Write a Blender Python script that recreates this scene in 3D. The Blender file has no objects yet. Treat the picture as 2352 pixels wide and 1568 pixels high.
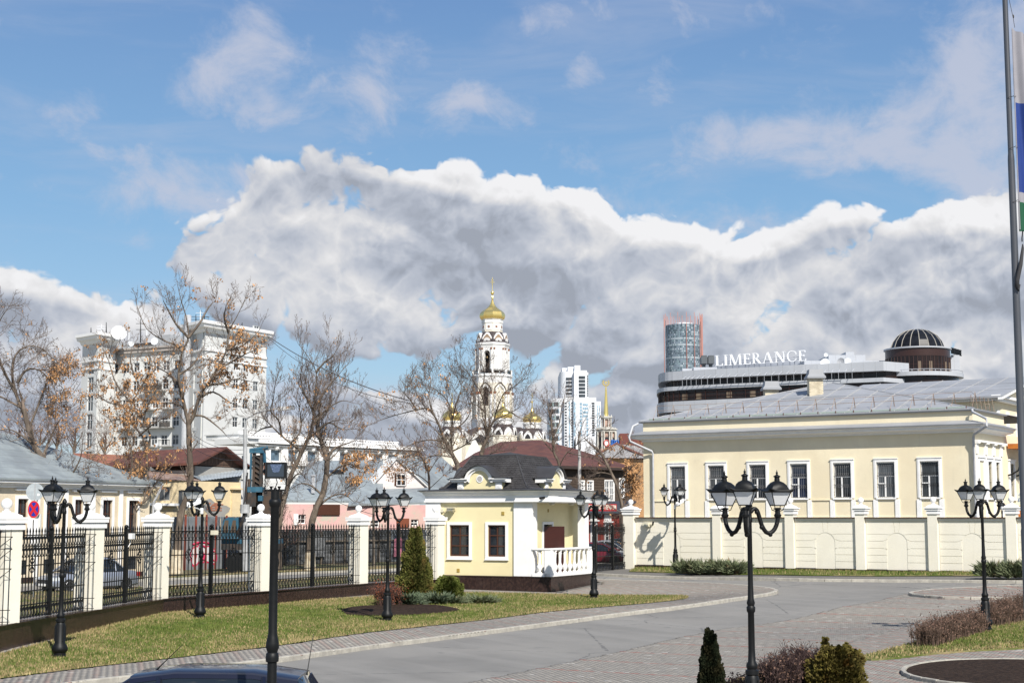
import bpy,bmesh,math,random
import numpy as np
from mathutils import Vector,Matrix
from mathutils.geometry import delaunay_2d_cdt
R = math.radians
rng = random.Random(7)
nrs = np.random.RandomState(5)
S = bpy.context.scene
COL = S.collection
# ------------------------------------------------------------------ camera,light,sky
CAMH,FPX,CX,CY = 3.55,3500.0,1176.0,784.0
TH = math.atan(403 / 3500)
cd = bpy.data.cameras.new('camera')
cam = bpy.data.objects.new('camera', cd)
COL.objects.link(cam)
S.camera = cam
cam.location = (0,0,CAMH)
cam.rotation_euler = (R(90) + TH,0,0)
cd.sensor_width = 36
cd.lens = FPX / 2352 * 36
cd.clip_start = 0.5
cd.clip_end = 9000
S.view_settings.view_transform = 'Standard'
S.view_settings.look = 'None'
S.view_settings.gamma = 1
S.view_settings.use_curve_mapping = False
S.view_settings.exposure = 0.30
S.cycles.max_bounces = 5
S.cycles.diffuse_bounces = 2
S.cycles.glossy_bounces = 3
S.cycles.transparent_max_bounces = 6
S.cycles.caustics_reflective = False
S.cycles.caustics_refractive = False
SUN_EL,SUN_AZ = R(42),R(180 - 21)      # compass from +Y,clockwise: behind the camera,to its right
sl = bpy.data.lights.new('sun', 'SUN')
sun = bpy.data.objects.new('sun', sl)
COL.objects.link(sun)
sl.energy = 4.9
sl.angle = R(0.53)
sl.color = (1.0,0.95,0.87)
sd = Vector((math.sin(SUN_AZ) * math.cos(SUN_EL),math.cos(SUN_AZ) * math.cos(SUN_EL),math.sin(SUN_EL)))
sun.rotation_euler = sd.to_track_quat('Z', 'Y').to_euler()
sun.location = sd * 60
def ray(px,py):
 a,b = px - CX,CY - py
 return a,FPX * math.cos(TH) - b * math.sin(TH),FPX * math.sin(TH) + b * math.cos(TH)
def P(px,py,d):
 r = ray(px,py)
 k = d / r[1]
 return Vector((r[0] * k,d,CAMH + r[2] * k))
# ---- node helper
class NT:
 def __init__(s,tree):
  s.t = tree
  s.t.nodes.clear()
 def n(s,kind,**kw):
  nd = s.t.nodes.new(kind)
  for k,v in kw.items():
   setattr(nd,k,v)
  return nd
 def put(s,sock,v):
  if isinstance(v,bpy.types.NodeSocket):
   s.t.links.new(v,sock)
  else:
   sock.default_value = v
 def m(s,op,a,b=0.0,c=0.0,clamp=False):
  nd = s.n('ShaderNodeMath', operation=op, use_clamp=clamp)
  s.put(nd.inputs[0],a)
  s.put(nd.inputs[1],b)
  s.put(nd.inputs[2],c)
  return nd.outputs[0]
 def v(s,op,a,b=(0,0,0)):
  nd = s.n('ShaderNodeVectorMath', operation=op)
  s.put(nd.inputs[0],a)
  s.put(nd.inputs[1],b)
  return nd.outputs['Value'] if op in ('LENGTH', 'DOT_PRODUCT') else nd.outputs[0]
 def mix(s, f, a, b, mode='MIX'):
  nd = s.n('ShaderNodeMix', data_type='RGBA', blend_type=mode)
  s.put(nd.inputs[0],f)
  s.put(nd.inputs[6],a if isinstance(a,bpy.types.NodeSocket) else tuple(a)[:3] + (1,))
  s.put(nd.inputs[7],b if isinstance(b,bpy.types.NodeSocket) else tuple(b)[:3] + (1,))
  return nd.outputs[2]
 def noise(s,vec,scale,detail=3,rough=.5,dist=0.0):
  nd = s.n('ShaderNodeTexNoise')
  s.put(nd.inputs['Vector'], vec)
  nd.inputs['Scale'].default_value = scale
  nd.inputs['Detail'].default_value = detail
  nd.inputs['Roughness'].default_value = rough
  nd.inputs['Distortion'].default_value = dist
  return nd.outputs[0]
 def rng(s,v,a,b,c=0.0,d=1.0,smooth=True):
  nd = s.n('ShaderNodeMapRange', interpolation_type='SMOOTHSTEP' if smooth else 'LINEAR')
  s.put(nd.inputs[0],v)
  for i,x in enumerate((a,b,c,d)):
   nd.inputs[i + 1].default_value = x
  return nd.outputs[0]
w = bpy.data.worlds.new('World')
S.world = w
w.use_nodes = True
T = NT(w.node_tree)
tc = T.n('ShaderNodeTexCoord').outputs['Generated']
sx = T.n('ShaderNodeSeparateXYZ')
T.put(sx.inputs[0],tc)
az = T.m('ARCTAN2', sx.outputs[0], sx.outputs[1])
el = T.m('ARCSINE', sx.outputs[2])
cb = T.n('ShaderNodeCombineXYZ')
T.put(cb.inputs[0],az)
T.put(cb.inputs[1],el)
ae = cb.outputs[0]
def azel(px,py):
 r = Vector(ray(px,py)).normalized()
 return math.atan2(r.x,r.y),math.asin(r.z)
PXA = 1 / 3500.0
# cumulus masses: centre and radii in photo pixels (turned into sky angles),weight
CUM = [(690,425,110,95,1.1),(820,470,190,115,1.2),(930,480,120,80,.8),(560,555,165,100,1.3),(475,575,60,60,.9),
  (660,640,220,120,1.3),(1010,560,280,130,1.4),(1240,540,210,110,1.3),(1310,555,115,95,1.0),(860,680,300,85,1.2),
  (1240,665,310,95,1.2),(860,795,170,52,1.0),(1040,600,500,170,.7),
  (20,730,200,95,1.3),(200,765,200,85,1.2),(300,830,170,90,.9),(100,900,500,110,1.05),(-250,760,300,140,1.2),
  (1575,610,85,80,1.4),(1700,690,230,110,1.3),(1945,545,95,65,1.7),(1830,620,120,60,.9),(2020,650,280,125,1.4),(2210,590,150,95,1.0),
  (2330,660,230,160,1.3),(1900,760,480,100,1.2),(1500,700,220,120,1.0),(2250,800,400,110,1.2),(1440,780,170,70,.9),(2600,700,300,200,1.2),
  (825,915,80,50,1.3),(1000,975,330,60,1.1),(1270,885,70,48,1.3),(1460,925,130,60,1.2),(700,1000,300,50,.7),(1600,1000,700,70,.8)]
VEIL = [(450,425,190,75,1.0),(300,350,130,45,.6),(230,470,90,60,.5),(320,560,60,30,.6),(560,70,115,75,1.0),(470,180,85,70,.9),(640,190,150,90,.7),(590,250,60,60,.7),
  (860,190,80,85,1.0),(960,130,90,60,.7),(1050,235,130,50,1.0),(1335,165,62,48,.95),(1500,185,55,70,.8),(1190,260,60,50,.5),(150,265,90,40,.5),
  (1450,40,330,70,.7),(2000,290,420,120,.75),(2300,130,170,240,1.1),(2330,420,170,220,1.0),(1750,340,450,70,.6),(1650,520,200,60,.55),(1430,470,100,60,.6),(60,410,250,30,.4),(250,930,500,70,1.1),(700,905,250,60,.9),(1150,960,500,55,1.1),(1700,960,500,60,1.1),(540,440,120,70,.8),(1180,900,140,40,.5),(900,300,200,40,.3)]
def blobs(vec,lst):
 tot = None
 for px,py,rx,ry,wt in lst:
  a,e = azel(px,py)
  d = T.v('SUBTRACT', vec, (a, e, 0))
  d = T.v('MULTIPLY', d, (1 / (rx * PXA), 1 / (ry * PXA), 0))
  q = T.v('DOT_PRODUCT', d, d)
  g = T.m('EXPONENT', T.m('MULTIPLY', q, -1.1))
  g = T.m('MULTIPLY', g, wt)
  tot = g if tot is None else T.m('ADD', tot, g)
 return tot
# far from the view: the same kind of broken cumulus,from noise alone
outside = T.m('MAXIMUM', T.rng(T.m('ABSOLUTE', az), 0.42, 0.62), T.rng(el, 0.36, 0.6))
outn = T.m('MULTIPLY', T.rng(T.noise(T.v('MULTIPLY', tc, (1, 1, 1.8)), 2.3, 2, .5), .48, .66), T.m('MULTIPLY', outside, 1.2))
def dens(off):
 vec = T.v('ADD', ae, (off[0], off[1], 0)) if off else ae
 s = T.m('ADD', T.m('MINIMUM', blobs(vec, CUM), 1.28), outn)
 w_ = T.n('ShaderNodeTexNoise')
 T.put(w_.inputs['Vector'], vec)
 w_.inputs['Scale'].default_value = 20
 w_.inputs['Detail'].default_value = 4
 wv = T.v('ADD', vec, T.v('MULTIPLY', T.v('SUBTRACT', w_.outputs[1], (.5, .5, .5)), (.03, .03, .03)))
 bill = None
 for sc_,am,dt in ((8,1.5,0),(19,1.1,0),(41,.62,1),(95,.36,2)):
  q = T.noise(T.v('ADD', T.v('MULTIPLY', wv, (1, 1.1, 1)), (sc_ * .37, sc_ * .11, 0)), sc_, dt, .5)
  q = T.m('MULTIPLY', T.m('SUBTRACT', T.m('ABSOLUTE', T.m('SUBTRACT', q, .5)), .10), am * 3.2)
  bill = q if bill is None else T.m('ADD', bill, q)
 f0 = T.noise(T.v('MULTIPLY', T.v('ADD', vec, (2.2, 4.7, 0)), (1, 1.3, 1)), 9, 3, .5)
 return s, T.m('MULTIPLY', T.m('ADD', bill, T.m('MULTIPLY', T.m('SUBTRACT', f0, .5), .9)), T.rng(s, .05, .6, .25, .78))
S0,N0 = dens(None)
S1,N1 = dens((0.003,0.008))
D0 = T.m('ADD', S0, N0)
alpha = T.rng(D0,.44,.70)
lit = T.m('ADD', T.m('MULTIPLY', T.m('SUBTRACT', S0, S1), .7), T.m('MULTIPLY', T.m('SUBTRACT', N0, N1), .42))
big = T.noise(T.v('ADD', T.v('MULTIPLY', ae, (1, 1.6, 1)), (5, 2, 0)), 7.5, 3, .4)
thick = T.rng(D0,.55,1.5)
S2 = T.m('MINIMUM', blobs(T.v('ADD', ae, (0.012, 0.045, 0)), CUM), 1.5)
S3 = T.m('MINIMUM', blobs(ae, CUM), 1.5)
top = T.m('SUBTRACT', S3, S2)
br = T.m('ADD', .56, T.m('MULTIPLY', lit, .7))
br = T.m('ADD', br, T.m('MULTIPLY', T.m('MAXIMUM', T.m('MINIMUM', top, .35), -.7), .20))
br = T.m('SUBTRACT', br, T.m('MULTIPLY', thick, .12))
br = T.m('ADD', br, T.m('MULTIPLY', T.m('SUBTRACT', big, .5), .95))
br = T.m('MINIMUM', T.m('MAXIMUM', br, .36), .82)
ccol = T.mix(T.rng(br,.40,.74),(.90,.985,1.16),(1.0,1.0,1.02))
sc = T.n('ShaderNodeVectorMath', operation='SCALE')
T.put(sc.inputs[0],ccol)
T.put(sc.inputs[3], T.m('MULTIPLY', br, 10.6))
sky = T.n('ShaderNodeTexSky', sky_type='NISHITA')
sky.sun_disc = False
sky.sun_elevation = SUN_EL
sky.sun_rotation = SUN_AZ
sky.altitude = 250
sky.air_density = 1.0
sky.dust_density = .6
sky.ozone_density = 1.3
skyc = T.v('MULTIPLY', sky.outputs[0], (1.2, 1.15, 1.10))
# thin spring haze: pale towards the horizon,deeper overhead
cr = T.n('ShaderNodeValToRGB')
T.put(cr.inputs[0], T.m('DIVIDE', el, 1.2))
stops = [(0.0,(4.2,5.9,7.3)),(.05,(3.8,5.9,7.6)),(.09,(3.0,5.3,7.7)),(.165,(2.1,4.35,7.2)),(.28,(1.45,3.0,6.0)),(.6,(.9,2.0,4.6))]
while len(cr.color_ramp.elements) < len(stops):
 cr.color_ramp.elements.new(.5)
for e_,(p_,c_) in zip(cr.color_ramp.elements,stops):
 e_.position = p_
 e_.color = c_ + (1,)
skyc = T.mix(.72,skyc,cr.outputs[0])
vd = T.m('ADD', T.m('ADD', T.m('MINIMUM', blobs(ae, VEIL), 1.1), T.m('MULTIPLY', outn, .6)),
   T.m('MULTIPLY', T.m('SUBTRACT', T.noise(T.v('MULTIPLY', ae, (1, 1.3, 1)), 19, 9, .64, .35), .5), 3.0))
veil = T.m('MULTIPLY', T.rng(vd, .26, 1.4), .80)
cirrus = T.m('MULTIPLY', T.rng(T.noise(T.v('MULTIPLY', ae, (1, 5, 1)), 5, 7, .6, .6), .42, .85), .42)
veil = T.m('MAXIMUM', veil, cirrus)
vcol = (5.5,5.8,6.9)
c = T.mix(veil,skyc,vcol)
c = T.mix(alpha,c,sc.outputs[0])
bg = T.n('ShaderNodeBackground')
T.put(bg.inputs[0],c)
bg.inputs[1].default_value = 0.083
T.put(T.n('ShaderNodeOutputWorld').inputs[0], bg.outputs[0])
w.cycles.sampling_method = 'MANUAL'
w.cycles.sample_map_resolution = 512
# ------------------------------------------------------------------ terrain height (kerb-foot level)
GC = np.array([(-11.3,38.7,-.1),(-4.2,52,-.08),(3.4,64,.05),(-10.2,50.5,.15),(-13.3,41,.1),(-12.2,53,.22),(-6.3,64,.2),(.3,69,.22),
    (8.5,80,.72),(24,71.6,.86),(14.1,46,.1),(4.3,27.6,-.1),(-10,20,-.1),(10,20,-.1),(0,40,-.1),(8,50,-.02),(12,60,.3),(17,62,.4),
    (-20,75,.2),(-30,60,.15),(-6,95,.25),(10,105,.5),(40,80,.9),(30,110,.8),(-40,100,.2),(0,200,.3),(120,200,.3),(-120,200,.3),(0,500,.3),(25,50,.3),(30,30,.1),(5,10,-.1),(-20,30,0),(5,72,.35),(15,75,.75)])
def gzn(X,Y):
 X = np.asarray(X,float)
 Y = np.asarray(Y,float)
 d2 = (X[...,None] - GC[:,0])**2 + (Y[...,None] - GC[:,1])**2 + 14
 wt = 1 / d2**2
 return (wt * GC[:,2]).sum(-1) / wt.sum(-1)
def gz(x,y):
 return float(gzn(np.array([x]),np.array([y]))[0])
def G(px,py,h=0.0):
 r = ray(px,py)
 z = 0.2
 for _ in range(30):
  k = (z + h - CAMH) / r[2] if r[2] < -1 else 90 / r[1]
  x,y = r[0] * k,r[1] * k
  z = .5 * z + .5 * gz(x,y)
 return (x,y)
# ------------------------------------------------------------------ objects and mesh helpers
ORI = {}
def tag(o,label=None,cat=None,group=None,kind=None):
 if label: o['label'] = label
 if cat: o['category'] = cat
 if group: o['group'] = group
 if kind: o['kind'] = kind
 return o
def thing(name,label,cat,loc=(0,0,0),group=None,rz=0.0):
 o = bpy.data.objects.new(name,None)
 o.empty_display_size = .3
 COL.objects.link(o)
 o.location = loc
 o.rotation_euler = (0,0,rz)
 ORI[o] = Vector(loc)
 return tag(o,label,cat,group)
def link(name,me,parent=None,loc=None,rot=None,scale=None):
 """place mesh data; loc is a world place when given (the parent is not rotated)"""
 o = bpy.data.objects.new(name,me)
 COL.objects.link(o)
 po = ORI[parent] if parent is not None else Vector((0,0,0))
 if parent is not None:
  o.parent = parent
 if loc is not None:
  o.location = Vector(loc) - po
  ORI[o] = Vector(loc)
 else:
  ORI[o] = po
 if rot is not None:
  o.rotation_euler = rot if hasattr(rot, '__len__') else (0, 0, rot)
 if scale is not None:
  o.scale = scale
 return o
def copy_tree(o,parent=None):
 c = o.copy()
 COL.objects.link(c)
 if parent is not None:
  c.parent = parent
 for ch in o.children:
  copy_tree(ch,c)
 return c
class Frame:
 """vertical plane: O(x,y), s runs along u, n points out of it"""
 def __init__(s,o,e):
  s.o = Vector((o[0],o[1]))
  e = Vector((e[0],e[1]))
  s.L = (e - s.o).length
  s.u = (e - s.o) / s.L
  s.n = Vector((s.u.y,-s.u.x))
  s.rz = math.atan2(s.u.y,s.u.x)
 def pt(f,s,z,n=0.0):
  p = f.o + f.u * s + f.n * n
  return Vector((p.x,p.y,z))
 def hit(f,px,py,n=0.0):
  r = ray(px,py)
  d = Vector((r[0],r[1]))
  k = ((f.o + f.n * n).dot(f.n)) / d.dot(f.n)
  p = d * k
  return (p - f.o).dot(f.u),CAMH + r[2] * k
 def s_at(f,px,n=0.0):
  return f.hit(px,1100,n)[0]
 def z_at(f,px,py,n=0.0):
  return f.hit(px,py,n)[1]
 def shift(f,n):
  q = f.n * n
  return Frame(f.o + q,f.o + q + f.u * f.L)
 def side(f,s,length):
  """frame of the wall that runs back from s at the right-hand end"""
  a = f.o + f.u * s
  return Frame(a,a - f.n * length)
 def lside(f,s,length):
  """the wall that runs back at the left-hand end (its s runs from the back to the corner)"""
  a = f.o + f.u * s
  return Frame(a - f.n * length,a)
LOC = Frame((0,0),(1,0))
class MB:
 def __init__(s):
  s.v,s.f,s.mi,s.cur = [],[],[],0
 def add(s,vs,fs):
  b = len(s.v)
  s.v += [tuple(p) for p in vs]
  s.f += [tuple(i + b for i in f) for f in fs]
  s.mi += [s.cur] * len(fs)
  return s
 def mat(s,i):
  s.cur = i
  return s
 def hexa(s,p):
  return s.add(p,[(0,3,2,1),(4,5,6,7),(0,1,5,4),(1,2,6,5),(2,3,7,6),(3,0,4,7)])
 def box(s,f,s0,s1,z0,z1,n0,n1):
  return s.hexa([f.pt(a,z,n) for z in (z0,z1) for a,n in ((s0,n1),(s1,n1),(s1,n0),(s0,n0))])
 def abox(s,x0,x1,y0,y1,z0,z1):
  return s.hexa([(x,y,z) for z in (z0,z1) for x,y in ((x0,y0),(x1,y0),(x1,y1),(x0,y1))])
 def obox(s,c,d,r,l,w_,h):
  """box of length l along direction d"""
  c,d = Vector(c),Vector(d).normalized()
  r = Vector(r).normalized()
  t = d.cross(r).normalized()
  return s.hexa([c + d * a * l / 2 + r * b * w_ / 2 + t * q * h / 2 for q in (-1,1) for a,b in ((-1,-1),(1,-1),(1,1),(-1,1))])
 def prism(s,f,poly,n0,n1):
  k = len(poly)
  vs = [f.pt(a,z,n1) for a,z in poly] + [f.pt(a,z,n0) for a,z in poly]
  return s.add(vs,[tuple(range(k)),tuple(range(2 * k - 1,k - 1,-1))] + [(i,i + k,(i + 1) % k + k,(i + 1) % k) for i in range(k)])
 def plan(s,poly,z0,z1):
  k = len(poly)
  vs = [(p[0],p[1],z0) for p in poly] + [(p[0],p[1],z1) for p in poly]
  return s.add(vs,[tuple(range(k - 1,-1,-1)),tuple(range(k,2 * k))] + [(i,(i + 1) % k,(i + 1) % k + k,i + k) for i in range(k)])
 def loft(s,rings,closed=True,cap=True):
  k = len(rings[0])
  vs = [p for r in rings for p in r]
  fs = []
  for j in range(len(rings) - 1):
   for i in range(k if closed else k - 1):
    a,b = j * k + i,j * k + (i + 1) % k
    fs.append((a,b,b + k,a + k))
  if cap and closed:
   fs.append(tuple(range(k - 1,-1,-1)))
   fs.append(tuple(range((len(rings) - 1) * k,len(rings) * k)))
  return s.add(vs,fs)
 def lathe(s,x,y,prof,seg=16,a0=0.0,cap=True):
  rings = [[(x + r * math.cos(a0 + 2 * math.pi * i / seg),y + r * math.sin(a0 + 2 * math.pi * i / seg),z) for i in range(seg)] for r,z in prof]
  return s.loft(rings,True,cap)
 def tube(s,path,r,sides=6,cap=True,rads=None):
  path = [Vector(p) for p in path]
  rings = []
  up = None
  for i,p in enumerate(path):
   d = (path[min(i + 1,len(path) - 1)] - path[max(i - 1,0)])
   d = d.normalized() if d.length > 1e-9 else Vector((0,0,1))
   if up is None:
    up = Vector((0,0,1)) if abs(d.z) < .9 else Vector((1,0,0))
   a = d.cross(up)
   if a.length < 1e-4:
    a = d.orthogonal()
   a.normalize()
   b = a.cross(d).normalized()
   up = b
   rr = rads[i] if rads else r
   rings.append([p + (a * math.cos(2 * math.pi * q / sides) + b * math.sin(2 * math.pi * q / sides)) * rr for q in range(sides)])
  return s.loft(rings,True,cap)
 def ball(s,c,r,seg=12,rings=8,sz=1.0):
  pr = [(max(r * math.sin(math.pi * i / rings),.0006),c[2] - r * sz * math.cos(math.pi * i / rings)) for i in range(rings + 1)]
  return s.lathe(c[0],c[1],pr,seg)
 def quad(s,a,b,c,d):
  return s.add([a,b,c,d],[(0,1,2,3)])
 def poly(s,pts):
  return s.add(pts,[tuple(range(len(pts)))])
 def mesh(s,name,mats,off=(0,0,0),smooth=None,fix=True):
  me = bpy.data.meshes.new(name)
  ox,oy,oz = off
  me.from_pydata([(p[0] - ox,p[1] - oy,p[2] - oz) for p in s.v],[],s.f)
  if not isinstance(mats,(list,tuple)):
   mats = [mats]
  for m_ in mats:
   me.materials.append(m_)
  if len(mats) > 1:
   me.polygons.foreach_set('material_index', s.mi)
  if fix:
   bm = bmesh.new()
   bm.from_mesh(me)
   bmesh.ops.recalc_face_normals(bm,faces=bm.faces)
   bm.to_mesh(me)
   bm.free()
  if smooth:
   me.polygons.foreach_set('use_smooth', [True] * len(me.polygons))
   me.set_sharp_from_angle(angle=R(smooth))
  me.update()
  return me
 def build(s,name,mats,parent=None,smooth=None,fix=True):
  if not s.f:
   return None
  return link(name,s.mesh(name,mats,ORI[parent] if parent is not None else (0,0,0),smooth,fix),parent)
def npmesh(name,V,Fc,mats,parent=None,attrs=None,mi=None,smooth=False):
 """V (N,3), Fc (M,k) integer array, k constant"""
 V = np.asarray(V,np.float32)
 Fc = np.asarray(Fc,np.int32)
 if parent is not None:
  V = V - np.array(ORI[parent],np.float32)
 me = bpy.data.meshes.new(name)
 me.vertices.add(len(V))
 me.vertices.foreach_set('co', V.ravel())
 M_,k = Fc.shape
 me.loops.add(M_ * k)
 me.loops.foreach_set('vertex_index', Fc.ravel())
 me.polygons.add(M_)
 me.polygons.foreach_set('loop_start', np.arange(M_, dtype=np.int32) * k)
 me.polygons.foreach_set('loop_total', np.full(M_, k, np.int32))
 if not isinstance(mats,(list,tuple)):
  mats = [mats]
 for m_ in mats:
  me.materials.append(m_)
 if mi is not None:
  me.polygons.foreach_set('material_index', np.asarray(mi, np.int32))
 if smooth:
  me.polygons.foreach_set('use_smooth', np.ones(M_, bool))
 me.update(calc_edges=True)
 for an,(dom,arr) in (attrs or {}).items():
  a = me.attributes.new(an, 'FLOAT', dom)
  a.data.foreach_set('value', np.asarray(arr, np.float32))
 return link(name,me,parent)
def inpoly(X,Y,poly):
 X,Y = np.asarray(X),np.asarray(Y)
 ins = np.zeros(X.shape,bool)
 n = len(poly)
 for i in range(n):
  x0,y0 = poly[i][:2]
  x1,y1 = poly[(i + 1) % n][:2]
  c_ = ((y0 > Y) != (y1 > Y)) & (X < (x1 - x0) * (Y - y0) / ((y1 - y0) if y1 != y0 else 1e-9) + x0)
  ins ^= c_
 return ins
def sheet(name, poly, h, mat_, step=1.5, kind='structure', parent=None, edge=0.0, jit=0.0):
 """ground sheet that follows the terrain, inside a world polygon"""
 bp = []
 n = len(poly)
 for i in range(n):
  a,b = Vector(poly[i][:2]),Vector(poly[(i + 1) % n][:2])
  k = max(1,int((b - a).length / step))
  for j in range(k):
   q = a.lerp(b,j / k)
   if jit:
    q += Vector((rng.uniform(-jit,jit),rng.uniform(-jit,jit)))
   bp.append(q)
 xs,ys = [p.x for p in bp],[p.y for p in bp]
 gx,gy = np.meshgrid(np.arange(min(xs),max(xs),step),np.arange(min(ys),max(ys),step))
 ok = inpoly(gx,gy,bp)
 pts = bp + [Vector((float(a),float(b))) for a,b in zip(gx[ok],gy[ok])]
 k = len(bp)
 r = delaunay_2d_cdt(pts,[],[list(range(k))],1,1e-4)
 vs,fs = r[0],r[2]
 A = np.array([(p.x,p.y) for p in vs])
 Z = gzn(A[:,0],A[:,1]) + h
 mb = MB()
 mb.v = [(A[i,0],A[i,1],float(Z[i])) for i in range(len(A))]
 mb.f = [tuple(f) for f in fs]
 mb.mi = [0] * len(fs)
 if edge:
  for i in range(k):
   a,b = bp[i],bp[(i + 1) % k]
   za,zb = gz(a.x,a.y),gz(b.x,b.y)
   mb.add([(a.x,a.y,za + h),(b.x,b.y,zb + h),(b.x,b.y,zb + h - edge),(a.x,a.y,za + h - edge)],[(0,3,2,1)])
 o = mb.build(name,mat_,parent,fix=True)
 me = o.data
 # upward normals
 if sum(p.normal.z for p in me.polygons) < 0:
  me.flip_normals()
 if kind:
  o['kind'] = kind
 return o
# ------------------------------------------------------------------ materials
MAT = {}
def mat(name, col, rough=.7, metal=0.0, col2=None, scale=1.5, lo=.4, hi=.65, bump=0.0, bscale=30, spec=.4, var=.06, det=5, extra=None, space='world', stretch=(1, 1, 1), col3=None, scale3=.4, lo3=.5, hi3=.7, coat=0.0, emit=None, alpha=None, trans=None):
 if name in MAT:
  return MAT[name]
 m_ = bpy.data.materials.new(name)
 m_.use_nodes = True
 t = NT(m_.node_tree)
 b = t.n('ShaderNodeBsdfPrincipled')
 if space == 'world':
  vec = t.n('ShaderNodeNewGeometry').outputs['Position']
 else:
  vec = t.n('ShaderNodeTexCoord').outputs['Object']
 if stretch != (1,1,1):
  vec = t.v('MULTIPLY', vec, stretch)
 cc = tuple(col) + (1,)
 if var:
  nz = t.noise(vec,scale * 2.7,det,.6)
  lo_ = tuple(x * (1 - var) for x in col)
  hi_ = tuple(min(1,x * (1 + var)) for x in col)
  cc = t.mix(t.rng(nz,.3,.7),lo_,hi_)
 if col2:
  cc = t.mix(t.rng(t.noise(vec,scale,det,.6),lo,hi),cc,col2)
 if col3:
  cc = t.mix(t.rng(t.noise(vec,scale3,6,.65),lo3,hi3),cc,col3)
 if extra:
  cc = extra(t,vec,cc,b)
 t.put(b.inputs['Base Color'], cc)
 b.inputs['Roughness'].default_value = rough
 b.inputs['Metallic'].default_value = metal
 b.inputs['Specular IOR Level'].default_value = spec
 if coat:
  b.inputs['Coat Weight'].default_value = coat
  b.inputs['Coat Roughness'].default_value = .05
 if trans:
  b.inputs['Transmission Weight'].default_value = trans
 if bump:
  bn = t.n('ShaderNodeBump')
  bn.inputs['Strength'].default_value = 1.0
  bn.inputs['Distance'].default_value = bump
  t.put(bn.inputs['Height'], t.noise(vec, bscale, 4, .6))
  t.put(b.inputs['Normal'], bn.outputs[0])
 t.put(t.n('ShaderNodeOutputMaterial').inputs[0], b.outputs[0])
 MAT[name] = m_
 return m_
def seams(period,width,dark=.6,axis=0,ang=0.0):
 """standing seams / sheet joints: thin darker lines every `period` m"""
 def fn(t,vec,cc,b):
  sp = t.n('ShaderNodeSeparateXYZ')
  if ang:
   vr = t.n('ShaderNodeVectorRotate', rotation_type='Z_AXIS')
   t.put(vr.inputs[0],vec)
   vr.inputs['Angle'].default_value = ang
   vec = vr.outputs[0]
  t.put(sp.inputs[0],vec)
  q = t.m('FRACT', t.m('DIVIDE', sp.outputs[axis], period))
  k = t.m('LESS_THAN', q, width / period)
  return t.mix(k,cc,t.mix(.5,cc,(dark * .5,) * 3))
 return fn
def streaks(t,vec,cc,b):
 v = t.v('MULTIPLY', vec, (2.2, 2.2, .16))
 k = t.rng(t.noise(v,1.6,6,.7),.56,.80)
 v2 = t.noise(vec,.23,4,.6)
 return t.mix(t.m('MULTIPLY', k, .16), t.mix(t.rng(v2, .35, .7, 0, .22), cc, (.62, .58, .47)), (.40, .37, .30))
def roadwear(t,vec,cc,b):
 vr = t.n('ShaderNodeVectorRotate', rotation_type='Z_AXIS')
 t.put(vr.inputs[0],vec)
 vr.inputs['Angle'].default_value = 1.04
 v = t.v('MULTIPLY', vr.outputs[0], (.05, .9, 1))
 tr = t.rng(t.noise(v,1.1,4,.6,.5),.42,.68)
 c_ = t.mix(t.m('MULTIPLY', tr, .45), cc, (.285, .272, .25))
 st_ = t.rng(t.noise(vec,1.3,3,.5),.70,.76)
 c_ = t.mix(t.m('MULTIPLY', st_, .5), c_, (.10, .10, .098))
 vo = t.n('ShaderNodeTexVoronoi', feature='DISTANCE_TO_EDGE')
 t.put(vo.inputs['Vector'], t.v('ADD', vec, t.v('MULTIPLY', vec, (.0, .0, .0))))
 vo.inputs['Scale'].default_value = .16
 cr_ = t.m('MULTIPLY', t.m('LESS_THAN', t.m('ADD', vo.outputs['Distance'], t.m('MULTIPLY', t.m('SUBTRACT', t.noise(vec, 3, 5, .7), .5), .05)), .0035), .6)
 c_ = t.mix(cr_,c_,(.07,.07,.07))
 gr = t.noise(vec,60,2,.7)
 return t.mix(t.rng(gr,.35,.7,0,.30),c_,(.13,.13,.125))
cream = mat('cream_stucco', (.83, .735, .53), .85, col2=(.78, .68, .48), scale=.35, bump=.006, bscale=14, var=.04, col3=(.70, .61, .44), scale3=1.1, lo3=.62, hi3=.85, extra=streaks)
creamw = mat('cream_wall_paint', (.86, .815, .70), .8, col2=(.84, .79, .665), scale=.5, bump=.004, bscale=18, var=.03, extra=streaks)
yellow = mat('pale_yellow_paint', (.80, .71, .43), .8, col2=(.76, .67, .40), scale=.6, bump=.002, bscale=25, var=.02)
white = mat('white_paint', (.87, .86, .84), .6, col2=(.81, .80, .78), scale=1.3, lo=.5, hi=.8, var=.03, bump=.002, bscale=30)
white2 = mat('white_plaster', (.66, .665, .65), .8, col2=(.58, .585, .57), scale=.12, lo=.45, hi=.75, var=.03)
farwhite = mat('distant_white_cladding', (.76, .78, .80), .6, var=.02)
granite = mat('brown_granite', (.026, .0155, .0145), .25, col2=(.050, .029, .024), scale=9, var=.3, spec=.5, col3=(.065, .045, .04), scale3=.7, lo3=.58, hi3=.8)
iron = mat('black_cast_iron', (.006, .0065, .007), .5, spec=.28, var=.2, scale=8)
glassl = mat('frosted_lamp_glass', (.80, .83, .86), .4, var=.01)
_t = NT(glassl.node_tree)
_d, _tr, _mx = _t.n('ShaderNodeBsdfDiffuse'), _t.n('ShaderNodeBsdfTranslucent'), _t.n('ShaderNodeMixShader')
for _q in (_d,_tr):
 _q.inputs['Color'].default_value = (.96, .97, .98, 1)
_mx.inputs[0].default_value = .45
_t.put(_mx.inputs[1],_d.outputs[0])
_t.put(_mx.inputs[2],_tr.outputs[0])
_t.put(_t.n('ShaderNodeOutputMaterial').inputs[0], _mx.outputs[0])
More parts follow.
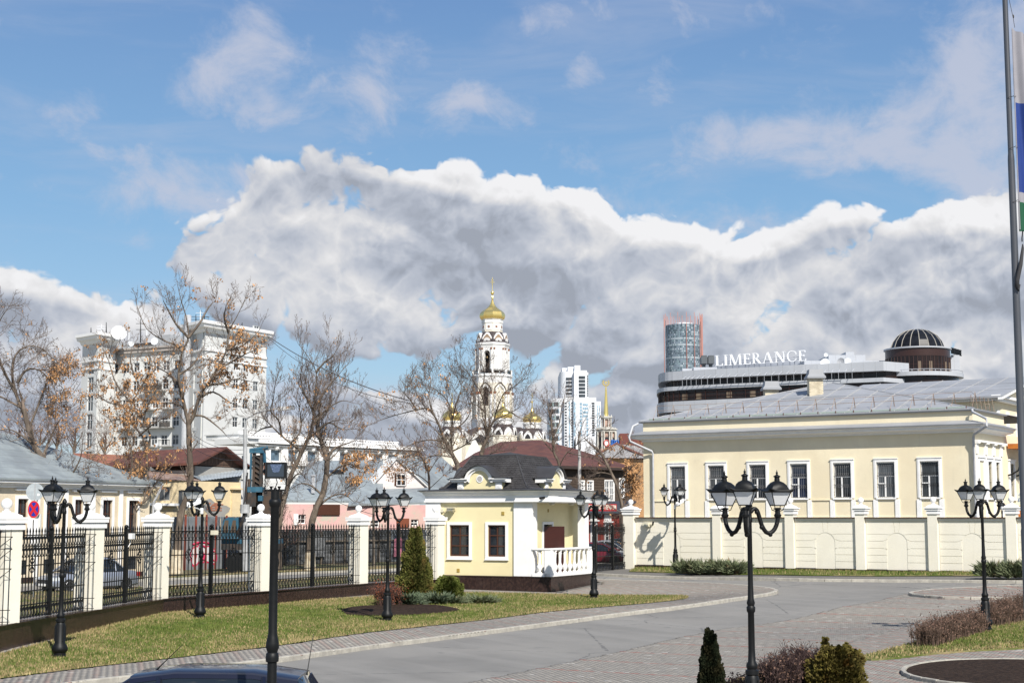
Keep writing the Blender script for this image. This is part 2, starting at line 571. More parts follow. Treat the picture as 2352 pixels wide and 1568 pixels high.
winglass = mat('window_glass', (.018, .022, .028), .04, spec=.6, var=.5, scale=.6)
winglass2 = mat('window_glass_with_curtain', (.09, .10, .11), .08, spec=.5, var=.5, scale=2.5, stretch=(4, 4, .3))
winblue = mat('blue_tinted_glass', (.10, .15, .20), .06, spec=.7, var=.4, scale=.3)
gold = mat('gilded_metal', (1.0, .74, .26), .3, metal=.9, var=.05, col2=(.90, .60, .18), scale=.9, lo=.5, hi=.8)
roofgrey = mat('grey_sheet_metal', (.31, .318, .335), .55, metal=0.0, spec=.5, col2=(.265, .275, .29), scale=.5, var=.05)
roofdark = mat('dark_shingle', (.034, .032, .033), .8, col2=(.052, .05, .051), scale=2.2, var=.3, bump=.004, bscale=60)
roofdarkm = mat('dark_roof_metal', (.045, .044, .047), .5, var=.1)
roofblue = mat('blue_grey_tin_roof', (.27, .305, .315), .55, col2=(.20, .225, .24), scale=.5, var=.1, extra=seams(.7, .04, .2, ang=.45))
rust = mat('rusty_sheet_roof', (.125, .047, .034), .8, col2=(.085, .034, .028), scale=.7, var=.2, col3=(.19, .085, .055), scale3=2.0, lo3=.55, hi3=.75, extra=seams(.7, .04, .04, ang=.3))
wood = mat('weathered_dark_timber', (.060, .042, .030), .85, col2=(.10, .07, .05), scale=2, stretch=(1, 1, 12), var=.3)
woodbrown = mat('brown_window_wood', (.075, .030, .018), .45, var=.15, scale=6)
asph = mat('asphalt', (.195, .187, .172), .92, col2=(.245, .233, .212), scale=.22, lo=.35, hi=.65, bump=.004, bscale=90, var=.08, col3=(.18, .175, .165), scale3=.5, lo3=.6, hi3=.72, extra=roadwear)
concrete = mat('kerb_concrete', (.42, .395, .34), .9, col2=(.33, .31, .27), scale=3, var=.12, bump=.006, bscale=25)
redpaint = mat('red_paint', (.33, .035, .028), .5, var=.1)
# ------------------------------------------------------------------ ground
def grass_extra(t,vec,cc,b):
 f = t.noise(vec,.55,6,.65)
 f2 = t.noise(vec,6,4,.7)
 k = t.m('ADD', t.rng(f, .42, .66), t.m('MULTIPLY', t.m('SUBTRACT', f2, .5), .9), clamp=True)
 return t.mix(k,t.mix(f2,(.075,.105,.020),(.13,.165,.040)),t.mix(f2,(.25,.195,.095),(.40,.33,.19)))
grassm = mat('spring_lawn', (.12, .15, .03), .95, extra=grass_extra, bump=.02, bscale=40, spec=.1)
bladeg = mat('green_grass_blade', (.085, .125, .024), .8, col2=(.155, .18, .045), scale=2.0, var=.25, spec=.2)
blades = mat('straw_grass_blade', (.38, .30, .15), .85, col2=(.26, .20, .10), scale=3, var=.25, spec=.2)
soil = mat('dark_soil', (.024, .016, .012), .95, col2=(.05, .033, .024), scale=8, bump=.03, bscale=14, var=.4, col3=(.16, .12, .08), scale3=22, lo3=.68, hi3=.76, spec=.1)
dirt = mat('bare_earth', (.17, .14, .095), .95, col2=(.10, .12, .05), scale=.6, var=.25, bump=.01, bscale=20, spec=.1)
joint = mat('paving_joint_sand', (.15, .14, .125), .95, var=.2, scale=5)
farland = mat('distant_ground', (.27, .25, .20), .95, col2=(.20, .19, .15), scale=.02)
def pav_extra(t,vec,cc,b):
 a = t.n('ShaderNodeAttribute')
 a.attribute_name = 'red'
 r_ = t.n('ShaderNodeAttribute')
 r_.attribute_name = 'rnd'
 n_ = t.noise(vec,.5,5,.6)
 g1 = t.mix(r_.outputs['Fac'], (.215, .198, .175), (.295, .272, .24))
 g2 = t.mix(r_.outputs['Fac'], (.27, .13, .105), (.30, .16, .13))
 c_ = t.mix(a.outputs['Fac'], g1, g2)
 c_ = t.mix(t.rng(n_,.3,.7,0,.35),c_,(.27,.255,.23))
 return t.mix(t.m('MULTIPLY', t.m('GREATER_THAN', r_.outputs['Fac'], .985), .6), c_, (.50, .48, .45))
paverm = mat('concrete_paver', (.2, .2, .19), .85, extra=pav_extra, bump=.003, bscale=60)
paverg = mat('grey_paver', (.225, .215, .20), .88, var=.2, bump=.003, bscale=60)
paverr = mat('red_paver', (.27, .13, .11), .88, var=.2, bump=.003, bscale=60)
def smoothline(pts,k=3):
 """Catmull-Rom through world 2D points"""
 out = []
 n = len(pts)
 for i in range(n - 1):
  p0,p1,p2,p3 = pts[max(i - 1,0)],pts[i],pts[i + 1],pts[min(i + 2,n - 1)]
  for j in range(k):
   t = j / k
   out.append(tuple(.5 * ((2 * p1[a]) + (-p0[a] + p2[a]) * t + (2 * p0[a] - 5 * p1[a] + 4 * p2[a] - p3[a]) * t * t + (-p0[a] + 3 * p1[a] - 3 * p2[a] + p3[a]) * t**3) for a in (0,1)))
 out.append(pts[-1])
 return out
def GL(pts,h=0.0):
 return [G(x,y,h) for x,y in pts]
# road and street surface,then far ground out to the horizon
sheet('asphalt_road', [(-75, 8), (60, 8), (60, 150), (-75, 150)], 0.0, asph, 2.5)
mb = MB()
mb.add([(-4000,-60,-.6),(4000,-60,-.6),(4000,6000,-.6),(-4000,6000,-.6)],[(0,1,2,3)])
o = mb.build('ground', farland)
o['kind'] = 'structure'
HK = .12
kerbA = smoothline(GL([(-400,1628),(-150,1600),(172,1563),(400,1538),(618,1511.5),(723,1497),(878,1476),(1033,1457),(1223,1433),(1331,1419),(1435,1405),(1600,1385),(1714,1368),(1768,1360),(1784,1354.5),(1772,1349.5),(1745,1345.5),(1634,1338),(1532,1334),(1440,1331),(1362,1329)],HK))
fence_pts = [(-13.35,40.5),(-12.75,46.4),(-12.13,52.5),(-9.5,58),(-6.45,64.5),(-3.44,69)]
isl = kerbA + [(4.2,73.6),(0,74),(-3.44,69.5)] + [(a - .1,b + .1) for a,b in fence_pts[::-1]] + [(-13.6,34),(-14,28),(-14.2,24)]
sheet('paved_island', isl, HK - .03, joint, 1.2)
lawn1 = smoothline(GL([(-400,1615),(-60,1563),(0,1556),(250,1525),(620,1483),(760,1462),(1000,1434),(1120,1421),(1243,1405),(1435,1388),(1550,1377),(1581,1370.5),(1560,1366),(1435,1365),(1303,1363.5),(1185,1361),(1059,1359)],HK + .02))
lawn1 += GL([(980,1357),(900,1363),(830,1370),(720,1377),(603,1386),(470,1398),(372,1405),(300,1420),(200,1446),(100,1474),(0,1500),(-150,1540),(-400,1600)],HK + .02)
sheet('front_lawn', lawn1, HK + .015, grassm, 1.0, jit=.03)
# parking bays and the pavement on the right
park = GL([(1000,1590),(1080,1568),(1290,1525),(1493,1481),(1675,1443),(1895,1404.5),(2004,1382.5),(2090,1363.5),(2110,1367.5),(2187,1371),(2352,1372),(2600,1372)])
park2 = GL([(2600,1374),(2400,1376),(2297,1382),(2187,1411),(2085,1442),(1931,1486),(1780,1531),(1650,1576),(1560,1612),(1500,1650),(900,1650)])
parkp = park + park2
sheet('parking_bays', parkp, .004, joint, 1.5)
isl2 = smoothline(GL([(2600,1372),(2352,1370.5),(2187,1369.5),(2120,1365.5),(2093,1361.5),(2099,1357),(2150,1351),(2250,1346),(2352,1342),(2600,1337)],HK))
sheet('right_island', isl2, HK - .03, joint, 1.2)
side2 = GL([(2700,1374),(2400,1378),(2297,1383),(2187,1412),(2085,1443),(1931,1487),(1780,1532),(1650,1577),(1560,1613),(1500,1652),(1400,1750),(2700,1750)])
sheet('right_pavement', side2, .03, joint, 1.2, edge=.06)
lawn2 = smoothline(GL([(1971,1510),(2000,1500),(2041,1490),(2114,1470),(2200,1436),(2297,1398),(2380,1380),(2560,1376)],.09)) + smoothline(GL([(2600,1470),(2352,1487),(2250,1492),(2150,1499),(2060,1509),(2012,1513),(1985,1512.5)],.09))
sheet('right_lawn', lawn2, .10, grassm, .8, edge=.08, jit=.02)
lawn3 = smoothline(GL([(1600,1640),(1640,1590),(1700,1560),(1800,1545),(1900,1548),(1971,1558),(2010,1580),(2040,1640)],.09))
sheet('hedge_lawn', lawn3, .10, grassm, .6, edge=.08, jit=.02)
bed = []
bc = G(2345,1556)
for i in range(40):
 a = 2 * math.pi * i / 40
 bed.append((bc[0] + 2.55 * math.cos(a),bc[1] + 2.75 * math.sin(a)))
bedo = sheet('flower_bed_soil', [(bc[0] + (x - bc[0]) * .965, bc[1] + (y - bc[1]) * .965) for x, y in bed], .13, soil, .35)
# strip before the right-hand wall
WALL = Frame((6.62,83.0),(25.6,70.33))
strip = smoothline(GL([(1335,1313),(1355,1315),(1440,1319),(1522,1322.5),(1650,1325),(1858,1328),(2100,1330),(2352,1332),(2600,1334)],HK))
stripk = list(strip)
strip_poly = strip + [tuple(WALL.pt(WALL.L + 12,0,-.2)[:2]),tuple(WALL.pt(-.2,0,-.2)[:2]),(4.6,84.5)]
sheet('wall_pavement', strip_poly, HK - .03, joint, 1.5)
g1 = GL([(1445,1311.5),(1600,1316.5),(1858,1320.5),(2100,1321.5),(2352,1322.5),(2600,1323)],HK)
lawn4 = g1 + [tuple(WALL.pt(WALL.L + 10,0,.35)[:2]),tuple(WALL.pt(.4,0,.35)[:2])]
sheet('wall_lawn', lawn4, HK + .03, grassm, .8, edge=.04, jit=.03)
# the street side behind the fence
fl = lambda x: 75 + 1.25 * (x + 24)
verge_far = [(-60,fl(-60) + 0),(-24,fl(-24)),(-5.6,fl(-5.6)),(12,fl(12)),(25,fl(25)),(25,175),(-75,175),(-75,40)]
sheet('far_pavement', verge_far, .12, dirt, 3)
nk = lambda x: 64.8 + 1.25 * (x + 24)
verge_near = [(-19.5,nk(-19.5)),(-12,nk(-12)),(-3,nk(-3)),(1.5,nk(1.5)),(3.2,91),(2.8,82),(2.5,77)] + [(-4.0,72.5)] + [(a - .5,b + .8) for a,b in fence_pts[::-1]] + [(-14.3,33),(-20,33),(-24,45),(-24,nk(-24))]
sheet('near_verge', verge_near, .10, dirt, 2)
# ---- kerb stones
def kerb(name,pts,wd=.16,h=HK,ln=1.0,top=.006):
 root = thing(name,None,None,(pts[0][0],pts[0][1],0))
 root['kind'] = 'structure'
 me = None
 P_ = [Vector(p) for p in pts]
 D = [0]
 for a,b in zip(P_,P_[1:]):
  D.append(D[-1] + (b - a).length)
 def at(s):
  for i in range(len(P_) - 1):
   if s <= D[i + 1] or i == len(P_) - 2:
    return P_[i].lerp(P_[i + 1],(s - D[i]) / max(1e-6,D[i + 1] - D[i]))
 s = 0
 while s + .2 < D[-1]:
  l_ = min(ln,D[-1] - s) - .012
  a,b = at(s),at(s + l_)
  d = (b - a)
  if d.length < .1:
   break
  if me is None:
   mb = MB()
   mb.abox(-.5,.5,-wd / 2,wd / 2,-.12,h + top - .02)
   r0 = mb.v[4:8]
   mb.f.pop(1)
   mb.mi.pop()
   mb.add([(x * .985,y * .86,h + top) for x,y,z in r0],[(0,1,2,3)])
   for i in range(4):
    mb.add([],[])
    mb.f.append((4 + i,4 + (i + 1) % 4,8 + (i + 1) % 4,8 + i))
    mb.mi.append(0)
   me = mb.mesh('kerbstone', concrete)
  m_ = (a + b) / 2
  za,zb = gz(a.x,a.y),gz(b.x,b.y)
  link('kerbstone', me, root, (m_.x, m_.y, (za + zb) / 2 + rng.uniform(-.006, .006)), (0, -math.atan2(zb - za, d.length), math.atan2(d.y, d.x) + rng.uniform(-.006, .006)), (d.length, 1, 1))
  s += ln
 return root
kerb('lawn_kerb', [p for p in kerbA if p[1] > 18])
kerb('island_kerb', isl2)
kerb('wall_kerb', stripk, ln=1.2)
kerb('street_kerb', [(x, fl(x)) for x in np.linspace(-38, 10, 25)], ln=2.0)
kerb('near_street_kerb', [(x, nk(x)) for x in np.linspace(-19.5, 1.2, 14)], ln=2.0)
kerb('bed_kerb', bed[4:] + bed[:5], wd=.10, h=.14, ln=.5)
# ---- pavers
def pavers(name,poly,holes,h,ang,red,L_=.2,W_=.1,near_cut=None,stagger=.5,rs_=1.0):
 c0,s0 = math.cos(ang),math.sin(ang)
 A = np.array(poly)
 u = A[:,0] * c0 + A[:,1] * s0
 v = -A[:,0] * s0 + A[:,1] * c0
 iu,iv = np.meshgrid(np.arange(int(u.min() / L_) - 1,int(u.max() / L_) + 2),np.arange(int(v.min() / W_) - 1,int(v.max() / W_) + 2))
 iu,iv = iu.ravel(),iv.ravel()
 uu = (iu + stagger * (iv % 2)) * L_
 vv = iv * W_
 X,Y = uu * c0 - vv * s0,uu * s0 + vv * c0
 ok = inpoly(X,Y,poly)
 for hh in holes:
  ok &= ~inpoly(X,Y,hh)
 # only what the photograph can see
 pxx = CX + FPX * X / np.maximum(Y,1)
 ok &= (pxx > -160) & (pxx < 2520) & (Y > 26)
 X,Y,iu,iv = X[ok],Y[ok],iu[ok],iv[ok]
 rd = red(iu,iv,X,Y).astype(float) * rs_
 n = len(X)
 Z = gzn(X,Y) + h + nrs.uniform(-.002,.002,n)
 rn = nrs.rand(n)
 g = .006
 hu,hv = L_ / 2 - g,W_ / 2 - g
 du,dv = np.array([c0,s0]),np.array([-s0,c0])
 order = np.argsort(Y)
 ind = order[:0]
 if near_cut:
  ind = order[:near_cut]
  root = thing(name,None,None,(X[ind[0]],Y[ind[0]],0))
  root['kind'] = 'structure'
  mb = MB()
  mb.abox(-hu,hu,-hv,hv,-.03,-.003)
  mb.f.pop(1)
  mb.mi.pop()
  mb.v += [(x * .95,y * .92,0) for x,y,z in mb.v[4:8]]
  mb.f += [(8,9,10,11)] + [(4 + i,4 + (i + 1) % 4,8 + (i + 1) % 4,8 + i) for i in range(4)]
  mb.mi += [0] * 5
  mg, mr = mb.mesh('paver', paverg), mb.mesh('paver', paverr)
  for i in ind:
   link('paver', mr if rd[i] > .3 else mg, root, (X[i], Y[i], Z[i]), ang)
  rest = order[near_cut:]
 else:
  rest = order
  root = None
 X,Y,Z,rd,rn = X[rest],Y[rest],Z[rest],rd[rest],rn[rest]
 n = len(X)
 V = np.zeros((n,8,3),np.float32)
 for q,(a,b,zz) in enumerate([(-1,-1,0),(1,-1,0),(1,1,0),(-1,1,0),(-1,-1,-.02),(1,-1,-.02),(1,1,-.02),(-1,1,-.02)]):
  V[:,q,0] = X + a * hu * du[0] + b * hv * dv[0]
  V[:,q,1] = Y + a * hu * du[1] + b * hv * dv[1]
  V[:,q,2] = Z + zz
 base = np.arange(n)[:,None] * 8
 fq = np.array([(0,1,2,3),(0,4,5,1),(1,5,6,2),(2,6,7,3),(3,7,4,0)])
 Fc = (base[:,:,None] + fq[None]).reshape(-1,4)
 o = npmesh(name if root is None else 'pavers', V.reshape(-1, 3), Fc, paverm, root, {'red': ('FACE', np.repeat(rd, 5)), 'rnd': ('FACE', np.repeat(rn, 5))})
 o['kind'] = 'stuff' if root else 'structure'
 return o
WANG = math.atan2(-.51,.86)
pavers('parking_pavers', parkp, [], .022, WANG, lambda iu, iv, X, Y: (iv % 25 == 0) | ((iv % 25 == 1) & (iu % 2 == 0)))
GH_FOOT = [(.95,67.2),(-4.2,70.3),(-2,76),(4.4,74),(4.2,71.5),(2.0,67.2)]
pavers('lawn_pavement_pavers', isl, [lawn1, GH_FOOT], HK, WANG, lambda iu, iv, X, Y: ((iu * 2 + iv % 2 + 2 * (iv // 2)) % 7 == 0), rs_=.55)
pavers('right_pavement_pavers', side2, [lawn2, lawn3, [(bc[0] + (x - bc[0]) * 1.02, bc[1] + (y - bc[1]) * 1.02) for x, y in bed]], .06, WANG + .1, lambda iu, iv, X, Y: ((iu * 2 + iv % 2 + 2 * (iv // 2)) % 7 == 0), near_cut=300)
pavers('island_pavers', isl2 + [isl2[0]], [], HK, WANG, lambda iu, iv, X, Y: ((iu + iv // 2) % 5 == 0), L_=.24, W_=.12)
# ---- grass blades
def grass(name,poly,n,h0,holes=(),hgt=(.03,.085),parent=None,straw=.5):
 A = np.array(poly)
 m_ = n * 4
 X = nrs.uniform(A[:,0].min(),A[:,0].max(),m_)
 Y = nrs.uniform(A[:,1].min(),A[:,1].max(),m_)
 ok = inpoly(X,Y,poly)
 for hh in holes:
  ok &= ~inpoly(X,Y,hh)
 px = CX + FPX * X / np.maximum(Y,1)
 ok &= (px > -120) & (px < 2480) & (Y > 26)
 X,Y = X[ok][:n],Y[ok][:n]
 n = len(X)
 Z = gzn(X,Y) + h0
 hh = nrs.uniform(hgt[0],hgt[1],n)
 a = nrs.uniform(0,2 * math.pi,n)
 wd = nrs.uniform(.008,.02,n)
 ln = nrs.uniform(.0,.05,n)
 b = nrs.uniform(0,2 * math.pi,n)
 V = np.zeros((n,3,3),np.float32)
 V[:,0] = np.stack([X - wd * np.cos(a),Y - wd * np.sin(a),Z - .005],1)
 V[:,1] = np.stack([X + wd * np.cos(a),Y + wd * np.sin(a),Z - .005],1)
 V[:,2] = np.stack([X + ln * np.cos(b),Y + ln * np.sin(b),Z + hh],1)
 pat = np.sin(X * .9 + 1.3 * np.sin(Y * .45)) * .5 + np.sin(Y * .7 + X * .35) * .5 + .7 * np.sin(X * 2.3 + 2 * np.sin(Y * 1.1)) * np.sin(Y * 1.7 + X)
 E = np.array(poly)
 E2 = np.roll(E,-1,0)
 dm = np.full(n,9.0)
 for (ax,ay),(bx_,by_) in zip(E,E2):
  l2 = max((bx_ - ax)**2 + (by_ - ay)**2,1e-6)
  t = np.clip(((X - ax) * (bx_ - ax) + (Y - ay) * (by_ - ay)) / l2,0,1)
  dm = np.minimum(dm,np.hypot(X - ax - t * (bx_ - ax),Y - ay - t * (by_ - ay)))
 mi = (nrs.rand(n) < straw + .22 * pat + .6 * np.exp(-dm / .9)).astype(int)
 o = npmesh(name,V.reshape(-1,3),np.arange(n * 3).reshape(-1,3),[bladeg,blades],parent,mi=mi)
 o['kind'] = 'stuff'
 return o
sb = smoothline(GL([(785,1402),(800,1395),(850,1390),(930,1388),(1000,1389),(1045,1396),(1052,1401),(1010,1407),(930,1412),(850,1413),(800,1411),(785,1402)],.15))
grass('lawn_grass', lawn1, 130000, HK + .015, holes=[sb], straw=.20)
grass('right_lawn_grass', lawn2, 30000, .10, straw=.15)
grass('hedge_lawn_grass', lawn3, 9000, .10, straw=.5)
grass('wall_grass', lawn4, 22000, HK + .03, hgt=(.05, .16), straw=-.1)
vg = [p for p in verge_near]
grass('verge_grass', vg, 16000, .10, hgt=(.04, .12), straw=.6)
grass('far_verge_grass', [(-26, fl(-26) + .3), (8, fl(8) + .3), (8, fl(8) + 4.5), (-26, fl(-26) + 4.5)], 9000, .12, hgt=(.05, .14), straw=.7)
sb_ = smoothline(GL([(785,1402),(800,1395),(850,1390),(930,1388),(1000,1389),(1045,1396),(1052,1401),(1010,1407),(930,1412),(850,1413),(800,1411),(785,1402)],.15))
sheet('shrub_bed_soil', sb[:-1], HK + .05, soil, .4, edge=.05)
# ------------------------------------------------------------------ generic wall with openings,windows
def wall(mb,f,s0,s1,z0,z1,holes=(),n=0.0,depth=.3,back=None):
 """front skin with reveals round each opening (a,b,c,d) = s0,s1,z0,z1"""
 ss = sorted({s0,s1,*[h[0] for h in holes],*[h[1] for h in holes]})
 zs = sorted({z0,z1,*[h[2] for h in holes],*[h[3] for h in holes]})
 ss = [x for x in ss if s0 <= x <= s1]
 zs = [x for x in zs if z0 <= x <= z1]
 for a,b in zip(ss,ss[1:]):
  for c_,d in zip(zs,zs[1:]):
   m_,k = (a + b) / 2,(c_ + d) / 2
   if any(h[0] < m_ < h[1] and h[2] < k < h[3] for h in holes):
    continue
   mb.quad(f.pt(a,c_,n),f.pt(b,c_,n),f.pt(b,d,n),f.pt(a,d,n))
 for a,b,c_,d in holes:
  q = n - depth
  mb.quad(f.pt(a,c_,n),f.pt(a,c_,q),f.pt(b,c_,q),f.pt(b,c_,n))
  mb.quad(f.pt(a,d,q),f.pt(a,d,n),f.pt(b,d,n),f.pt(b,d,q))
  mb.quad(f.pt(a,c_,q),f.pt(a,c_,n),f.pt(a,d,n),f.pt(a,d,q))
  mb.quad(f.pt(b,c_,n),f.pt(b,c_,q),f.pt(b,d,q),f.pt(b,d,n))
 return mb
_WIN = {}
def window(f, s0, s1, z0, z1, parent, style=(2, 2), fm=None, gm=None, n=-.12, fw=.06, name='window', bars=None, t=.05, trans=None):
 """a window built once per size, then placed: the frame with its pane as a sub-part"""
 fm = fm or white
 gm = gm or winglass
 w_,h = round(s1 - s0,2),round(z1 - z0,2)
 key = (w_,h,style,fm.name,gm.name,fw,t,trans)
 if key not in _WIN:
  a = MB()
  x0,x1 = -w_ / 2,w_ / 2
  g = .002
  a.abox(x0,x0 + fw,-t,0,0,h)
  a.abox(x1 - fw,x1,-t,0,0,h)
  a.abox(x0 + fw,x1 - fw,-t,0,0,fw)
  a.abox(x0 + fw,x1 - fw,-t,0,h - fw,h)
  cols,rows = style
  cuts = trans if trans is not None else [i / rows for i in range(1,rows)]
  bw = fw * .75
  for i in range(1,cols):
   x = x0 + w_ * i / cols
   a.abox(x - bw / 2,x + bw / 2,-t + .008,-.004,fw,h - fw)
  for q in cuts:
   z = h * q
   a.abox(x0 + fw,x1 - fw,-t + .004,-.002,z - bw / 2,z + bw / 2)
  b = MB()
  b.abox(x0 + fw * .5,x1 - fw * .5,-.018,-.012,fw * .5,h - fw * .5)
  _WIN[key] = (a.mesh(name, fm), b.mesh('pane', gm, fix=True))
 a,b = _WIN[key]
 p = f.pt((s0 + s1) / 2,z0,n)
 o = link(name,a,parent,p,f.rz)
 g = bpy.data.objects.new('pane', b)
 COL.objects.link(g)
 g.parent = o
 ORI[g] = p
 return o
def frame_trim(mb,f,s0,s1,z0,z1,w_,n0,n1,bottom=True):
 mb.box(f,s0 - w_,s0,z0 - (w_ if bottom else 0),z1 + w_,n0,n1)
 mb.box(f,s1,s1 + w_,z0 - (w_ if bottom else 0),z1 + w_,n0,n1)
 mb.box(f,s0,s1,z1,z1 + w_,n0,n1)
 if bottom:
  mb.box(f,s0,s1,z0 - w_,z0,n0,n1)
def profile(mb,pts,prof,closed=False):
 """moulding: prof [(out, z)] swept round the plan polyline pts (outward = right of travel reversed), mitred"""
 n = len(pts)
 rings = []
 V2 = [Vector(p[:2]) for p in pts]
 for i in range(n):
  if closed:
   a,b = V2[i - 1],V2[(i + 1) % n]
  else:
   a,b = V2[max(i - 1,0)],V2[min(i + 1,n - 1)]
  p = V2[i]
  d0 = (p - a).normalized() if (p - a).length > 1e-6 else (b - p).normalized()
  d1 = (b - p).normalized() if (b - p).length > 1e-6 else d0
  n0,n1 = Vector((d0.y,-d0.x)),Vector((d1.y,-d1.x))
  m_ = (n0 + n1)
  m_ = m_ / max(.3,m_.length_squared) * 2
  rings.append([(p.x + m_.x * o_,p.y + m_.y * o_,z) for o_,z in prof])
 if closed:
  rings.append(rings[0])
 return mb.loft(rings,True,not closed)
# ------------------------------------------------------------------ the iron fence on the left
fence = thing('perimeter_fence', 'black wrought iron fence with cream pillars and brown granite base along the lawn', 'fence', (-12.13, 52.5, .3))
PLT = .80
def pillar_meshes(zt, hs=2.42, wd=.6, cap=.80, nm='pillar'):
 """shaft, cap and ball as three meshes at the origin; z=0 is the foot of the shaft"""
 a = MB()
 a.abox(-wd / 2,wd / 2,-wd / 2,wd / 2,0,hs)
 b = MB()
 c_ = cap / 2
 w2 = wd / 2
 for z0,z1,r in ((hs,hs + .13,w2 + .05),(hs + .13,hs + .17,w2 + .02),(hs + .17,hs + .27,w2 + .09),(hs + .27,hs + .33,c_)):
  b.abox(-r,r,-r,r,z0,z1)
 rr = c_ - .10
 b.loft([[(-rr,-rr,hs + .33),(rr,-rr,hs + .33),(rr,rr,hs + .33),(-rr,rr,hs + .33)],[(-rr * .93,-rr * .93,hs + .38),(rr * .93,-rr * .93,hs + .38),(rr * .93,rr * .93,hs + .38),(-rr * .93,rr * .93,hs + .38)],
   [(-.13,-.13,hs + .45),(.13,-.13,hs + .45),(.13,.13,hs + .45),(-.13,.13,hs + .45)]])
 d = MB()
 d.lathe(0,0,[(.12,hs + .45),(.12,hs + .48),(.07,hs + .50),(.07,hs + .54),(.09,hs + .55)] + [(max(.145 * math.sin(math.pi * i / 12),.001),hs + .68 - .145 * math.cos(math.pi * i / 12)) for i in range(2,13)],18)
 return a.mesh(nm, creamw), b.mesh('cap', white), d.mesh('ball', white, smooth=35)
pm = pillar_meshes(0)
fang = [math.atan2(fence_pts[min(i + 1,5)][1] - fence_pts[max(i - 1,0)][1],fence_pts[min(i + 1,5)][0] - fence_pts[max(i - 1,0)][0]) for i in range(6)]
fang = [R(62),R(66),R(66),R(62),R(60),R(62)]
def put_pillar(root,meshes,x,y,z,rz):
 o = link('pillar', meshes[0], root, (x, y, z), rz)
 for m_, nn in ((meshes[1], 'cap'), (meshes[2], 'ball')):
  c_ = link(nn,m_,None)
  c_.parent = o
 return o
for (x,y),a in zip(fence_pts,fang):
 put_pillar(fence,pm,x,y,PLT,a)
x0,y0 = fence_pts[0]
PREV = (x0 - .35,y0 - 5.9)
# granite base: a core,capping slab,and facing tiles
allp = [PREV] + fence_pts
core = MB()
for i in range(len(allp) - 1):
 f = Frame(allp[i],allp[i + 1])
 core.box(f,-.12,f.L + .12,-.1,PLT - .03,-.30,.28)
core.build('base_core', granite, fence)
slab = MB()
for i in range(len(allp) - 1):
 f = Frame(allp[i],allp[i + 1])
 slab.box(f,.0,f.L,PLT - .03,PLT + .004 * (i % 2),-.35,.36)
slab.build('base_coping', granite, fence)
for i in range(len(allp) - 1):
 f = Frame(allp[i],allp[i + 1])
 k = max(3,round(f.L / .62))
 w_ = f.L / k
 mb = MB()
 mb.abox(-w_ / 2 + .004,w_ / 2 - .004,-.022,0,0,1)
 tm = mb.mesh('tile', granite)
 for j in range(k):
  p = f.pt((j + .5) * w_,0,.281)
  z0 = gz(p.x,p.y) + HK - .04
  link('tile', tm, fence, (p.x, p.y, z0), f.rz, (1, 1, PLT - .035 - z0))
# iron panels
def scroll_heart(mb,x,z,h,r=.011):
 w_ = .075
 for sgn in (-1,1):
  mb.tube([(x,-.01,z),(x + sgn * w_ * .6,-.01,z + h * .22),(x + sgn * w_,-.01,z + h * .5),(x + sgn * w_ * .75,-.01,z + h * .85),(x + sgn * w_ * .3,-.01,z + h * .92),(x + sgn * w_ * .22,-.01,z + h * .7),(x + sgn * w_ * .5,-.01,z + h * .62)],r,3,False)
def scroll_s(mb,x,z,h,r=.011):
 for sgn in (-1,1):
  mb.tube([(x + sgn * .012,-.01,z + h * .55),(x + sgn * .03,-.01,z + h * .78),(x + sgn * .07,-.01,z + h * .95),(x + sgn * .09,-.01,z + h * .8),(x + sgn * .06,-.01,z + h * .70)],r,3,False)
  mb.tube([(x + sgn * .012,-.01,z + h * .45),(x + sgn * .03,-.01,z + h * .22),(x + sgn * .07,-.01,z + h * .05),(x + sgn * .09,-.01,z + h * .2),(x + sgn * .06,-.01,z + h * .30)],r,3,False)
 mb.abox(x - .02,x + .02,-.02,.0,z + h * .44,z + h * .56)
def medallion(mb,x,z,r=.013):
 for a in range(4):
  c_,s_ = math.cos(a * math.pi / 2),math.sin(a * math.pi / 2)
  for sg in (-1,1):
   pts = [(0,.02),(sg * .09,.06),(sg * .12,.15),(sg * .05,.20),(sg * .03,.14),(0,.26),(0,.30)]
   mb.tube([(x + p * c_ - q * s_,-.02,z + p * s_ + q * c_) for p,q in pts],r,3,False)
 mb.ball((x,-.02,z),.035,8,6)
bar_me = None
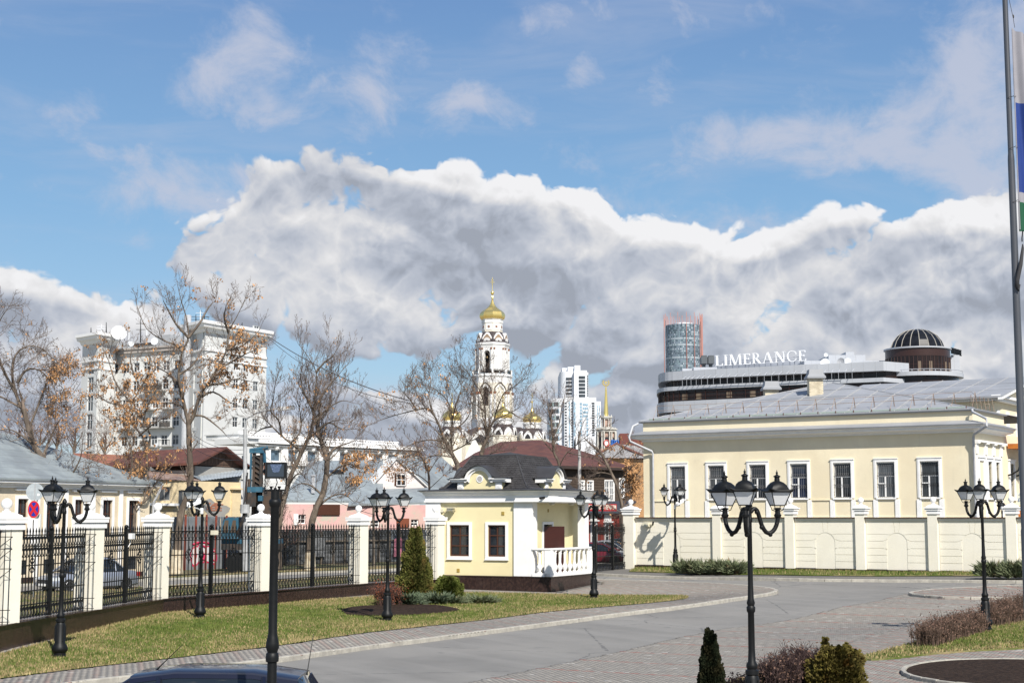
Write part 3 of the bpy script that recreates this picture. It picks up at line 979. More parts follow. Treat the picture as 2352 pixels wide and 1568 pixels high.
def iron_panel(root,f,s0,s1,zb,style=0,post=True,med=True,zs=1.0):
 """one bay between pillars: rails, upright bars, posts, scroll work"""
 global bar_me
 if bar_me is None:
  mb = MB()
  mb.abox(-.012,.012,-.012,.012,0,2.36)
  mb.loft([[(-.013,-.013,2.30),(.013,-.013,2.30),(.013,.013,2.30),(-.013,.013,2.30)],[(-.02,-.02,2.345),(.02,-.02,2.345),(.02,.02,2.345),(-.02,.02,2.345)],[(-.001,-.001,2.46),(.001,-.001,2.46),(.001,.001,2.46),(-.001,.001,2.46)]])
  mb.ball((0,0,.73),.024,6,4,1.3)
  bar_me = mb.mesh('bar', iron)
 L_ = s1 - s0
 org = f.pt(s0,zb,0)
 rails = MB()
 for z in (.04,.36,.73,1.42,1.93,2.24):
  rails.abox(0,L_,-.018,.018,z - .016,z + .016)
 pan = link('iron_panel', rails.mesh('iron_panel', iron), root, org, f.rz)
 n_ = max(4,round(L_ / .20))
 sp = L_ / n_
 for i in range(n_ + 1):
  b = bpy.data.objects.new('bar', bar_me)
  COL.objects.link(b)
  b.parent = pan
  b.location = (i * sp,0,0)
 sc_ = MB()
 for i in range(n_):
  x = (i + .5) * sp
  if style == 0:
   scroll_heart(sc_,x,1.95,.28)
   scroll_heart(sc_,x,1.66,.26)
   scroll_heart(sc_,x,.05,.29)
  else:
   scroll_s(sc_,x,1.95,.28)
   scroll_s(sc_,x,.05,.30)
 if style == 0:
  sc_.abox(0,L_,-.015,.015,1.645,1.665)
 if med and L_ > 3:
  for q in (.26,.74):
   medallion(sc_,L_ * q,1.42)
 so = link('scrollwork', sc_.mesh('scrollwork', iron), None)
 so.parent = pan
 so['kind'] = 'stuff'
 if post:
  pb = MB()
  pb.abox(-.055,.055,-.055,.055,0,2.36)
  pb.ball((0,0,2.42),.07,10,8)
  po = link('post', pb.mesh('post', iron, smooth=40), None)
  po.parent = pan
  po.location = (L_ / 2,-.02,0)
 return pan
for i in range(5):
 f = Frame(fence_pts[i],fence_pts[i + 1])
 iron_panel(fence,f,.36,f.L - .36,PLT + .02,style=0 if i < 2 else 1)
f = Frame(PREV,fence_pts[0])
iron_panel(fence,f,f.L - 2.4,f.L - .36,PLT + .02,style=0,post=False)
# outrigged end wings in front of the pillars
for i in (0,1,2,3,4,5):
 x,y = fence_pts[i]
 f = Frame(fence_pts[max(i - 1,0)],fence_pts[i]) if i else Frame(PREV,fence_pts[0])
 mb = MB()
 for q,nn in ((-.62,.10),(-.56,.22),(-.50,.34)):
  p = f.pt(f.L + q,0,nn)
  mb.tube([(p.x,p.y,PLT),(p.x,p.y,PLT + 2.34),(p.x,p.y,PLT + 2.46)],.010,4,rads=[.010,.010,.002])
 for z in (.06,.36,1.42,1.93,2.24):
  a,b,c_ = f.pt(f.L - .66,PLT + z,.03),f.pt(f.L - .48,PLT + z,.38),f.pt(f.L - .64,PLT + z - .3,.04)
  mb.tube([a,b],.010,4)
  if z > .4:
   mb.tube([b,c_],.008,4)
 mb.build('end_wing', iron, fence)
for px,py,dd in ((293 + 11,1163.5,48.7),(499 + 2,1209.5,54.6)):
 pass
# small junction boxes fixed to the fence posts
f = Frame(fence_pts[1],fence_pts[2])
mb = MB()
mb.box(f,f.L / 2 + .10,f.L / 2 + .38,PLT + 2.05,PLT + 2.23,.04,.18)
mb.tube([f.pt(f.L / 2 + .25,PLT + 2.05,.08),f.pt(f.L / 2 + .22,PLT + 1.9,.08),f.pt(f.L / 2 + .06,PLT + 1.75,.04)],.012,5)
tag(mb.build('junction_box', white), 'small white box with a drooping cable on the second iron fence bay', 'junction box')
f = Frame(fence_pts[2],fence_pts[3])
mb = MB()
mb.box(f,f.L / 2 - .12,f.L / 2 + .14,PLT + 2.12,PLT + 2.28,.05,.20)
tag(mb.build('junction_box', mat('cream_plastic', (.68, .64, .50), .5)), 'cream box on the middle post of the fence bay with graffiti behind', 'junction box')
# ------------------------------------------------------------------ gatehouse
C0 = Vector((.853,68.0))
UL = Vector((-.90,.436)).normalized()     # along the front,to the left
VB = Vector((.436,.90)).normalized()      # back / right
gh = thing('gatehouse', 'pale yellow gatehouse with dark mansard roof, arched dormers and a white corner porch', 'gatehouse', (C0.x, C0.y, .3))
def gp(u,v):
 q = C0 + UL * u + VB * v
 return (q.x,q.y)
FRT = Frame(gp(5.2,0),gp(0,0))          # front,s from left; n towards the camera
RGT = Frame(gp(0,0),gp(0,6.3))          # right-hand side,n to the right
ZP,ZF,ZC = .95,4.19,4.73
LF = FRT.L
# body walls
s1a,zt1 = FRT.hit(1033.5,1205)
s1b,zb1 = FRT.hit(1078,1276)
s2a = FRT.s_at(1121.5)
s2b = FRT.s_at(1161.5)
zt1,zb1 = 3.20,1.80
mb = MB()
wall(mb,FRT,.0,LF - .0,ZP,ZF,[(s1a,s1b,zb1,zt1),(s2a,s2b,zb1,zt1)],depth=.2)
ds0,ds1 = 1.25,2.18            # doorway on the porch wall
wall(mb,RGT,0,6.3,ZP,ZF,[(ds0,ds1,ZP + .02,3.22)],depth=.2)
lf = Frame(gp(5.2,6.3),gp(5.2,0))
wall(mb,lf,0,6.3,ZP,ZF)
bk = Frame(gp(0,6.3),gp(5.2,6.3))
wall(mb,bk,0,5.2,ZP,ZF)
mb.build('wall', yellow, gh)
mb = MB()
mb.plan([gp(.25,.25),gp(.25,6.0),gp(5.0,6.0),gp(5.0,.25)],1.0,4.1)
mb.build('dark_interior', mat('dark_room', (.03, .028, .026), .9), gh)
# plinth with tiles
plpts = [gp(5.24,6.3),gp(5.24,-.06),gp(-.06,-.06),gp(-.95,-.06),gp(-.98,1.2),gp(-.98,2.6),gp(-.95,3.8),gp(-.88,4.85),gp(-.05,5.1),gp(-.05,6.3)]
mb = MB()
mb.plan(plpts,-.1,ZP)
mb.build('plinth_core', granite, gh)
for i in range(1,len(plpts) - 2):
 f = Frame(plpts[i],plpts[i + 1])
 k = max(1,round(f.L / .42))
 w_ = f.L / k
 mb = MB()
 mb.abox(-w_ / 2 + .004,w_ / 2 - .004,-.022,0,.1,ZP - .02)
 tm = mb.mesh('tile', granite)
 for j in range(k):
  link('tile', tm, gh, f.pt((j + .5) * w_, 0, .002), f.rz)
mb = MB()
profile(mb,plpts[:9],[(.0,ZP - .05),(.045,ZP - .05),(.045,ZP + .0),(.0,ZP + .005)])
mb.build('plinth_cap', granite, gh)
# pilasters
mb = MB()
mb.box(FRT,LF - .82,LF + .10,ZP + .01,ZF,.002,.10)
mb.box(RGT,.002,.42,ZP + .012,ZF - .002,.003,.10)
mb.build('pilaster', white, gh)
mb = MB()
mb.box(FRT,-.10,.66,ZP + .01,ZF,.002,.10)
mb.build('pilaster', white, gh)
mb = MB()
q = gp(-.62,4.55)
ff = Frame(gp(-.80,4.62),gp(-.44,4.62))
mb.box(ff,0,ff.L,ZP + .01,ZF,-.45,.0)
mb.build('porch_column', white, gh)
# entablature: main body and the rounded porch canopy
can = [gp(5.30,6.4),gp(5.30,-.12),gp(.72,-.12),gp(.66,-.26),gp(-.35,-.26),gp(-.95,-.24),gp(-1.12,.35),gp(-1.22,1.2),gp(-1.26,2.2),gp(-1.20,3.2),gp(-1.06,4.1),gp(-.84,4.85),gp(-.5,5.5),gp(-.06,6.0),gp(-.06,6.4)]
mb = MB()
mb.plan(can,ZF,ZC - .05)
mb.build('frieze', white, gh)
mb = MB()
profile(mb,can[:-1],[(.0,ZF + .03),(.05,ZF + .03),(.05,ZF + .10),(.01,ZF + .11),(.01,ZC - .22),(.06,ZC - .18),(.10,ZC - .12),(.10,ZC - .08),(.22,ZC - .03),(.22,ZC - .002),(0,ZC - .002)])
mb.build('cornice', white, gh)
mb = MB()
profile(mb,can[:-1],[(-.6,ZC),(.27,ZC),(.27,ZC + .035),(-.6,ZC + .10)])
mb.plan([gp(4.7,5.8),gp(4.7,.5),gp(.0,.5),gp(-.55,.45),gp(-.65,2.2),gp(-.5,4),gp(-.06,5.2),gp(.2,5.8)],ZC + .01,ZC + .10)
mb.build('eaves_flashing', roofdarkm, gh)
# mansard roof: a core with rows of scalloped shingles
ZT = 6.36
low = [(.30,.35),(4.85,.35),(4.85,5.9),(.30,5.9)]
def mans(t):
 """inset of the mansard at height fraction t"""
 pr = [(0,0),(.06,.17),(.2,.36),(.5,.68),(1,1.15)]
 for (a,b),(c_,d) in zip(pr,pr[1:]):
  if t <= c_:
   return b + (d - b) * (t - a) / (c_ - a)
 return pr[-1][1]
def mring(t,ex=0.0):
 i_ = mans(t) - ex
 z = ZC + .09 + (ZT - ZC - .09) * t
 return [gp(.30 + i_,.35 + i_) + (z,),gp(4.85 - i_,.35 + i_) + (z,),gp(4.85 - i_,5.9 - i_) + (z,),gp(.30 + i_,5.9 - i_) + (z,)]
mb = MB()
mb.loft([mring(t) for t in (0,.06,.2,.5,1)])
top = mring(1)
apx = gp(2.57,3.1) + (ZT + .22,)
mb.add(top + [apx],[(0,1,4),(1,2,4),(2,3,4),(3,0,4)])
mb.build('mansard_roof', roofdark, gh)
mb = MB()
for i in range(4):
 a,b = Vector(top[i]),Vector(top[(i + 1) % 4])
 mb.obox((a + b) / 2 + Vector((0,0,.01)),b - a,(0,0,1),(b - a).length + .06,.05,.06)
mb.build('roof_edge_trim', roofdarkm, gh)
mb = MB()
for ci in (0,1,3):
 mb.tube([Vector(mring(t)[ci]) + Vector((0,0,.02)) for t in (0,.06,.2,.5,1)],.035,5)
mb.build('hip_ridge', roofdarkm, gh)
# shingles: rounded tabs on the two faces in view
shm = None
rows = 15
tabw = .215
faces_ = [((4.85, 1), (.30, 1), 'front'), ((.30, 1), (.30, 1), 'right')]
for face in ('front', 'right'):
 cnt = 0
 rest = MB()
 for r_ in range(rows):
  t0,t1 = r_ / rows,(r_ + 1.25) / rows
  t1 = min(t1,1)
  i0,i1 = mans(t0),mans(t1)
  z0,z1 = ZC + .09 + (ZT - ZC - .09) * t0,ZC + .09 + (ZT - ZC - .09) * t1
  if face == 'front':
   A,B = gp(4.85 - i0,.35 + i0),gp(.30 + i0,.35 + i0)
   inn = VB
  else:
   A,B = gp(.30 + i0,.35 + i0),gp(.30 + i0,5.9 - i0)
   inn = UL
  A,B = Vector(A),Vector(B)
  d = (B - A)
  L_ = d.length
  d.normalize()
  k = int(L_ / tabw)
  off = (L_ - k * tabw) / 2 + (tabw * .5 if r_ % 2 else 0)
  for j in range(k):
   s_ = off + (j + .5) * tabw
   if s_ > L_ - .05:
    continue
   ctr = A + d * s_
   hw = tabw / 2 - .006
   low_z = z0
   pts = []
   for px_,dz in ((-1,.3),(-.8,.12),(-.4,.02),(.4,.02),(.8,.12),(1,.3)):
    fz = dz
    q = ctr + d * px_ * hw + inn * ((i1 - i0) * fz) - inn * .022
    pts.append((q.x,q.y,z0 + (z1 - z0) * fz + .012))
   qa = ctr + d * hw + inn * (i1 - i0) - inn * .004
   qb = ctr - d * hw + inn * (i1 - i0) - inn * .004
   pts += [(qa.x,qa.y,z1),(qb.x,qb.y,z1)]
   body = [(x + inn.x * .02,y + inn.y * .02,z - .010) for x,y,z in pts]
   m2 = MB()
   n_ = len(pts)
   m2.add(pts + body,[tuple(range(n_))] + [(i,i + n_,(i + 1) % n_ + n_,(i + 1) % n_) for i in range(6)])
   if cnt < 148:
    m2.build('shingle', roofdark, gh)
    cnt += 1
   else:
    rest.add(m2.v,m2.f)
 o = rest.build('upper_shingles', roofdark, gh)
 if o:
  o['kind'] = 'stuff'
# arched dormers
def dormer(f,s,n,deep):
 """f: wall plane frame, s centre, n offset of the face"""
 zb,zs,W = ZC + .08,ZC + .36,1.14
 R1,R0 = .70,.52
 zc = zs + .28
 arc = [(s - R0 * math.cos(math.pi * i / 14),zs + .02 + R0 * 1.03 * math.sin(math.pi * i / 14)) for i in range(15)]
 face = MB()
 face.prism(f,[(s - W,zb),(s + W,zb),(s + W,zs),(s + R0,zs)] + arc[::-1] + [(s - R0,zs),(s - W,zs)],n - .3,n)
 d = face.build('dormer', yellow, gh)
 tr = MB()
 a0 = [(s - R0 * math.cos(math.pi * i / 18),zs + .02 + R0 * 1.03 * math.sin(math.pi * i / 18)) for i in range(19)]
 a1 = [(s - (R0 + .10) * math.cos(math.pi * i / 18),zs + .02 + (R0 + .10) * 1.03 * math.sin(math.pi * i / 18)) for i in range(19)]
 a2 = [(s - (R0 + .20) * math.cos(math.pi * i / 18),zs + .02 + (R0 + .20) * 1.03 * math.sin(math.pi * i / 18)) for i in range(19)]
 for inner,outer,nn in ((a0,a1,.07),(a1,a2,.16)):
  for i in range(18):
   tr.prism(f,[inner[i],outer[i],outer[i + 1],inner[i + 1]],n,n + nn)
 for q in (-1,1):
  x0,x1 = sorted((s + q * (R0 + .02),s + q * (W + .26)))
  tr.box(f,x0,x1,zs + .02,zs + .07,n - deep * .3,n + .07)
  tr.box(f,x0,x1,zs + .07,zs + .16,n - deep * .3,n + .16)
  tr.box(f,min(x0,s + q * (R0 + .1)),max(x1,s + q * (R0 + .1)),zs + .16,zs + .21,n - deep * .3,n + .23)
 t_ = tr.build('dormer_cornice', white, None)
 t_.parent = d
 t_.data.transform(Matrix.Translation(-ORI[gh]))
 for q in (-1,1):
  bx = MB()
  c_ = s + q * (W - .17)
  bx.box(f,c_ - .16,c_ + .16,zb + .01,zs - .0,n,n + .03)
  bx.box(f,c_ - .11,c_ + .11,zb + .06,zs - .05,n + .03,n + .045)
  bx.box(f,c_ - .05,c_ + .05,zb + .11,zs - .10,n + .045,n + .055)
  b_ = bx.build('square_rosette', white, None)
  b_.data.transform(Matrix.Translation(-ORI[gh]))
  b_.parent = d
 # curved lead roof: barrel over the arch and wings,running back into the mansard
 rf = MB()
 RR = R0 + .215
 outl = [(s - W - .30,zs + .215),(s - RR - .16,zs + .22),(s - RR - .03,zs + .28)] + [(s - RR * math.cos(a),zs + .02 + RR * 1.03 * math.sin(a)) for a in [math.pi * (i / 16) for i in range(3,14)]] + [(s + RR + .03,zs + .28),(s + RR + .16,zs + .22),(s + W + .30,zs + .215)]
 up = [(a,b + .03) for a,b in outl]
 r0 = [f.pt(a,b,n + .26) for a,b in outl] + [f.pt(a,b,n + .26) for a,b in up[::-1]]
 r1 = [f.pt(a,b,n - deep) for a,b in outl] + [f.pt(a,b,n - deep) for a,b in up[::-1]]
 rf.loft([r0,r1])
 r_ = rf.build('dormer_roof', roofdarkm, None, smooth=35)
 r_.data.transform(Matrix.Translation(-ORI[gh]))
 r_.parent = d
 # dark cheeks
 ck = MB()
 for q in (-1,1):
  x0,x1 = sorted((s + q * (W - .02),s + q * W - q * .06))
  ck.box(f,x0,x1,zb,zs + .2,n - deep,n - .31)
 c_ = ck.build('dormer_cheek', mat('dark_brown_boarding', (.045, .024, .02), .6), None)
 c_.data.transform(Matrix.Translation(-ORI[gh]))
 c_.parent = d
 return zs
cs = FRT.s_at(1099.5,-.2)
zs = dormer(FRT,cs,-.30,1.25)
dormer(RGT,3.15,-.25,1.25)
lfr = Frame(gp(5.2,6.3),gp(5.2,0))
dormer(lfr,3.2,-.30,1.25)
# round louvred vent
zv = zs + .18
mb = MB()
ring = [FRT.pt(cs + .15 * math.cos(2 * math.pi * i / 20),zv + .15 * math.sin(2 * math.pi * i / 20),-.30) for i in range(21)]
mb.tube(ring,.03,6,False)
mb.build('vent_ring', white, gh, smooth=40)
mb = MB()
mb.prism(FRT,[(cs + .13 * math.cos(2 * math.pi * i / 16),zv + .13 * math.sin(2 * math.pi * i / 16)) for i in range(16)],-.31,-.295)
mb.build('vent_back', woodbrown, gh)
for i in range(6):
 z = zv - .10 + i * .04
 hw = math.sqrt(max(.0,.13**2 - (z - zv)**2))
 mb = MB()
 mb.box(FRT,cs - hw,cs + hw,z,z + .018,-.295,-.27)
 mb.build('vent_louvre', white, gh)
# windows
for a,b in ((s1a,s1b),(s2a,s2b)):
 mb = MB()
 w_ = .13
 frame_trim(mb,FRT,a,b,zb1,zt1,w_,.002,.05)
 mb.box(FRT,a - w_ - .03,b + w_ + .03,zb1 - w_ - .03,zb1 - w_,.002,.08)
 mb.build('window_surround', white, gh)
 wn = window(FRT,a,b,zb1,zt1,gh,(2,3),woodbrown,winglass,n=-.10,fw=.07,t=.06)
 mb = MB()
 mb.tube([FRT.pt(a + .20,2.9,-.16),FRT.pt(a + .17,2.3,-.16),FRT.pt(a + .24,1.95,-.16)],.05,6)
 mb.tube([FRT.pt(b - .16,2.9,-.16),FRT.pt(b - .19,2.3,-.16)],.05,6)
 mb.build('curtain', mat('white_curtain', (.45, .45, .43), .9), gh)
# doorway,leaf standing open,white surround
mb = MB()
frame_trim(mb,RGT,ds0,ds1,ZP + .02,3.22,.12,.002,.05,bottom=False)
mb.build('door_surround', white, gh)
doorm = mat('dark_red_door', (.045, .011, .007), .3, var=.08, spec=.5)
dl = Frame(gp(-.06,2.05),gp(-.78,1.60))
dl = Frame(gp(-.04,2.10),gp(-.78,2.55))
mb = MB()
hinge = Vector(gp(-.03,1.28))
e = Vector((1,-.12)).normalized() * .93
dl = Frame(hinge,hinge + e)
mb.box(dl,0,.93,ZP + .04,3.14,-.03,.03)
do = mb.build('door', doorm, gh)
mb = MB()
mb.tube([dl.pt(.85,2.0,.03),dl.pt(.85,2.0,.08),dl.pt(.74,2.0,.08)],.012,5)
h_ = mb.build('handle', iron, None)
h_.data.transform(Matrix.Translation(-ORI[gh]))
h_.parent = do
# balustrade
bal = MB()
pr = [(.075,0),(.075,.05),(.045,.06),(.05,.10),(.085,.17),(.095,.25),(.085,.32),(.05,.39),(.055,.42),(.042,.45),(.045,.6),(.055,.78),(.07,.88),(.05,.90),(.05,.92),(.075,.94),(.075,.98)]
bal.lathe(0,0,[(r_ * 1.3,z_) for r_,z_ in pr],12)
balm = bal.mesh('baluster', white, smooth=50)
pb = ZP + .15
railp = [gp(-.10,-.02),gp(-.86,-.02),gp(-.90,1.2),gp(-.92,2.4),gp(-.90,3.6),gp(-.86,4.5)]
mb = MB()
profile(mb,railp,[(-.10,pb + .98),(-.13,pb + 1.02),(-.13,pb + 1.09),(.13,pb + 1.09),(.13,pb + 1.02),(.10,pb + .98)])
mb.build('handrail', white, gh)
mb = MB()
profile(mb,railp,[(-.12,ZP + .005),(-.12,pb),(.12,pb),(.12,ZP + .005)])
mb.build('bottom_rail', white, gh)
for (u,v) in ((-.86,-.0),(-.40,-.0)):
 if u == -.86:
  q = Frame(gp(-.70,-.14),gp(-1.02,-.14))
  mb = MB()
  mb.box(q,0,.0 + q.L,ZP + .006,pb + .979,-.30,.0)
  mb.build('newel_post', white, gh)
 else:
  link('baluster', balm, gh, (*gp(u, v), pb), 0)
for i in range(8):
 v = .52 + i * .53
 u = -.90 - .02 * math.sin(math.pi * v / 4.6)
 link('baluster', balm, gh, (*gp(u, v), pb), 0)
mb = MB()
q = Frame(gp(-.82,4.42),gp(-.98,4.42))
mb = MB()
q = gp(-.9,4.62)
mb.abox(q[0] - .13,q[0] + .13,q[1] - .13,q[1] + .13,ZP + .007,pb + .978)
mb.build('newel_post', white, gh)
# ceiling lamps,camera,flood light,vents
for u,v in ((-.5,1.1),(-.55,3.2)):
 mb = MB()
 q = gp(u,v)
 mb.lathe(q[0],q[1],[(.15,ZF - .001),(.15,ZF - .03),(.12,ZF - .07),(.06,ZF - .10),(.001,ZF - .105)],16)
 mb.build('ceiling_lamp', mat('opal_shade', (.55, .53, .45), .4), gh, smooth=40)
brass = mat('ochre_grille', (.42, .30, .07), .6, col2=(.30, .20, .05), scale=20)
for px,py,nn in ((1155.2,1178.5,0),(1052.7,1309.3,0)):
 a,b = FRT.hit(px,py)
 mb = MB()
 mb.box(FRT,a - .07,a + .07,b - .08,b + .08,.001,.02)
 mb.build('wall_vent', brass, gh)
a,b = RGT.hit(1259,1172)
mb = MB()
mb.box(RGT,a - .06,a + .06,b - .07,b + .07,.001,.02)
mb.build('wall_vent', brass, gh)
a,b = FRT.hit(1244,1144,.35)
mb = MB()
mb.tube([FRT.pt(a + .12,b + .05,.1),FRT.pt(a,b,.52)],.055,10)
tag(mb.build('security_camera', iron), 'small black bullet camera on the white frieze above the gatehouse porch', 'security camera')
a,b = FRT.hit(1042,1171.5)
mb = MB()
mb.box(FRT,a - .18,a + .12,b - .02,b + .12,.12,.34)
mb.box(FRT,a - .26,a + .20,b + .10,b + .13,.10,.42)
mb.box(FRT,a - .05,a + .05,b - .10,b - .02,.0,.16)
mb.tube([FRT.pt(a - .15,b,.14),FRT.pt(a - .3,b - .08,.06),FRT.pt(a - .5,b,.05)],.012,5)
mb.box(FRT,a - .72,a - .5,b - .08,b + .08,.001,.09)
tag(mb.build('floodlight', mat('cream_plastic', (.68, .64, .50), .5)), 'cream floodlight and switch box on the yellow gatehouse wall above the left window', 'floodlight')
# ------------------------------------------------------------------ entrance gate
gate_f = Frame((4.3,79.4),(6.35,83.6))
gate = thing('entrance_gate', 'black wrought iron gate between the gatehouse and the cream wall', 'gate', gate_f.pt(0, .6))
iron_panel(gate,gate_f,.15,gate_f.L / 2 - .05,.78,1,post=False,med=False)
iron_panel(gate,gate_f,gate_f.L / 2 + .05,gate_f.L - .30,.78,1,post=False,med=False)
mb = MB()
mb.box(gate_f,gate_f.L / 2 - .05,gate_f.L / 2 + .05,.6,3.1,-.06,.06)
mb.build('gate_post', iron, gate)
mb = MB()
mb.box(gate_f,-.05,.1,.6,3.1,-.06,.06)
mb.build('gate_post', iron, gate)
# ------------------------------------------------------------------ cream wall on the right
gw = thing('boundary_wall', 'cream rendered wall with arched niches, white capped pillars and brown coping', 'wall', WALL.pt(10, .7))
ZB,ZW = .90,3.50
def wb(s):
 p = WALL.pt(s,0,.3)
 return gz(p.x,p.y) + HK
pil = [WALL.s_at(px,.1) for px in (1446,1644.7,1811,1972.6,2138.9,2318.5)]
pil += [pil[-1] + 3.55,pil[-1] + 7.1]
pw = .47
mb = MB()
mb.box(WALL,pil[0],pil[-1],.3,ZW,-.3,0)
mb.build('wall_core', creamw, gw)
mb = MB()
mb.box(WALL,pil[0] + .2,pil[-1],.3,1.00,.0,.10)
mb.build('granite_base', granite, gw)
pm2 = pillar_meshes(0,hs=2.72,wd=pw,cap=.74)
for i,s in enumerate(pil):
 z = 1.0
 if i == 0:
  put_pillar(gw,pillar_meshes(0,hs=2.98,wd=.62,cap=.86),*WALL.pt(s - .05,.7,-.1),WALL.rz)
 else:
  put_pillar(gw,pm2,*WALL.pt(s,.98,-.08),WALL.rz)
copm = mat('brown_painted_coping', (.10, .058, .045), .5)
blk_cache = {}
for i in range(len(pil) - 2):
 a,b = pil[i] + (.31 if i == 0 else pw / 2),pil[i + 1] - pw / 2
 mb = MB()
 mb.box(WALL,a + .02,b - .02,ZW,ZW + .05,-.4,.16)
 mb.build('coping', copm, gw)
 mb = MB()
 mb.prism(WALL.shift(0),[(a + .04,ZW - .13),(b - .04,ZW - .13),(b - .04,ZW - .002),(a + .04,ZW - .002)],.0,.07)
 mb.build('coping_moulding', creamw, gw)
 # raised blocks round a plain arched niche
 m_ = (a + b) / 2 - (.0 if i else .15)
 r_ = .50
 zc = 2.28
 zt = ZW - .14
 g = .012
 rows_ = [1.01,1.36,1.70,2.04,2.38,2.72,zt]
 for q in (-1,1):
  xo = (b - .06) if q > 0 else (a + .06)
  for k in range(5):
   z0,z1 = rows_[k] + g,rows_[k + 1] - g
   if k < 3:
    pts = [(xo,z0),(m_ + q * (r_ + g),z0),(m_ + q * (r_ + g),z1),(xo,z1)]
    if z1 > zc:
     pts = [(xo,z0),(m_ + q * (r_ + g),z0),(m_ + q * (r_ + g),zc),(m_ + q * (r_ + g) * .99,z1),(xo,z1)]
   else:
    # voussoir courses: the joint bends down to the arch
    t0 = .05 if k == 3 else .42
    t1 = .42 if k == 3 else .80
    if k == 3:
     pts = [(xo,z0),(m_ + q * (r_ + .18),z0),(m_ + q * (r_ + g),z0 - .10)]
     pts += [(m_ + q * (r_ + g) * math.cos(t),zc + (r_ + g) * math.sin(t)) for t in (0,.12,.24,.36)]
     pts += [(m_ + q * (r_ + .20),z1),(xo,z1)]
    else:
     pts = [(xo,z0),(m_ + q * (r_ + .22),z0)]
     pts += [(m_ + q * (r_ + g) * math.cos(t),zc + (r_ + g) * math.sin(t)) for t in (.42,.6,.78,.92)]
     pts += [(m_ + q * (r_ + .10),z1),(xo,z1)]
   if q < 0:
    pts = pts[::-1]
   o = MB().prism(WALL, pts, 0, .015).build('rusticated_block', creamw, gw)
  # top block beside the keystone
  pts = [(xo,rows_[5] + g),(m_ + q * (r_ + .12),rows_[5] + g)]
  pts += [(m_ + q * (r_ + g) * math.cos(t),zc + (r_ + g) * math.sin(t)) for t in (.96,1.1,1.25,1.36)]
  pts += [(m_ + q * .17,zt),(xo,zt)]
  if q < 0:
   pts = pts[::-1]
  MB().prism(WALL, pts, 0, .015).build('rusticated_block', creamw, gw)
 t_ = [(m_ + (r_ + g) * math.cos(t),zc + (r_ + g) * math.sin(t)) for t in (1.40,1.5,1.64,1.74)]
 MB().prism(WALL, [(m_ + .14, zt)] + t_ + [(m_ - .14, zt)], 0, .015).build('keystone', creamw, gw)
# camera cluster on the wall
s,z = WALL.hit(1490,1203)
mb = MB()
mb.box(WALL,s - .30,s - .12,z - .08,z + .09,.02,.16)
mb.box(WALL,s - .10,s + .10,z - .14,z + .08,.02,.30)
mb.box(WALL,s + .16,s + .26,z - .07,z + .05,.02,.12)
mb.tube([WALL.pt(s + .2,z,.1),WALL.pt(s + .40,z - .08,.25),WALL.pt(s + .43,z + .05,.3)],.02,6)
mb.mat(1).tube([WALL.pt(s + .40,z - .02,.28),WALL.pt(s + .46,z + .12,.34)],.05,8)
tag(mb.build('wall_camera_box', [mat('cream_plastic', (.68, .64, .50), .5), iron]), 'cream boxes with a small black camera fixed near the top of the cream wall', 'camera box')
# ------------------------------------------------------------------ the long cream building behind the wall
BL = Frame((7.57,88.0),(23.45,77.5))
LB = BL.L
hb = thing('cream_building', 'long single storey cream building with seven grilled windows under a grey pyramid roof', 'building', BL.pt(LB / 2, .8, -5))
ZG = 3.45
ZWT = 7.95
wins = [(1538.3,1575.5),(1629,1662),(1725,1757),(1818,1853),(1915,1955.5),(2013,2057.5),(2115,2157)]
ws = [(BL.s_at(a),BL.s_at(b)) for a,b in wins]
zt_,zb_ = 6.42,4.55
ws = [((a + b) / 2 - .49,(a + b) / 2 + .49) for a,b in ws]
mb = MB()
wall(mb,BL,0,LB,.8,ZWT,[(a,b,zb_,zt_) for a,b in ws],depth=.22)
SD = BL.side(LB,14)
sw = [(SD.s_at(a),SD.s_at(b)) for a,b in ((2247,2256.5),(2266.3,2275),(2282,2290))]
sw = [(.75,1.55),(2.25,2.95),(3.65,4.3),(6.3,7.1),(8.3,9.1),(10.3,11.1),(12.2,13)]
wall(mb,SD,0,14,.8,ZWT,[(a,b,zb_,zt_) for a,b in sw[1:]],depth=.22)
wall(mb,BL.lside(0,14),0,14,.8,ZWT)
b_ = Frame(BL.pt(0,0,-14)[:2],BL.pt(LB,0,-14)[:2])
wall(mb,b_,0,LB,.8,ZWT)
mb.build('wall', cream, hb)
mb = MB()
mb.plan([BL.pt(.5,0,-.5)[:2],BL.pt(LB - .5,0,-.5)[:2],BL.pt(LB - .5,0,-13)[:2],BL.pt(.5,0,-13)[:2]],.9,7.8)
mb.build('dark_interior', mat('dark_room', (.03, .028, .026), .9), hb)
wg3 = mat('glass_with_blinds', (.055, .06, .065), .1, spec=.5, var=.6, scale=1.2, stretch=(6, 6, .2), col2=(.14, .15, .155), lo=.5, hi=.75)
wg4 = mat('sky_reflecting_glass', (.02, .03, .06), .05, spec=.8, var=.5, scale=.8, col2=(.05, .06, .09))
grille = mat('dull_window_grille', (.13, .13, .135), .5)
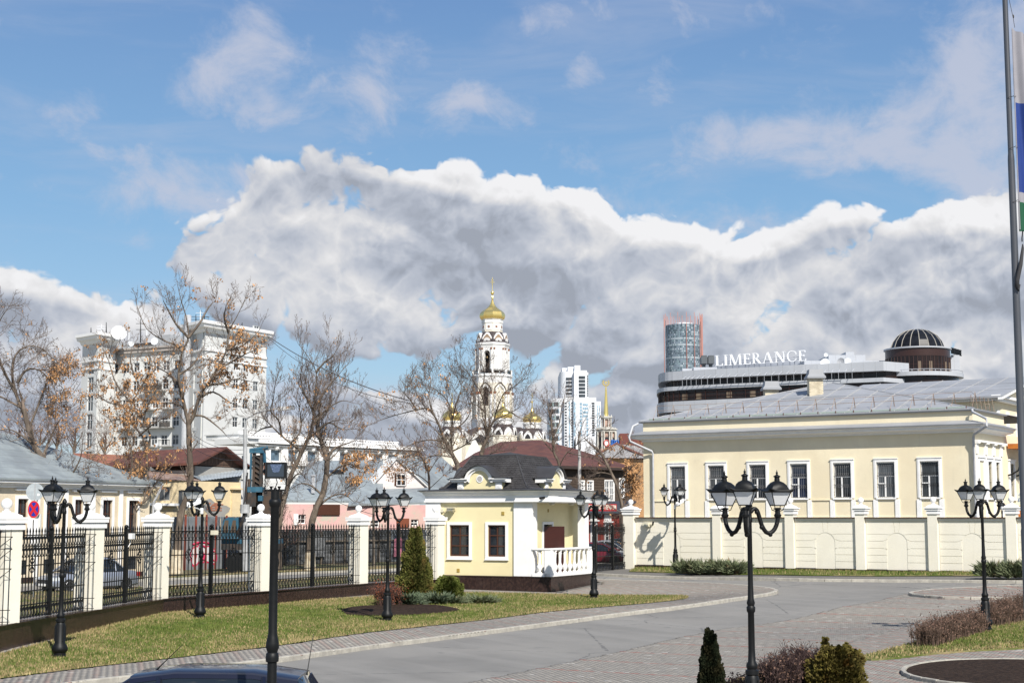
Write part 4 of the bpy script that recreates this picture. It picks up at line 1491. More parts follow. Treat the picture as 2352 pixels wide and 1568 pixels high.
for i,(a,b) in enumerate(ws):
 mb = MB()
 t_ = .20
 for w_,n0,n1 in ((.16,.002,.05),(.10,.05,.07)):
  k = (.20 - w_)
  mb.box(BL,a - w_,a - .0,zb_ - .0,zt_ + w_,n0,n1)
  mb.box(BL,b + .0,b + w_,zb_ - .0,zt_ + w_,n0,n1)
  mb.box(BL,a,b,zt_,zt_ + w_,n0,n1)
 mb.box(BL,a - .18,b + .18,zt_ + .16,zt_ + .20,.002,.09)
 mb.box(BL,a - .04,b + .04,zb_ - .07,zb_,.002,.09)
 mb.build('window_surround', white, hb)
 mb = MB()
 mb.box(BL,a - .22,a + .02,ZG + .1,zb_ - .08,.002,.055)
 mb.build('window_pilaster', white, hb)
 mb = MB()
 mb.box(BL,b - .02,b + .22,ZG + .1,zb_ - .08,.002,.055)
 mb.build('window_pilaster', white, hb)
 wn = window(BL,a,b,zb_,zt_,hb,(1,2),white,(winglass2,wg3,winglass,wg4,winglass,winglass2,wg3)[i],n=-.10,fw=.06,trans=(.60,))
 mb = MB()
 m_ = (a + b) / 2 - .05
 mb.box(BL,m_ - .04,m_ + .04,zb_ + .045,zb_ + 1.1,-.08,-.035)
 if i in (2,3,5,6):
  mb.box(BL,a + .07,m_ - .05,zb_ + .72,zb_ + .78,-.078,-.04)
 o = mb.build('mullion', white, None)
 o.data.transform(Matrix.Translation(-ORI[wn]))
 o.parent = wn
 # matrix: the window object is turned,so undo
 o.data.transform(Matrix.Rotation(-BL.rz, 4, 'Z'))
 gr = MB()
 k = 8
 for j in range(k + 1):
  x = a + .03 + (b - a - .06) * j / k
  gr.tube([BL.pt(x,zb_ + .03,-.04),BL.pt(x,zt_ - .04,-.04)],.009,3)
 for z in (zb_ + .06,zb_ + .72,zb_ + 1.15,zt_ - .08):
  gr.tube([BL.pt(a,z,-.035),BL.pt(b,z,-.035)],.010,3)
 for j in range(k):
  x = a + .03 + (b - a - .06) * (j + .5) / k
  for zc in (zb_ + .62,zb_ + 1.26,zt_ - .2):
   gr.tube([BL.pt(x + .05 * math.cos(t),zc + .07 * math.sin(t),-.03) for t in (0,1.05,2.1,3.14,4.2,5.2,6.28)],.007,3,False)
 for sg in (-1,1):
  q = a if sg < 0 else b
  for z0 in (zb_ + .15,zb_ + .55,zb_ + 1.0):
   gr.tube([BL.pt(q - sg * .02 + .03 * math.cos(t),z0 + .1 + .11 * math.sin(t),.01) for t in (0,1.05,2.1,3.14,4.2,5.2,6.28)],.008,3,False)
 o = gr.build('window_grille', grille if i != 6 else iron, hb)
 o['kind'] = 'stuff'
# string course,base ledge
mb = MB()
edges = [0.45] + [v for a,b in ws for v in (a - .22,b + .22)] + [LB - 1.2]
for i in range(0,len(edges),2):
 if i >= 12 or i == 2: continue
 mb.box(BL,edges[i],edges[i + 1],zb_ - .12,zb_ - .06,.002,.05)
o = mb.build('string_course', cream, hb)
mb = MB()
mb.box(BL,-.05,LB + .06,ZG - .02,ZG + .10,.002,.09)
mb.build('base_ledge', white, hb)
mb = MB()
mb.box(SD,.05,5.6,ZG - .02,ZG + .10,.002,.09)
mb.build('base_ledge', white, hb)
# main cornice with sloping metal top
BACK = 14
cpts = [BL.pt(0,0,-BACK)[:2],BL.pt(0,0,0)[:2],BL.pt(LB,0,0)[:2],SD.pt(5.6,0,0)[:2]]
mb = MB()
profile(mb,cpts,[(.003,7.84),(.06,7.84),(.08,7.92),(.30,7.97),(.50,8.02),(.50,8.10),(.58,8.14),(.62,8.20),(.003,8.22)])
mb.build('cornice', white, hb)
mb = MB()
profile(mb,cpts,[(.003,8.225),(.64,8.205),(.66,8.18),(.68,8.24),(.003,8.46)])
mb.build('cornice_flashing', roofgrey, hb)
mb = MB()
for f,a,b in ((BL,-.0,LB),(SD,-.0,5.6),(BL.lside(0,BACK),0,BACK)):
 mb.box(f,a + .002,b,8.2,8.96,-.25,.003)
mb.build('attic', cream, hb)
mb = MB()
profile(mb,cpts,[(-.3,8.93),(.16,8.93),(.20,8.99),(.20,9.03),(-.3,9.12)])
mb.build('roof_gutter', roofgrey, hb)
# roof
pk = P(1911.8,879,90)
A = [BL.pt(-.12,9.04,.12),BL.pt(LB + .12,9.04,.12),BL.pt(LB + .12,9.04,-BACK),BL.pt(-.12,9.04,-BACK)]
mb = MB()
mb.add(A + [tuple(pk)],[(0,1,4),(1,2,4),(2,3,4),(3,0,4)])
rf = mb.build('roof', roofgrey, hb)
mb = MB()
for a in A[:3]:
 mb.tube([a,pk],.05,4)
mb.build('hip_seam', roofgrey, hb)
seamm = mat('pale_roof_seam', (.38, .38, .385), .7)
for k in range(1,14):
 s = k * LB / 14
 # panel seams running up the slope,cut by the hips
 top = None
 base = BL.pt(s,9.05,.1)
 sp_ = (Vector(pk[:2]) - BL.o).dot(BL.u)
 dn = -(Vector(pk[:2]) - BL.o).dot(BL.n)
 fr = s / sp_ if s < sp_ else (LB - s) / (LB - sp_)
 e = BL.pt(s + (0),9.05 + (pk.z - 9.04) * fr,.1 - (dn + .1) * fr)
 mb = MB()
 mb.obox((base + e) / 2 + Vector((0,0,.012)),e - base,(0,0,1),(e - base).length,.06,.03)
 mb.build('roof_seam', seamm, hb)
# cross joints of the sheets
mb = MB()
for fr in (.3,.52,.75):
 a = BL.pt(sp_ * fr,9.06 + (pk.z - 9.04) * fr,.1 - (dn + .1) * fr)
 b = BL.pt(LB - (LB - sp_) * fr,9.06 + (pk.z - 9.04) * fr,.1 - (dn + .1) * fr)
 mb.obox((a + b) / 2,b - a,(0,0,1),(b - a).length,.012,.03)
mb.build('sheet_joints', roofgrey, hb)
# snow guard rail on the roof
rail = mat('rusty_beige_rail', (.38, .29, .22), .7, col2=(.25, .14, .09), scale=4)
sr = thing('roof_railing', 'thin rusty guard railing along the eaves of the long cream building', 'railing', BL.pt(LB / 2, 9.2, -.8))
def rz_(n): return 9.04 + (pk.z - 9.04) * (-n) / dn
mb = MB()
prev = None
posts = [LB * (i + .4) / 17.5 for i in range(18)]
for s in posts:
 if s > LB: break
 z0 = rz_(-1.0)
 p = MB()
 p.tube([BL.pt(s + .06,z0,-1.0),BL.pt(s,z0 + .62,-.9),BL.pt(s - .05,rz_(-.55),-.55)],.012,4)
 p.tube([BL.pt(s,z0 + .05,-1.02),BL.pt(s,z0 + .62,-.9)],.012,4)
 p.build('rail_post', rail, sr)
for k in (.62,.34):
 mb = MB()
 mb.tube([BL.pt(posts[0],rz_(-1.0) + k,-.92),BL.pt(LB * .5,rz_(-1.0) + k - .03,-.92),BL.pt(LB - .3,rz_(-1.0) + k,-.92)],.010,4)
 mb.build('rail_bar', rail, sr)
mb = MB()
mb.tube([BL.pt(LB - .3,rz_(-1) + .62,-.92),BL.pt(LB - .35,9.5,-3.4),BL.pt(LB - .6,9.6,-5.2)],.010,4)
mb.tube([BL.pt(LB - .3,rz_(-1) + .34,-.92),BL.pt(LB - .35,9.3,-3.4),BL.pt(LB - .6,9.4,-5.2)],.010,4)
for k in range(6):
 mb.tube([BL.pt(LB - .3,9.1,-1.2 - k * .75),BL.pt(LB - .35,rz_(-1) + .5,-1.0 - k * .75),BL.pt(LB - .6,9.15,-1.4 - k * .75)],.012,3)
o = mb.build('rail_bar', rail, sr)
for i in range(19):
 s = LB * (i + .7) / 19
 mb = MB()
 mb.box(BL,s - .015,s + .015,9.04,9.20,.0,.04)
 mb.build('gutter_bracket', mat('dark_rust', (.12, .045, .03), .8), hb)
mb = MB()
mb.box(BL,.4,LB - .4,9.09,9.17,-.03,.01)
mb.build('snow_board', mat('pale_green_metal', (.36, .42, .38), .6), hb)
# chimneys
def chimney(px,ptop,pbot,wpx,d,label,capc=roofgrey):
 c_ = P(px,pbot,d)
 t_ = P(px,ptop,d)
 wd = wpx * d / FPX
 th = thing('chimney', label, 'chimney', c_)
 mb = MB()
 z0,z1 = c_.z - .5,t_.z - .45
 bm_ = mat('painted_brick', (.66, .585, .44), .9, col2=(.52, .45, .33), scale=3, bump=.01, bscale=9)
 h = (z1 - z0)
 mb.abox(c_.x - wd / 2 + .02,c_.x + wd / 2 - .02,c_.y - wd * .4,c_.y + wd * .4,z0,z1)
 mb.build('shaft', bm_, th)
 # bricks proud of the shaft on the side in view
 me = MB()
 me.abox(-.115,.115,-.012,.0,.004,.068)
 bme = me.mesh('brick', bm_)
 r_ = 0
 z = z0 + .3
 while z < z1 - .05:
  k = int((wd - .04) / .245)
  for j in range(k):
   x = c_.x - wd / 2 + .02 + (wd - .04 - k * .245) / 2 + (j + .5) * .245 + (.04 if r_ % 2 else -.04)
   link('brick', bme, th, (x, c_.y - wd * .4 - rng.uniform(0, .006), z), 0)
  z += .075
  r_ += 1
 mb = MB()
 w2 = wd / 2 + .12
 mb.abox(c_.x - w2,c_.x + w2,c_.y - w2,c_.y + w2,z1,z1 + .10)
 mb.loft([[(c_.x + a * w2 * k,c_.y + b * w2 * k,z1 + .10 + zz) for a,b in ((-1,-1),(1,-1),(1,1),(-1,1))] for k,zz in ((1,0),(.8,.14),(.72,.42))])
 mb.build('cap', capc, th)
chimney(1771, 879, 911, 33, 91.5, 'smaller cream brick chimney with grey cap on the left of the pyramid roof')
chimney(1872.5, 852, 899, 33, 87.5, 'larger cream brick chimney with grey cap beside the peak of the pyramid roof')
# downpipes
pipe = mat('grey_painted_pipe', (.47, .48, .50), .45, col2=(.40, .41, .43), scale=3)
for s, lab, sgn in ((.45, 'grey downpipe bending round the cornice at the left end of the long cream building', 1), (LB - .12, 'grey downpipe bending round the cornice at the right corner of the long cream building', -1)):
 mb = MB()
 if sgn > 0:
  path = [BL.pt(s - .25,9.0,.22),BL.pt(s - .2,8.0,.78),BL.pt(s - .15,7.75,.72),BL.pt(s + .65,7.15,.16),BL.pt(s + .7,7.0,.14),BL.pt(s + .7,3.55,.14)]
  path = [BL.pt(-.2,8.9,.22),BL.pt(-.4,8.75,.5),BL.pt(-.48,8.1,.8),BL.pt(-.4,7.85,.8),BL.pt(1.0 - .35,7.3,.18),BL.pt(1.0 - .3,7.15,.14),BL.pt(1.0 - .3,3.55,.14)]
 else:
  path = [BL.pt(LB + .05,8.98,.22),BL.pt(LB + .1,8.85,.3),BL.pt(LB + .9,8.45,.75),BL.pt(LB + .95,8.1,.8),BL.pt(LB + .15,7.7,.35),BL.pt(LB + .05,7.55,.16),BL.pt(LB + .05,3.55,.16)]
 mb.tube(path,.065,8)
 o = mb.build('downpipe', pipe, None, smooth=50)
 tag(o, lab, 'downpipe')
 mb = MB()
 c_ = path[0]
 mb.lathe(c_.x,c_.y,[(.07,c_.z - .1),(.16,c_.z + .08),(.16,c_.z + .14),(.1,c_.z + .14)],10)
# side facade details
for i,(a,b) in enumerate(sw):
 mb = MB()
 frame_trim(mb,SD,a,b,zb_ + .002,zt_,.16,.002,.07,bottom=False)
 mb.box(SD,a - .2,b + .2,zt_ + .16,zt_ + .24,.002,.12)
 mb.box(SD,a - .2,b + .2,zb_ - .10,zb_,.002,.10)
 mb.build('window_surround', white, hb)
 if i:
  window(SD,a,b,zb_,zt_,hb,(1,2),white,winglass,n=-.14,trans=(.6,))
  gr = MB()
  for j in range(6):
   x = a + (b - a) * (j + .5) / 6
   gr.tube([SD.pt(x,zb_,-.02),SD.pt(x,zt_,-.02)],.010,3)
  for z in (zb_ + .2,zb_ + .8,zt_ - .3):
   gr.tube([SD.pt(a,z,-.02),SD.pt(b,z,-.02)],.012,3)
  gr.build('window_grille', iron, hb)['kind'] = 'stuff'
for s in (.28,1.88,3.28,4.65):
 mb = MB()
 mb.box(SD,s - .13,s + .13,ZG + .1,7.3,.002,.06)
 mb.build('pilaster', white, hb)
 mb = MB()
 mb.prism(SD,[(s - .14,6.75),(s + .14,6.75),(s + .14,7.3),(s - .14,7.3)],.062,.12)
 mb.box(SD,s - .17,s + .17,7.28,7.36,.0,.22)
 mb.build('bracket', white, hb)
mb = MB()
mb.box(SD,.1,5.4,7.36,7.46,.002,.20)
mb.build('window_hood', white, hb)
# ------------------------------------------------------------------ taller cream building with a gable behind it
K = Vector(P(2285,1000,97)[:2])
u_ = BL.u
F2 = Frame(K - u_ * 10.6,K)
b2 = thing('gabled_building', 'taller cream building with long grey roof and gable at the right edge', 'building', (K.x, K.y, .8))
G2 = F2.side(F2.L,16)
ZE = 11.25
wl = MB()
wall(wl,F2,0,F2.L,.8,ZE)
gw_ = [(1.55 + i * 2.25,2.45 + i * 2.25,4.9,7.2) for i in range(6)]
wall(wl,G2,0,16,.8,ZE,gw_,depth=.3)
wl.poly([G2.pt(0,ZE,0),G2.pt(16,ZE,0),G2.pt(8,ZE + 1.8,0)])
wl.build('wall', cream, b2)
mb = MB()
mb.plan([F2.pt(1,0,-.6)[:2],F2.pt(F2.L - .6,0,-.6)[:2],F2.pt(F2.L - .6,0,-15)[:2],F2.pt(1,0,-15)[:2]],.9,11)
mb.build('dark_interior', mat('dark_room', (.03, .028, .026), .9), b2)
rz0,rz1 = ZE + .1,ZE + 1.7
ov = .75
mb = MB()
for q in (0,1):
 n0,n1 = (.7,-8.0) if q == 0 else (-16.7,-8.0)
 mb.add([F2.pt(-1,rz0 - .3,n0),F2.pt(F2.L + ov,rz0 - .3,n0),F2.pt(F2.L + ov,rz1,n1),F2.pt(-1,rz1,n1),F2.pt(-1,rz0 - .18,n0),F2.pt(F2.L + ov,rz0 - .18,n0),F2.pt(F2.L + ov,rz1 + .12,n1),F2.pt(-1,rz1 + .12,n1)],
   [(0,3,2,1),(4,5,6,7),(0,1,5,4),(1,2,6,5),(2,3,7,6),(3,0,4,7)])
mb.build('roof', roofgrey, b2)
for k in range(7):
 s = .3 + k * F2.L / 7
 a,b = F2.pt(s,rz0 - .17,.69),F2.pt(s,rz1 + .13,-8)
 mb = MB()
 mb.obox((a + b) / 2,b - a,(0,0,1),(b - a).length,.06,.035)
 mb.build('roof_seam', seamm, b2)
mb = MB()
for k in (.33,.66):
 a,b = F2.pt(-1,rz0 - .17 + (rz1 - rz0 + .3) * k,.69 - 8.69 * k),F2.pt(F2.L + ov,rz0 - .17 + (rz1 - rz0 + .3) * k,.69 - 8.69 * k)
 mb.obox((a + b) / 2,b - a,(0,0,1),(b - a).length,.012,.03)
mb.build('sheet_joint', roofgrey, b2)
mb = MB()
mb.box(F2,0,F2.L + .3,ZE - .35,ZE - .15,.002,.35)
mb.box(F2,0,F2.L + .5,ZE - .15,ZE - .06,.002,.6)
mb.build('cornice', white, b2)
mb = MB()
mb.box(G2,-.3,16.3,ZE - .35,ZE - .15,.003,.35)
mb.box(G2,-.5,16.3,ZE - .15,ZE + .02,.003,.55)
mb.build('cornice', white, b2)
mb = MB()
for a,b in ((G2.pt(-.8,rz0 - .36,ov - .1),G2.pt(8,rz1 - .05,ov - .1)),(G2.pt(16.8,rz0 - .36,ov - .1),G2.pt(8,rz1 - .05,ov - .1))):
 mb.obox((a + b) / 2,b - a,(0,0,1),(b - a).length,.12,.3)
mb.build('bargeboard', white, b2)
for i in range(7):
 s = .45 + i * 2.25
 mb = MB()
 mb.box(G2,s,s + .62,8.0,ZE - .9,.002,.06)
 mb.build('pilaster', white, b2)
 mb = MB()
 mb.box(G2,s,s + .62,ZG,7.75,.002,.08)
 mb.build('lower_pilaster', white, b2)
mb = MB()
mb.box(G2,0,16,7.75,7.95,.002,.14)
mb.build('string_course', white, b2)
for a,b,c_,d in gw_:
 window(G2,a,b,c_,d,b2,(1,2),white,winglass,n=-.2)
 mb = MB()
 frame_trim(mb,G2,a,b,c_,d,.12,.002,.06)
 mb.build('window_surround', white, b2)
 gr = MB()
 for j in range(6):
  x = a + (b - a) * (j + .5) / 6
  gr.tube([G2.pt(x,c_,.02),G2.pt(x,d,.02)],.014,3)
 for z in (c_ + .5,c_ + 1.3):
  gr.tube([G2.pt(a,z,.02),G2.pt(b,z,.02)],.014,3)
 gr.build('window_grille', iron, b2)['kind'] = 'stuff'
# orange awning slab with iron brackets,bricks piled on it,banner below
aw = thing('awning', 'orange painted canopy on black curled brackets at the right edge', 'awning', SD.pt(7, 8, 1))
G2 = SD
orangep = mat('orange_paint', (.52, .17, .03), .5, col2=(.42, .13, .03), scale=2)
zc = P(2320,1028,84).z
mb = MB()
mb.box(G2,5.8,12,zc - .12,zc + .14,.1,1.5)
mb.build('slab', orangep, aw)
for s in (6.0,7.6,9.4):
 mb = MB()
 mb.tube([G2.pt(s,zc - .13,1.2),G2.pt(s,zc - .4,1.15),G2.pt(s,zc - .65,.9),G2.pt(s,zc - .9,.7),G2.pt(s,zc - 1.3,.55),G2.pt(s,zc - 1.5,.2),G2.pt(s,zc - 1.55,.02)],.045,6)
 mb.build('bracket', iron, aw)
mb = MB()
mb.tube([G2.pt(5.8,zc + .85,1.45),G2.pt(12,zc + .85,1.45)],.02,4)
for s in (5.8,7.8,10):
 mb.tube([G2.pt(s,zc + .13,1.45),G2.pt(s,zc + .85,1.45)],.02,4)
mb.build('handrail', iron, aw)
pl = thing('brick_pile', 'stack of old bricks and boards lying on the orange canopy', 'bricks', G2.pt(6.5, zc + .2, 1.2))
me = MB()
me.abox(-.12,.12,-.06,.06,0,.062)
bme = me.mesh('brick', mat('old_brick', (.28, .17, .11), .9, col2=(.4, .33, .26), scale=8))
for r_ in range(7):
 for j in range(6 - r_ // 3):
  link('brick', bme, pl, G2.pt(6.3 + j * .25 + (r_ % 2) * .1, zc + .145 + r_ * .066, 1.3), G2.rz + rng.uniform(-.05, .05))
mb = MB()
mb.box(G2,5.85,6.1,zc + .141,zc + .6,1.1,1.2)
mb.build('board', wood, pl)
def text_mesh(name,s,h,depth=.03,mat_=None,spacing=1.0,shear=0.0,bold=0.0):
 cu = bpy.data.curves.new(name, 'FONT')
 cu.body = s
 cu.size = h * 1.38
 cu.extrude = depth / 2
 cu.offset = bold
 cu.shear = shear
 cu.space_character = spacing
 cu.resolution_u = 3
 ob = bpy.data.objects.new(name,cu)
 COL.objects.link(ob)
 dg = bpy.context.evaluated_depsgraph_get()
 me = bpy.data.meshes.new_from_object(ob.evaluated_get(dg))
 bpy.data.objects.remove(ob)
 me.name = name
 me.materials.clear()
 me.materials.append(mat_)
 me.transform(Matrix.Rotation(R(90), 4, 'X'))
 return me
def letters(txt,f,s0,z0,h,parent,m_,n=.05,spacing=1.0,shear=0.0,width=None,depth=.04,bold=0.0):
 """one mesh per letter, set out along the frame"""
 ms = []
 x = 0
 for ch in txt:
  if ch == ' ':
   x += h * .35
   continue
  me = text_mesh('letter', ch, h, depth, m_, shear=shear, bold=bold)
  xs = [v.co.x for v in me.vertices]
  ms.append((me,x - min(xs),max(xs) - min(xs)))
  x += (max(xs) - min(xs)) + h * .14 * spacing
 k = 1.0 if width is None else width / (x - h * .14 * spacing)
 out = []
 for me,dx,w_ in ms:
  out.append(link('letter', me, parent, f.pt(s0 + dx * k, z0, n), f.rz, (k, 1, 1)))
 return out
ban = thing('banner', 'pale green banner with blue slanted lettering and a yellow ear of grain', 'banner', WALL.pt(pil[5] + 1, 4, -4))
BF = Frame(P(2320,1150,84)[:2],Vector(P(2320,1150,84)[:2]) + BL.u * 4)
z0,z1 = P(2320,1167,84).z,P(2320,1131,84).z
mb = MB()
mb.box(BF,0,4,z0,z1,-.04,0)
mb.build('panel', mat('banner_cloth', (.60, .66, .55), .7, col2=(.70, .72, .66), scale=1.5), ban)
nav = mat('sign_blue', (.03, .09, .32), .5)
letters('Арсенал', BF, .22, (z0 + z1) / 2 - .02, .20, ban, nav, .01, shear=.25, depth=.01)
mb = MB()
for k in range(4):
 mb.tube([BF.pt(.45 + k * .05,(z0 + z1) / 2 + .30 + k * .035,.01),BF.pt(1.6,(z0 + z1) / 2 + .30 + k * .035,.01)],.006,3)
mb.build('stripe', nav, ban)
mb = MB()
for k in range(9):
 c_ = BF.pt(.55 + k * .07,z0 + .15 + k * .012,.015)
 mb.obox(c_,BF.u.to_3d() + Vector((0,0,.5)),(0,0,1),.12,.03,.01)
o = mb.build('grain_ear', mat('grain_yellow', (.6, .42, .08), .7), ban)
o['kind'] = 'stuff'
mb = MB()
mb.box(BF,0,4,z0 - .45,z0 - .12,-.05,.05)
mb.build('lower_board', orangep, ban)
# ------------------------------------------------------------------ skyline
hotelw = mat('white_aluminium_panel', (.42, .44, .475), .5, var=.03, scale=.2, extra=seams(1.6, .05, .5))
brownglass = mat('brown_tinted_glass', (.018, .011, .010), .12, spec=.3, var=.4, scale=.15)
brownpanel = mat('brown_panel', (.040, .019, .016), .35, var=.1)
ho = thing('curved_hotel', 'large white and brown glass building with curved front, rotunda and dark glass dome', 'building', P(1850, 1187, 232))
DH = [(1536,268),(1524,262),(1518.5,255),(1518.5,249.5),(1525,246),(1540,244),(1580,242),(1650,239),(1750,235.5),(1850,232),(1950,229.5),(2035,227)]
fp = smoothline([(P(a,1000,d).x,d) for a,d in DH],3)
bk_ = [(P(2190,1000,235).x,235),(P(2190,1000,262).x,262),(P(1700,1000,285).x,285)]
def hz(py):
 return P(1560,py,243).z
def ring_poly(off):
 out = []
 n = len(fp)
 for i,p in enumerate(fp):
  a,b = Vector(fp[max(i - 1,0)]),Vector(fp[min(i + 1,n - 1)])
  d = (b - a).normalized()
  out.append((p[0] + d.y * off,p[1] - d.x * off))
 return out + bk_
levels = [('roof_parapet', 853, 873, .35, hotelw), ('terrace_glass', 873, 888, -1.1, brownglass), ('floor_band', 888, 897, .6, hotelw), ('window_band', 897, 922, .25, brownglass),
   ('floor_band', 922, 946, .6, hotelw), ('window_band', 946, 962, -.2, brownglass), ('floor_band', 962, 985, .6, hotelw), ('window_band', 985, 1010, .25, brownglass), ('floor_band', 1010, 1190, .4, hotelw)]
for nm,a,b,off,m_ in levels:
 mb = MB()
 mb.plan(ring_poly(off), hz(b), hz(a) - (.003 if nm != 'roof_parapet' else 0))
 mb.build(nm,m_,ho)
greymull = mat('grey_mullion', (.16, .16, .165), .5)
# mullions on the dark bands
for nm, a, b, off in (('mullion', 873, 888, -1.05), ('mullion', 898, 921, .32)):
 poly = ring_poly(off)[:len(fp)]
 acc = 0
 last = Vector(poly[4])
 for i in range(4,len(poly) - 1):
  p,q = Vector(poly[i]),Vector(poly[i + 1])
  L_ = (q - p).length
  k = max(1,round(L_ / 3.2))
  f = Frame(p,q)
  for j in range(k):
   s = L_ * j / k
   mb = MB()
   mb.box(f,s - .04,s + .04,hz(b),hz(a),-.1,.06)
   mb.build(nm,greymull if off < 0 else brownpanel,ho)
 if off > 0:
  mb = MB()
  for z in (hz(904),hz(913)):
   mb.tube([(p[0],p[1],z) for p in poly[3:]],.05,3)
  mb.build('transom', brownpanel, ho)
# some lit-coloured curtains behind the glass
cur = mat('tan_curtain', (.16, .12, .085), .8)
poly = ring_poly(.27)[:len(fp)]
for i,q in ((17,.4),(19,.1),(21,.7),(12,.5),(23,.3),(26,.5),(29,.2)):
 p0,p1 = Vector(poly[i]),Vector(poly[i + 1])
 f = Frame(p0,p1)
 mb = MB()
 mb.box(f,f.L * q,f.L * q + .9,hz(919),hz(906),.0,.02)
 mb.build('curtain', cur, ho)
# awning ribs of the roof terrace
poly_o = ring_poly(1.6)[:len(fp)]
poly_i = ring_poly(.36)[:len(fp)]
for i in range(18,len(fp) - 3):
 for t in (0,.5):
  a = Vector(poly_o[i]).lerp(Vector(poly_o[i + 1]),t)
  b = Vector(poly_i[i]).lerp(Vector(poly_i[i + 1]),t)
  mb = MB()
  mb.tube([(a.x,a.y,hz(874)),(b.x,b.y,hz(867))],.06,4)
  mb.tube([(a.x,a.y,hz(889)),(a.x,a.y,hz(874))],.03,4)
  mb.build('terrace_strut', hotelw, ho)
mb = MB()
mb.tube([(p[0],p[1],hz(874)) for p in poly_o[18:-3]],.07,4)
mb.build('terrace_rail', hotelw, ho)
# plant rooms on the roof
zr = hz(853)
for a,b,t,d,m_ in ((1568,1592,846,246,hotelw),(1594,1648,843,245,hotelw),(1849,2035,828,235,hotelw),(1905,1990,815,240,hotelw),(1945,1965,808,241,hotelw)):
 x0,x1 = P(a,900,d).x,P(b,900,d).x
 mb = MB()
 mb.abox(x0,x1,d,d + 8,zr - .6 - .01 * a / 100,P(a,t,d).z)
 mb.build('plant_room', m_, ho)
for px in (1620,1636):
 mb = MB()
 c_ = P(px,840,246)
 r_ = 7 * 246 / FPX
 mb.lathe(c_.x,c_.y + 2,[(.3,c_.z - .1),(.3,c_.z + .3),(r_ * .8,c_.z + .5)],8)
 mb.abox(c_.x - r_,c_.x + r_,c_.y + 1,c_.y + 3,c_.z + .5,c_.z + 1.6)
 mb.abox(c_.x - r_ * .7,c_.x + r_ * .9,c_.y + 1.2,c_.y + 3,c_.z + 1.602,c_.z + 1.85)
 tag(mb.build('roof_fan', mat('dark_grey_metal', (.09, .10, .11), .5)), 'dark cowled ventilator on the hotel roof, %s of the pair' % ('left' if px < 1630 else 'right'), 'ventilator', 'roof ventilators')
# rotunda
RC = P(2110,900,234)
rr = 75 * 226 / FPX
dz = lambda py: P(2110,py,234 - 2).z
mb = MB()
mb.lathe(RC.x,RC.y,[(rr,dz(858)),(rr,dz(820))],48)
mb.build('rotunda_glass', brownglass, ho, smooth=30)
mb = MB()
mb.lathe(RC.x,RC.y,[(rr + .02,dz(820)),(rr + .02,dz(803))],48)
mb.build('rotunda_band', brownpanel, ho, smooth=30)
mb = MB()
mb.lathe(RC.x,RC.y,[(rr - .3,dz(803)),(rr + .25,dz(802)),(rr + .25,dz(799)),(rr - 1.0,dz(798))],48)
mb.build('rotunda_rim', hotelw, ho, smooth=30)
for i in range(48):
 a = 2 * math.pi * i / 48
 if math.sin(a) > .2: continue
 mb = MB()
 x,y = RC.x + (rr + .02) * math.cos(a),RC.y + (rr + .02) * math.sin(a)
 mb.abox(x - .05,x + .05,y - .05,y + .05,dz(857),dz(821))
 mb.build('rotunda_mullion', brownpanel, ho)
for i in (7,15,19,26,29,31):
 a = math.pi + math.pi * i / 36
 mb = MB()
 f = Frame((RC.x + (rr + .03) * math.cos(a),RC.y + (rr + .03) * math.sin(a)),(RC.x + (rr + .03) * math.cos(a + .1),RC.y + (rr + .03) * math.sin(a + .1)))
 mb.box(f,0,f.L,dz(856),dz(833),.0,.03)
 mb.build('curtain', cur, ho)
mb = MB()
mb.lathe(RC.x,RC.y,[(rr + .06,dz(840)),(rr + .06,dz(839))],48)
mb.build('rotunda_transom', brownpanel, ho)
for (a, b, off, m_, nm) in ((858, 867.5, 1.9, hotelw, 'rotunda_balcony'), (867.5, 895, 1.2, brownglass, 'window_band'), (895, 920, 1.6, hotelw, 'floor_band'), (920, 950, 1.2, brownglass, 'window_band'), (950, 1190, 1.6, hotelw, 'floor_band')):
 mb = MB()
 mb.lathe(RC.x,RC.y,[(rr + off,dz(b)),(rr + off,dz(a) - .01)],48)
 mb.build(nm,m_,ho,smooth=30)
mb = MB()
for i in range(25):
 a = math.pi + math.pi * i / 24
 mb.tube([(RC.x + (rr + 1.8) * math.cos(a),RC.y + (rr + 1.8) * math.sin(a),dz(858)),(RC.x + (rr + 1.8) * math.cos(a),RC.y + (rr + 1.8) * math.sin(a),dz(853.5))],.04,3)
mb.tube([(RC.x + (rr + 1.8) * math.cos(math.pi + math.pi * i / 24),RC.y + (rr + 1.8) * math.sin(math.pi + math.pi * i / 24),dz(853.5)) for i in range(25)],.05,4)
mb.build('rotunda_railing', hotelw, ho)
# dome: eighteen glass gores with white ribs
rd_ = 61 * 234 / FPX
zb0,zt0 = dz(799),dz(753)
prof = [(rd_,0),(rd_ * .97,.14),(rd_ * .90,.38),(rd_ * .74,.66),(rd_ * .50,.88),(rd_ * .24,.985),(.15,1.0)]
mb = MB()
mb.lathe(RC.x,RC.y,[(r_,zb0 + (zt0 - zb0) * t) for r_,t in prof],18)
mb.build('dome', mat('dark_dome_glass', (.010, .011, .015), .35, spec=.15, var=.5, scale=.3), ho)
for i in range(18):
 a = 2 * math.pi * i / 18
 mb = MB()
 mb.tube([(RC.x + r_ * 1.005 * math.cos(a),RC.y + r_ * 1.005 * math.sin(a),zb0 + (zt0 - zb0) * t) for r_,t in prof[:-1]],.055,4)
 mb.build('dome_rib', mat('beige_rib', (.42, .39, .34), .6), ho)
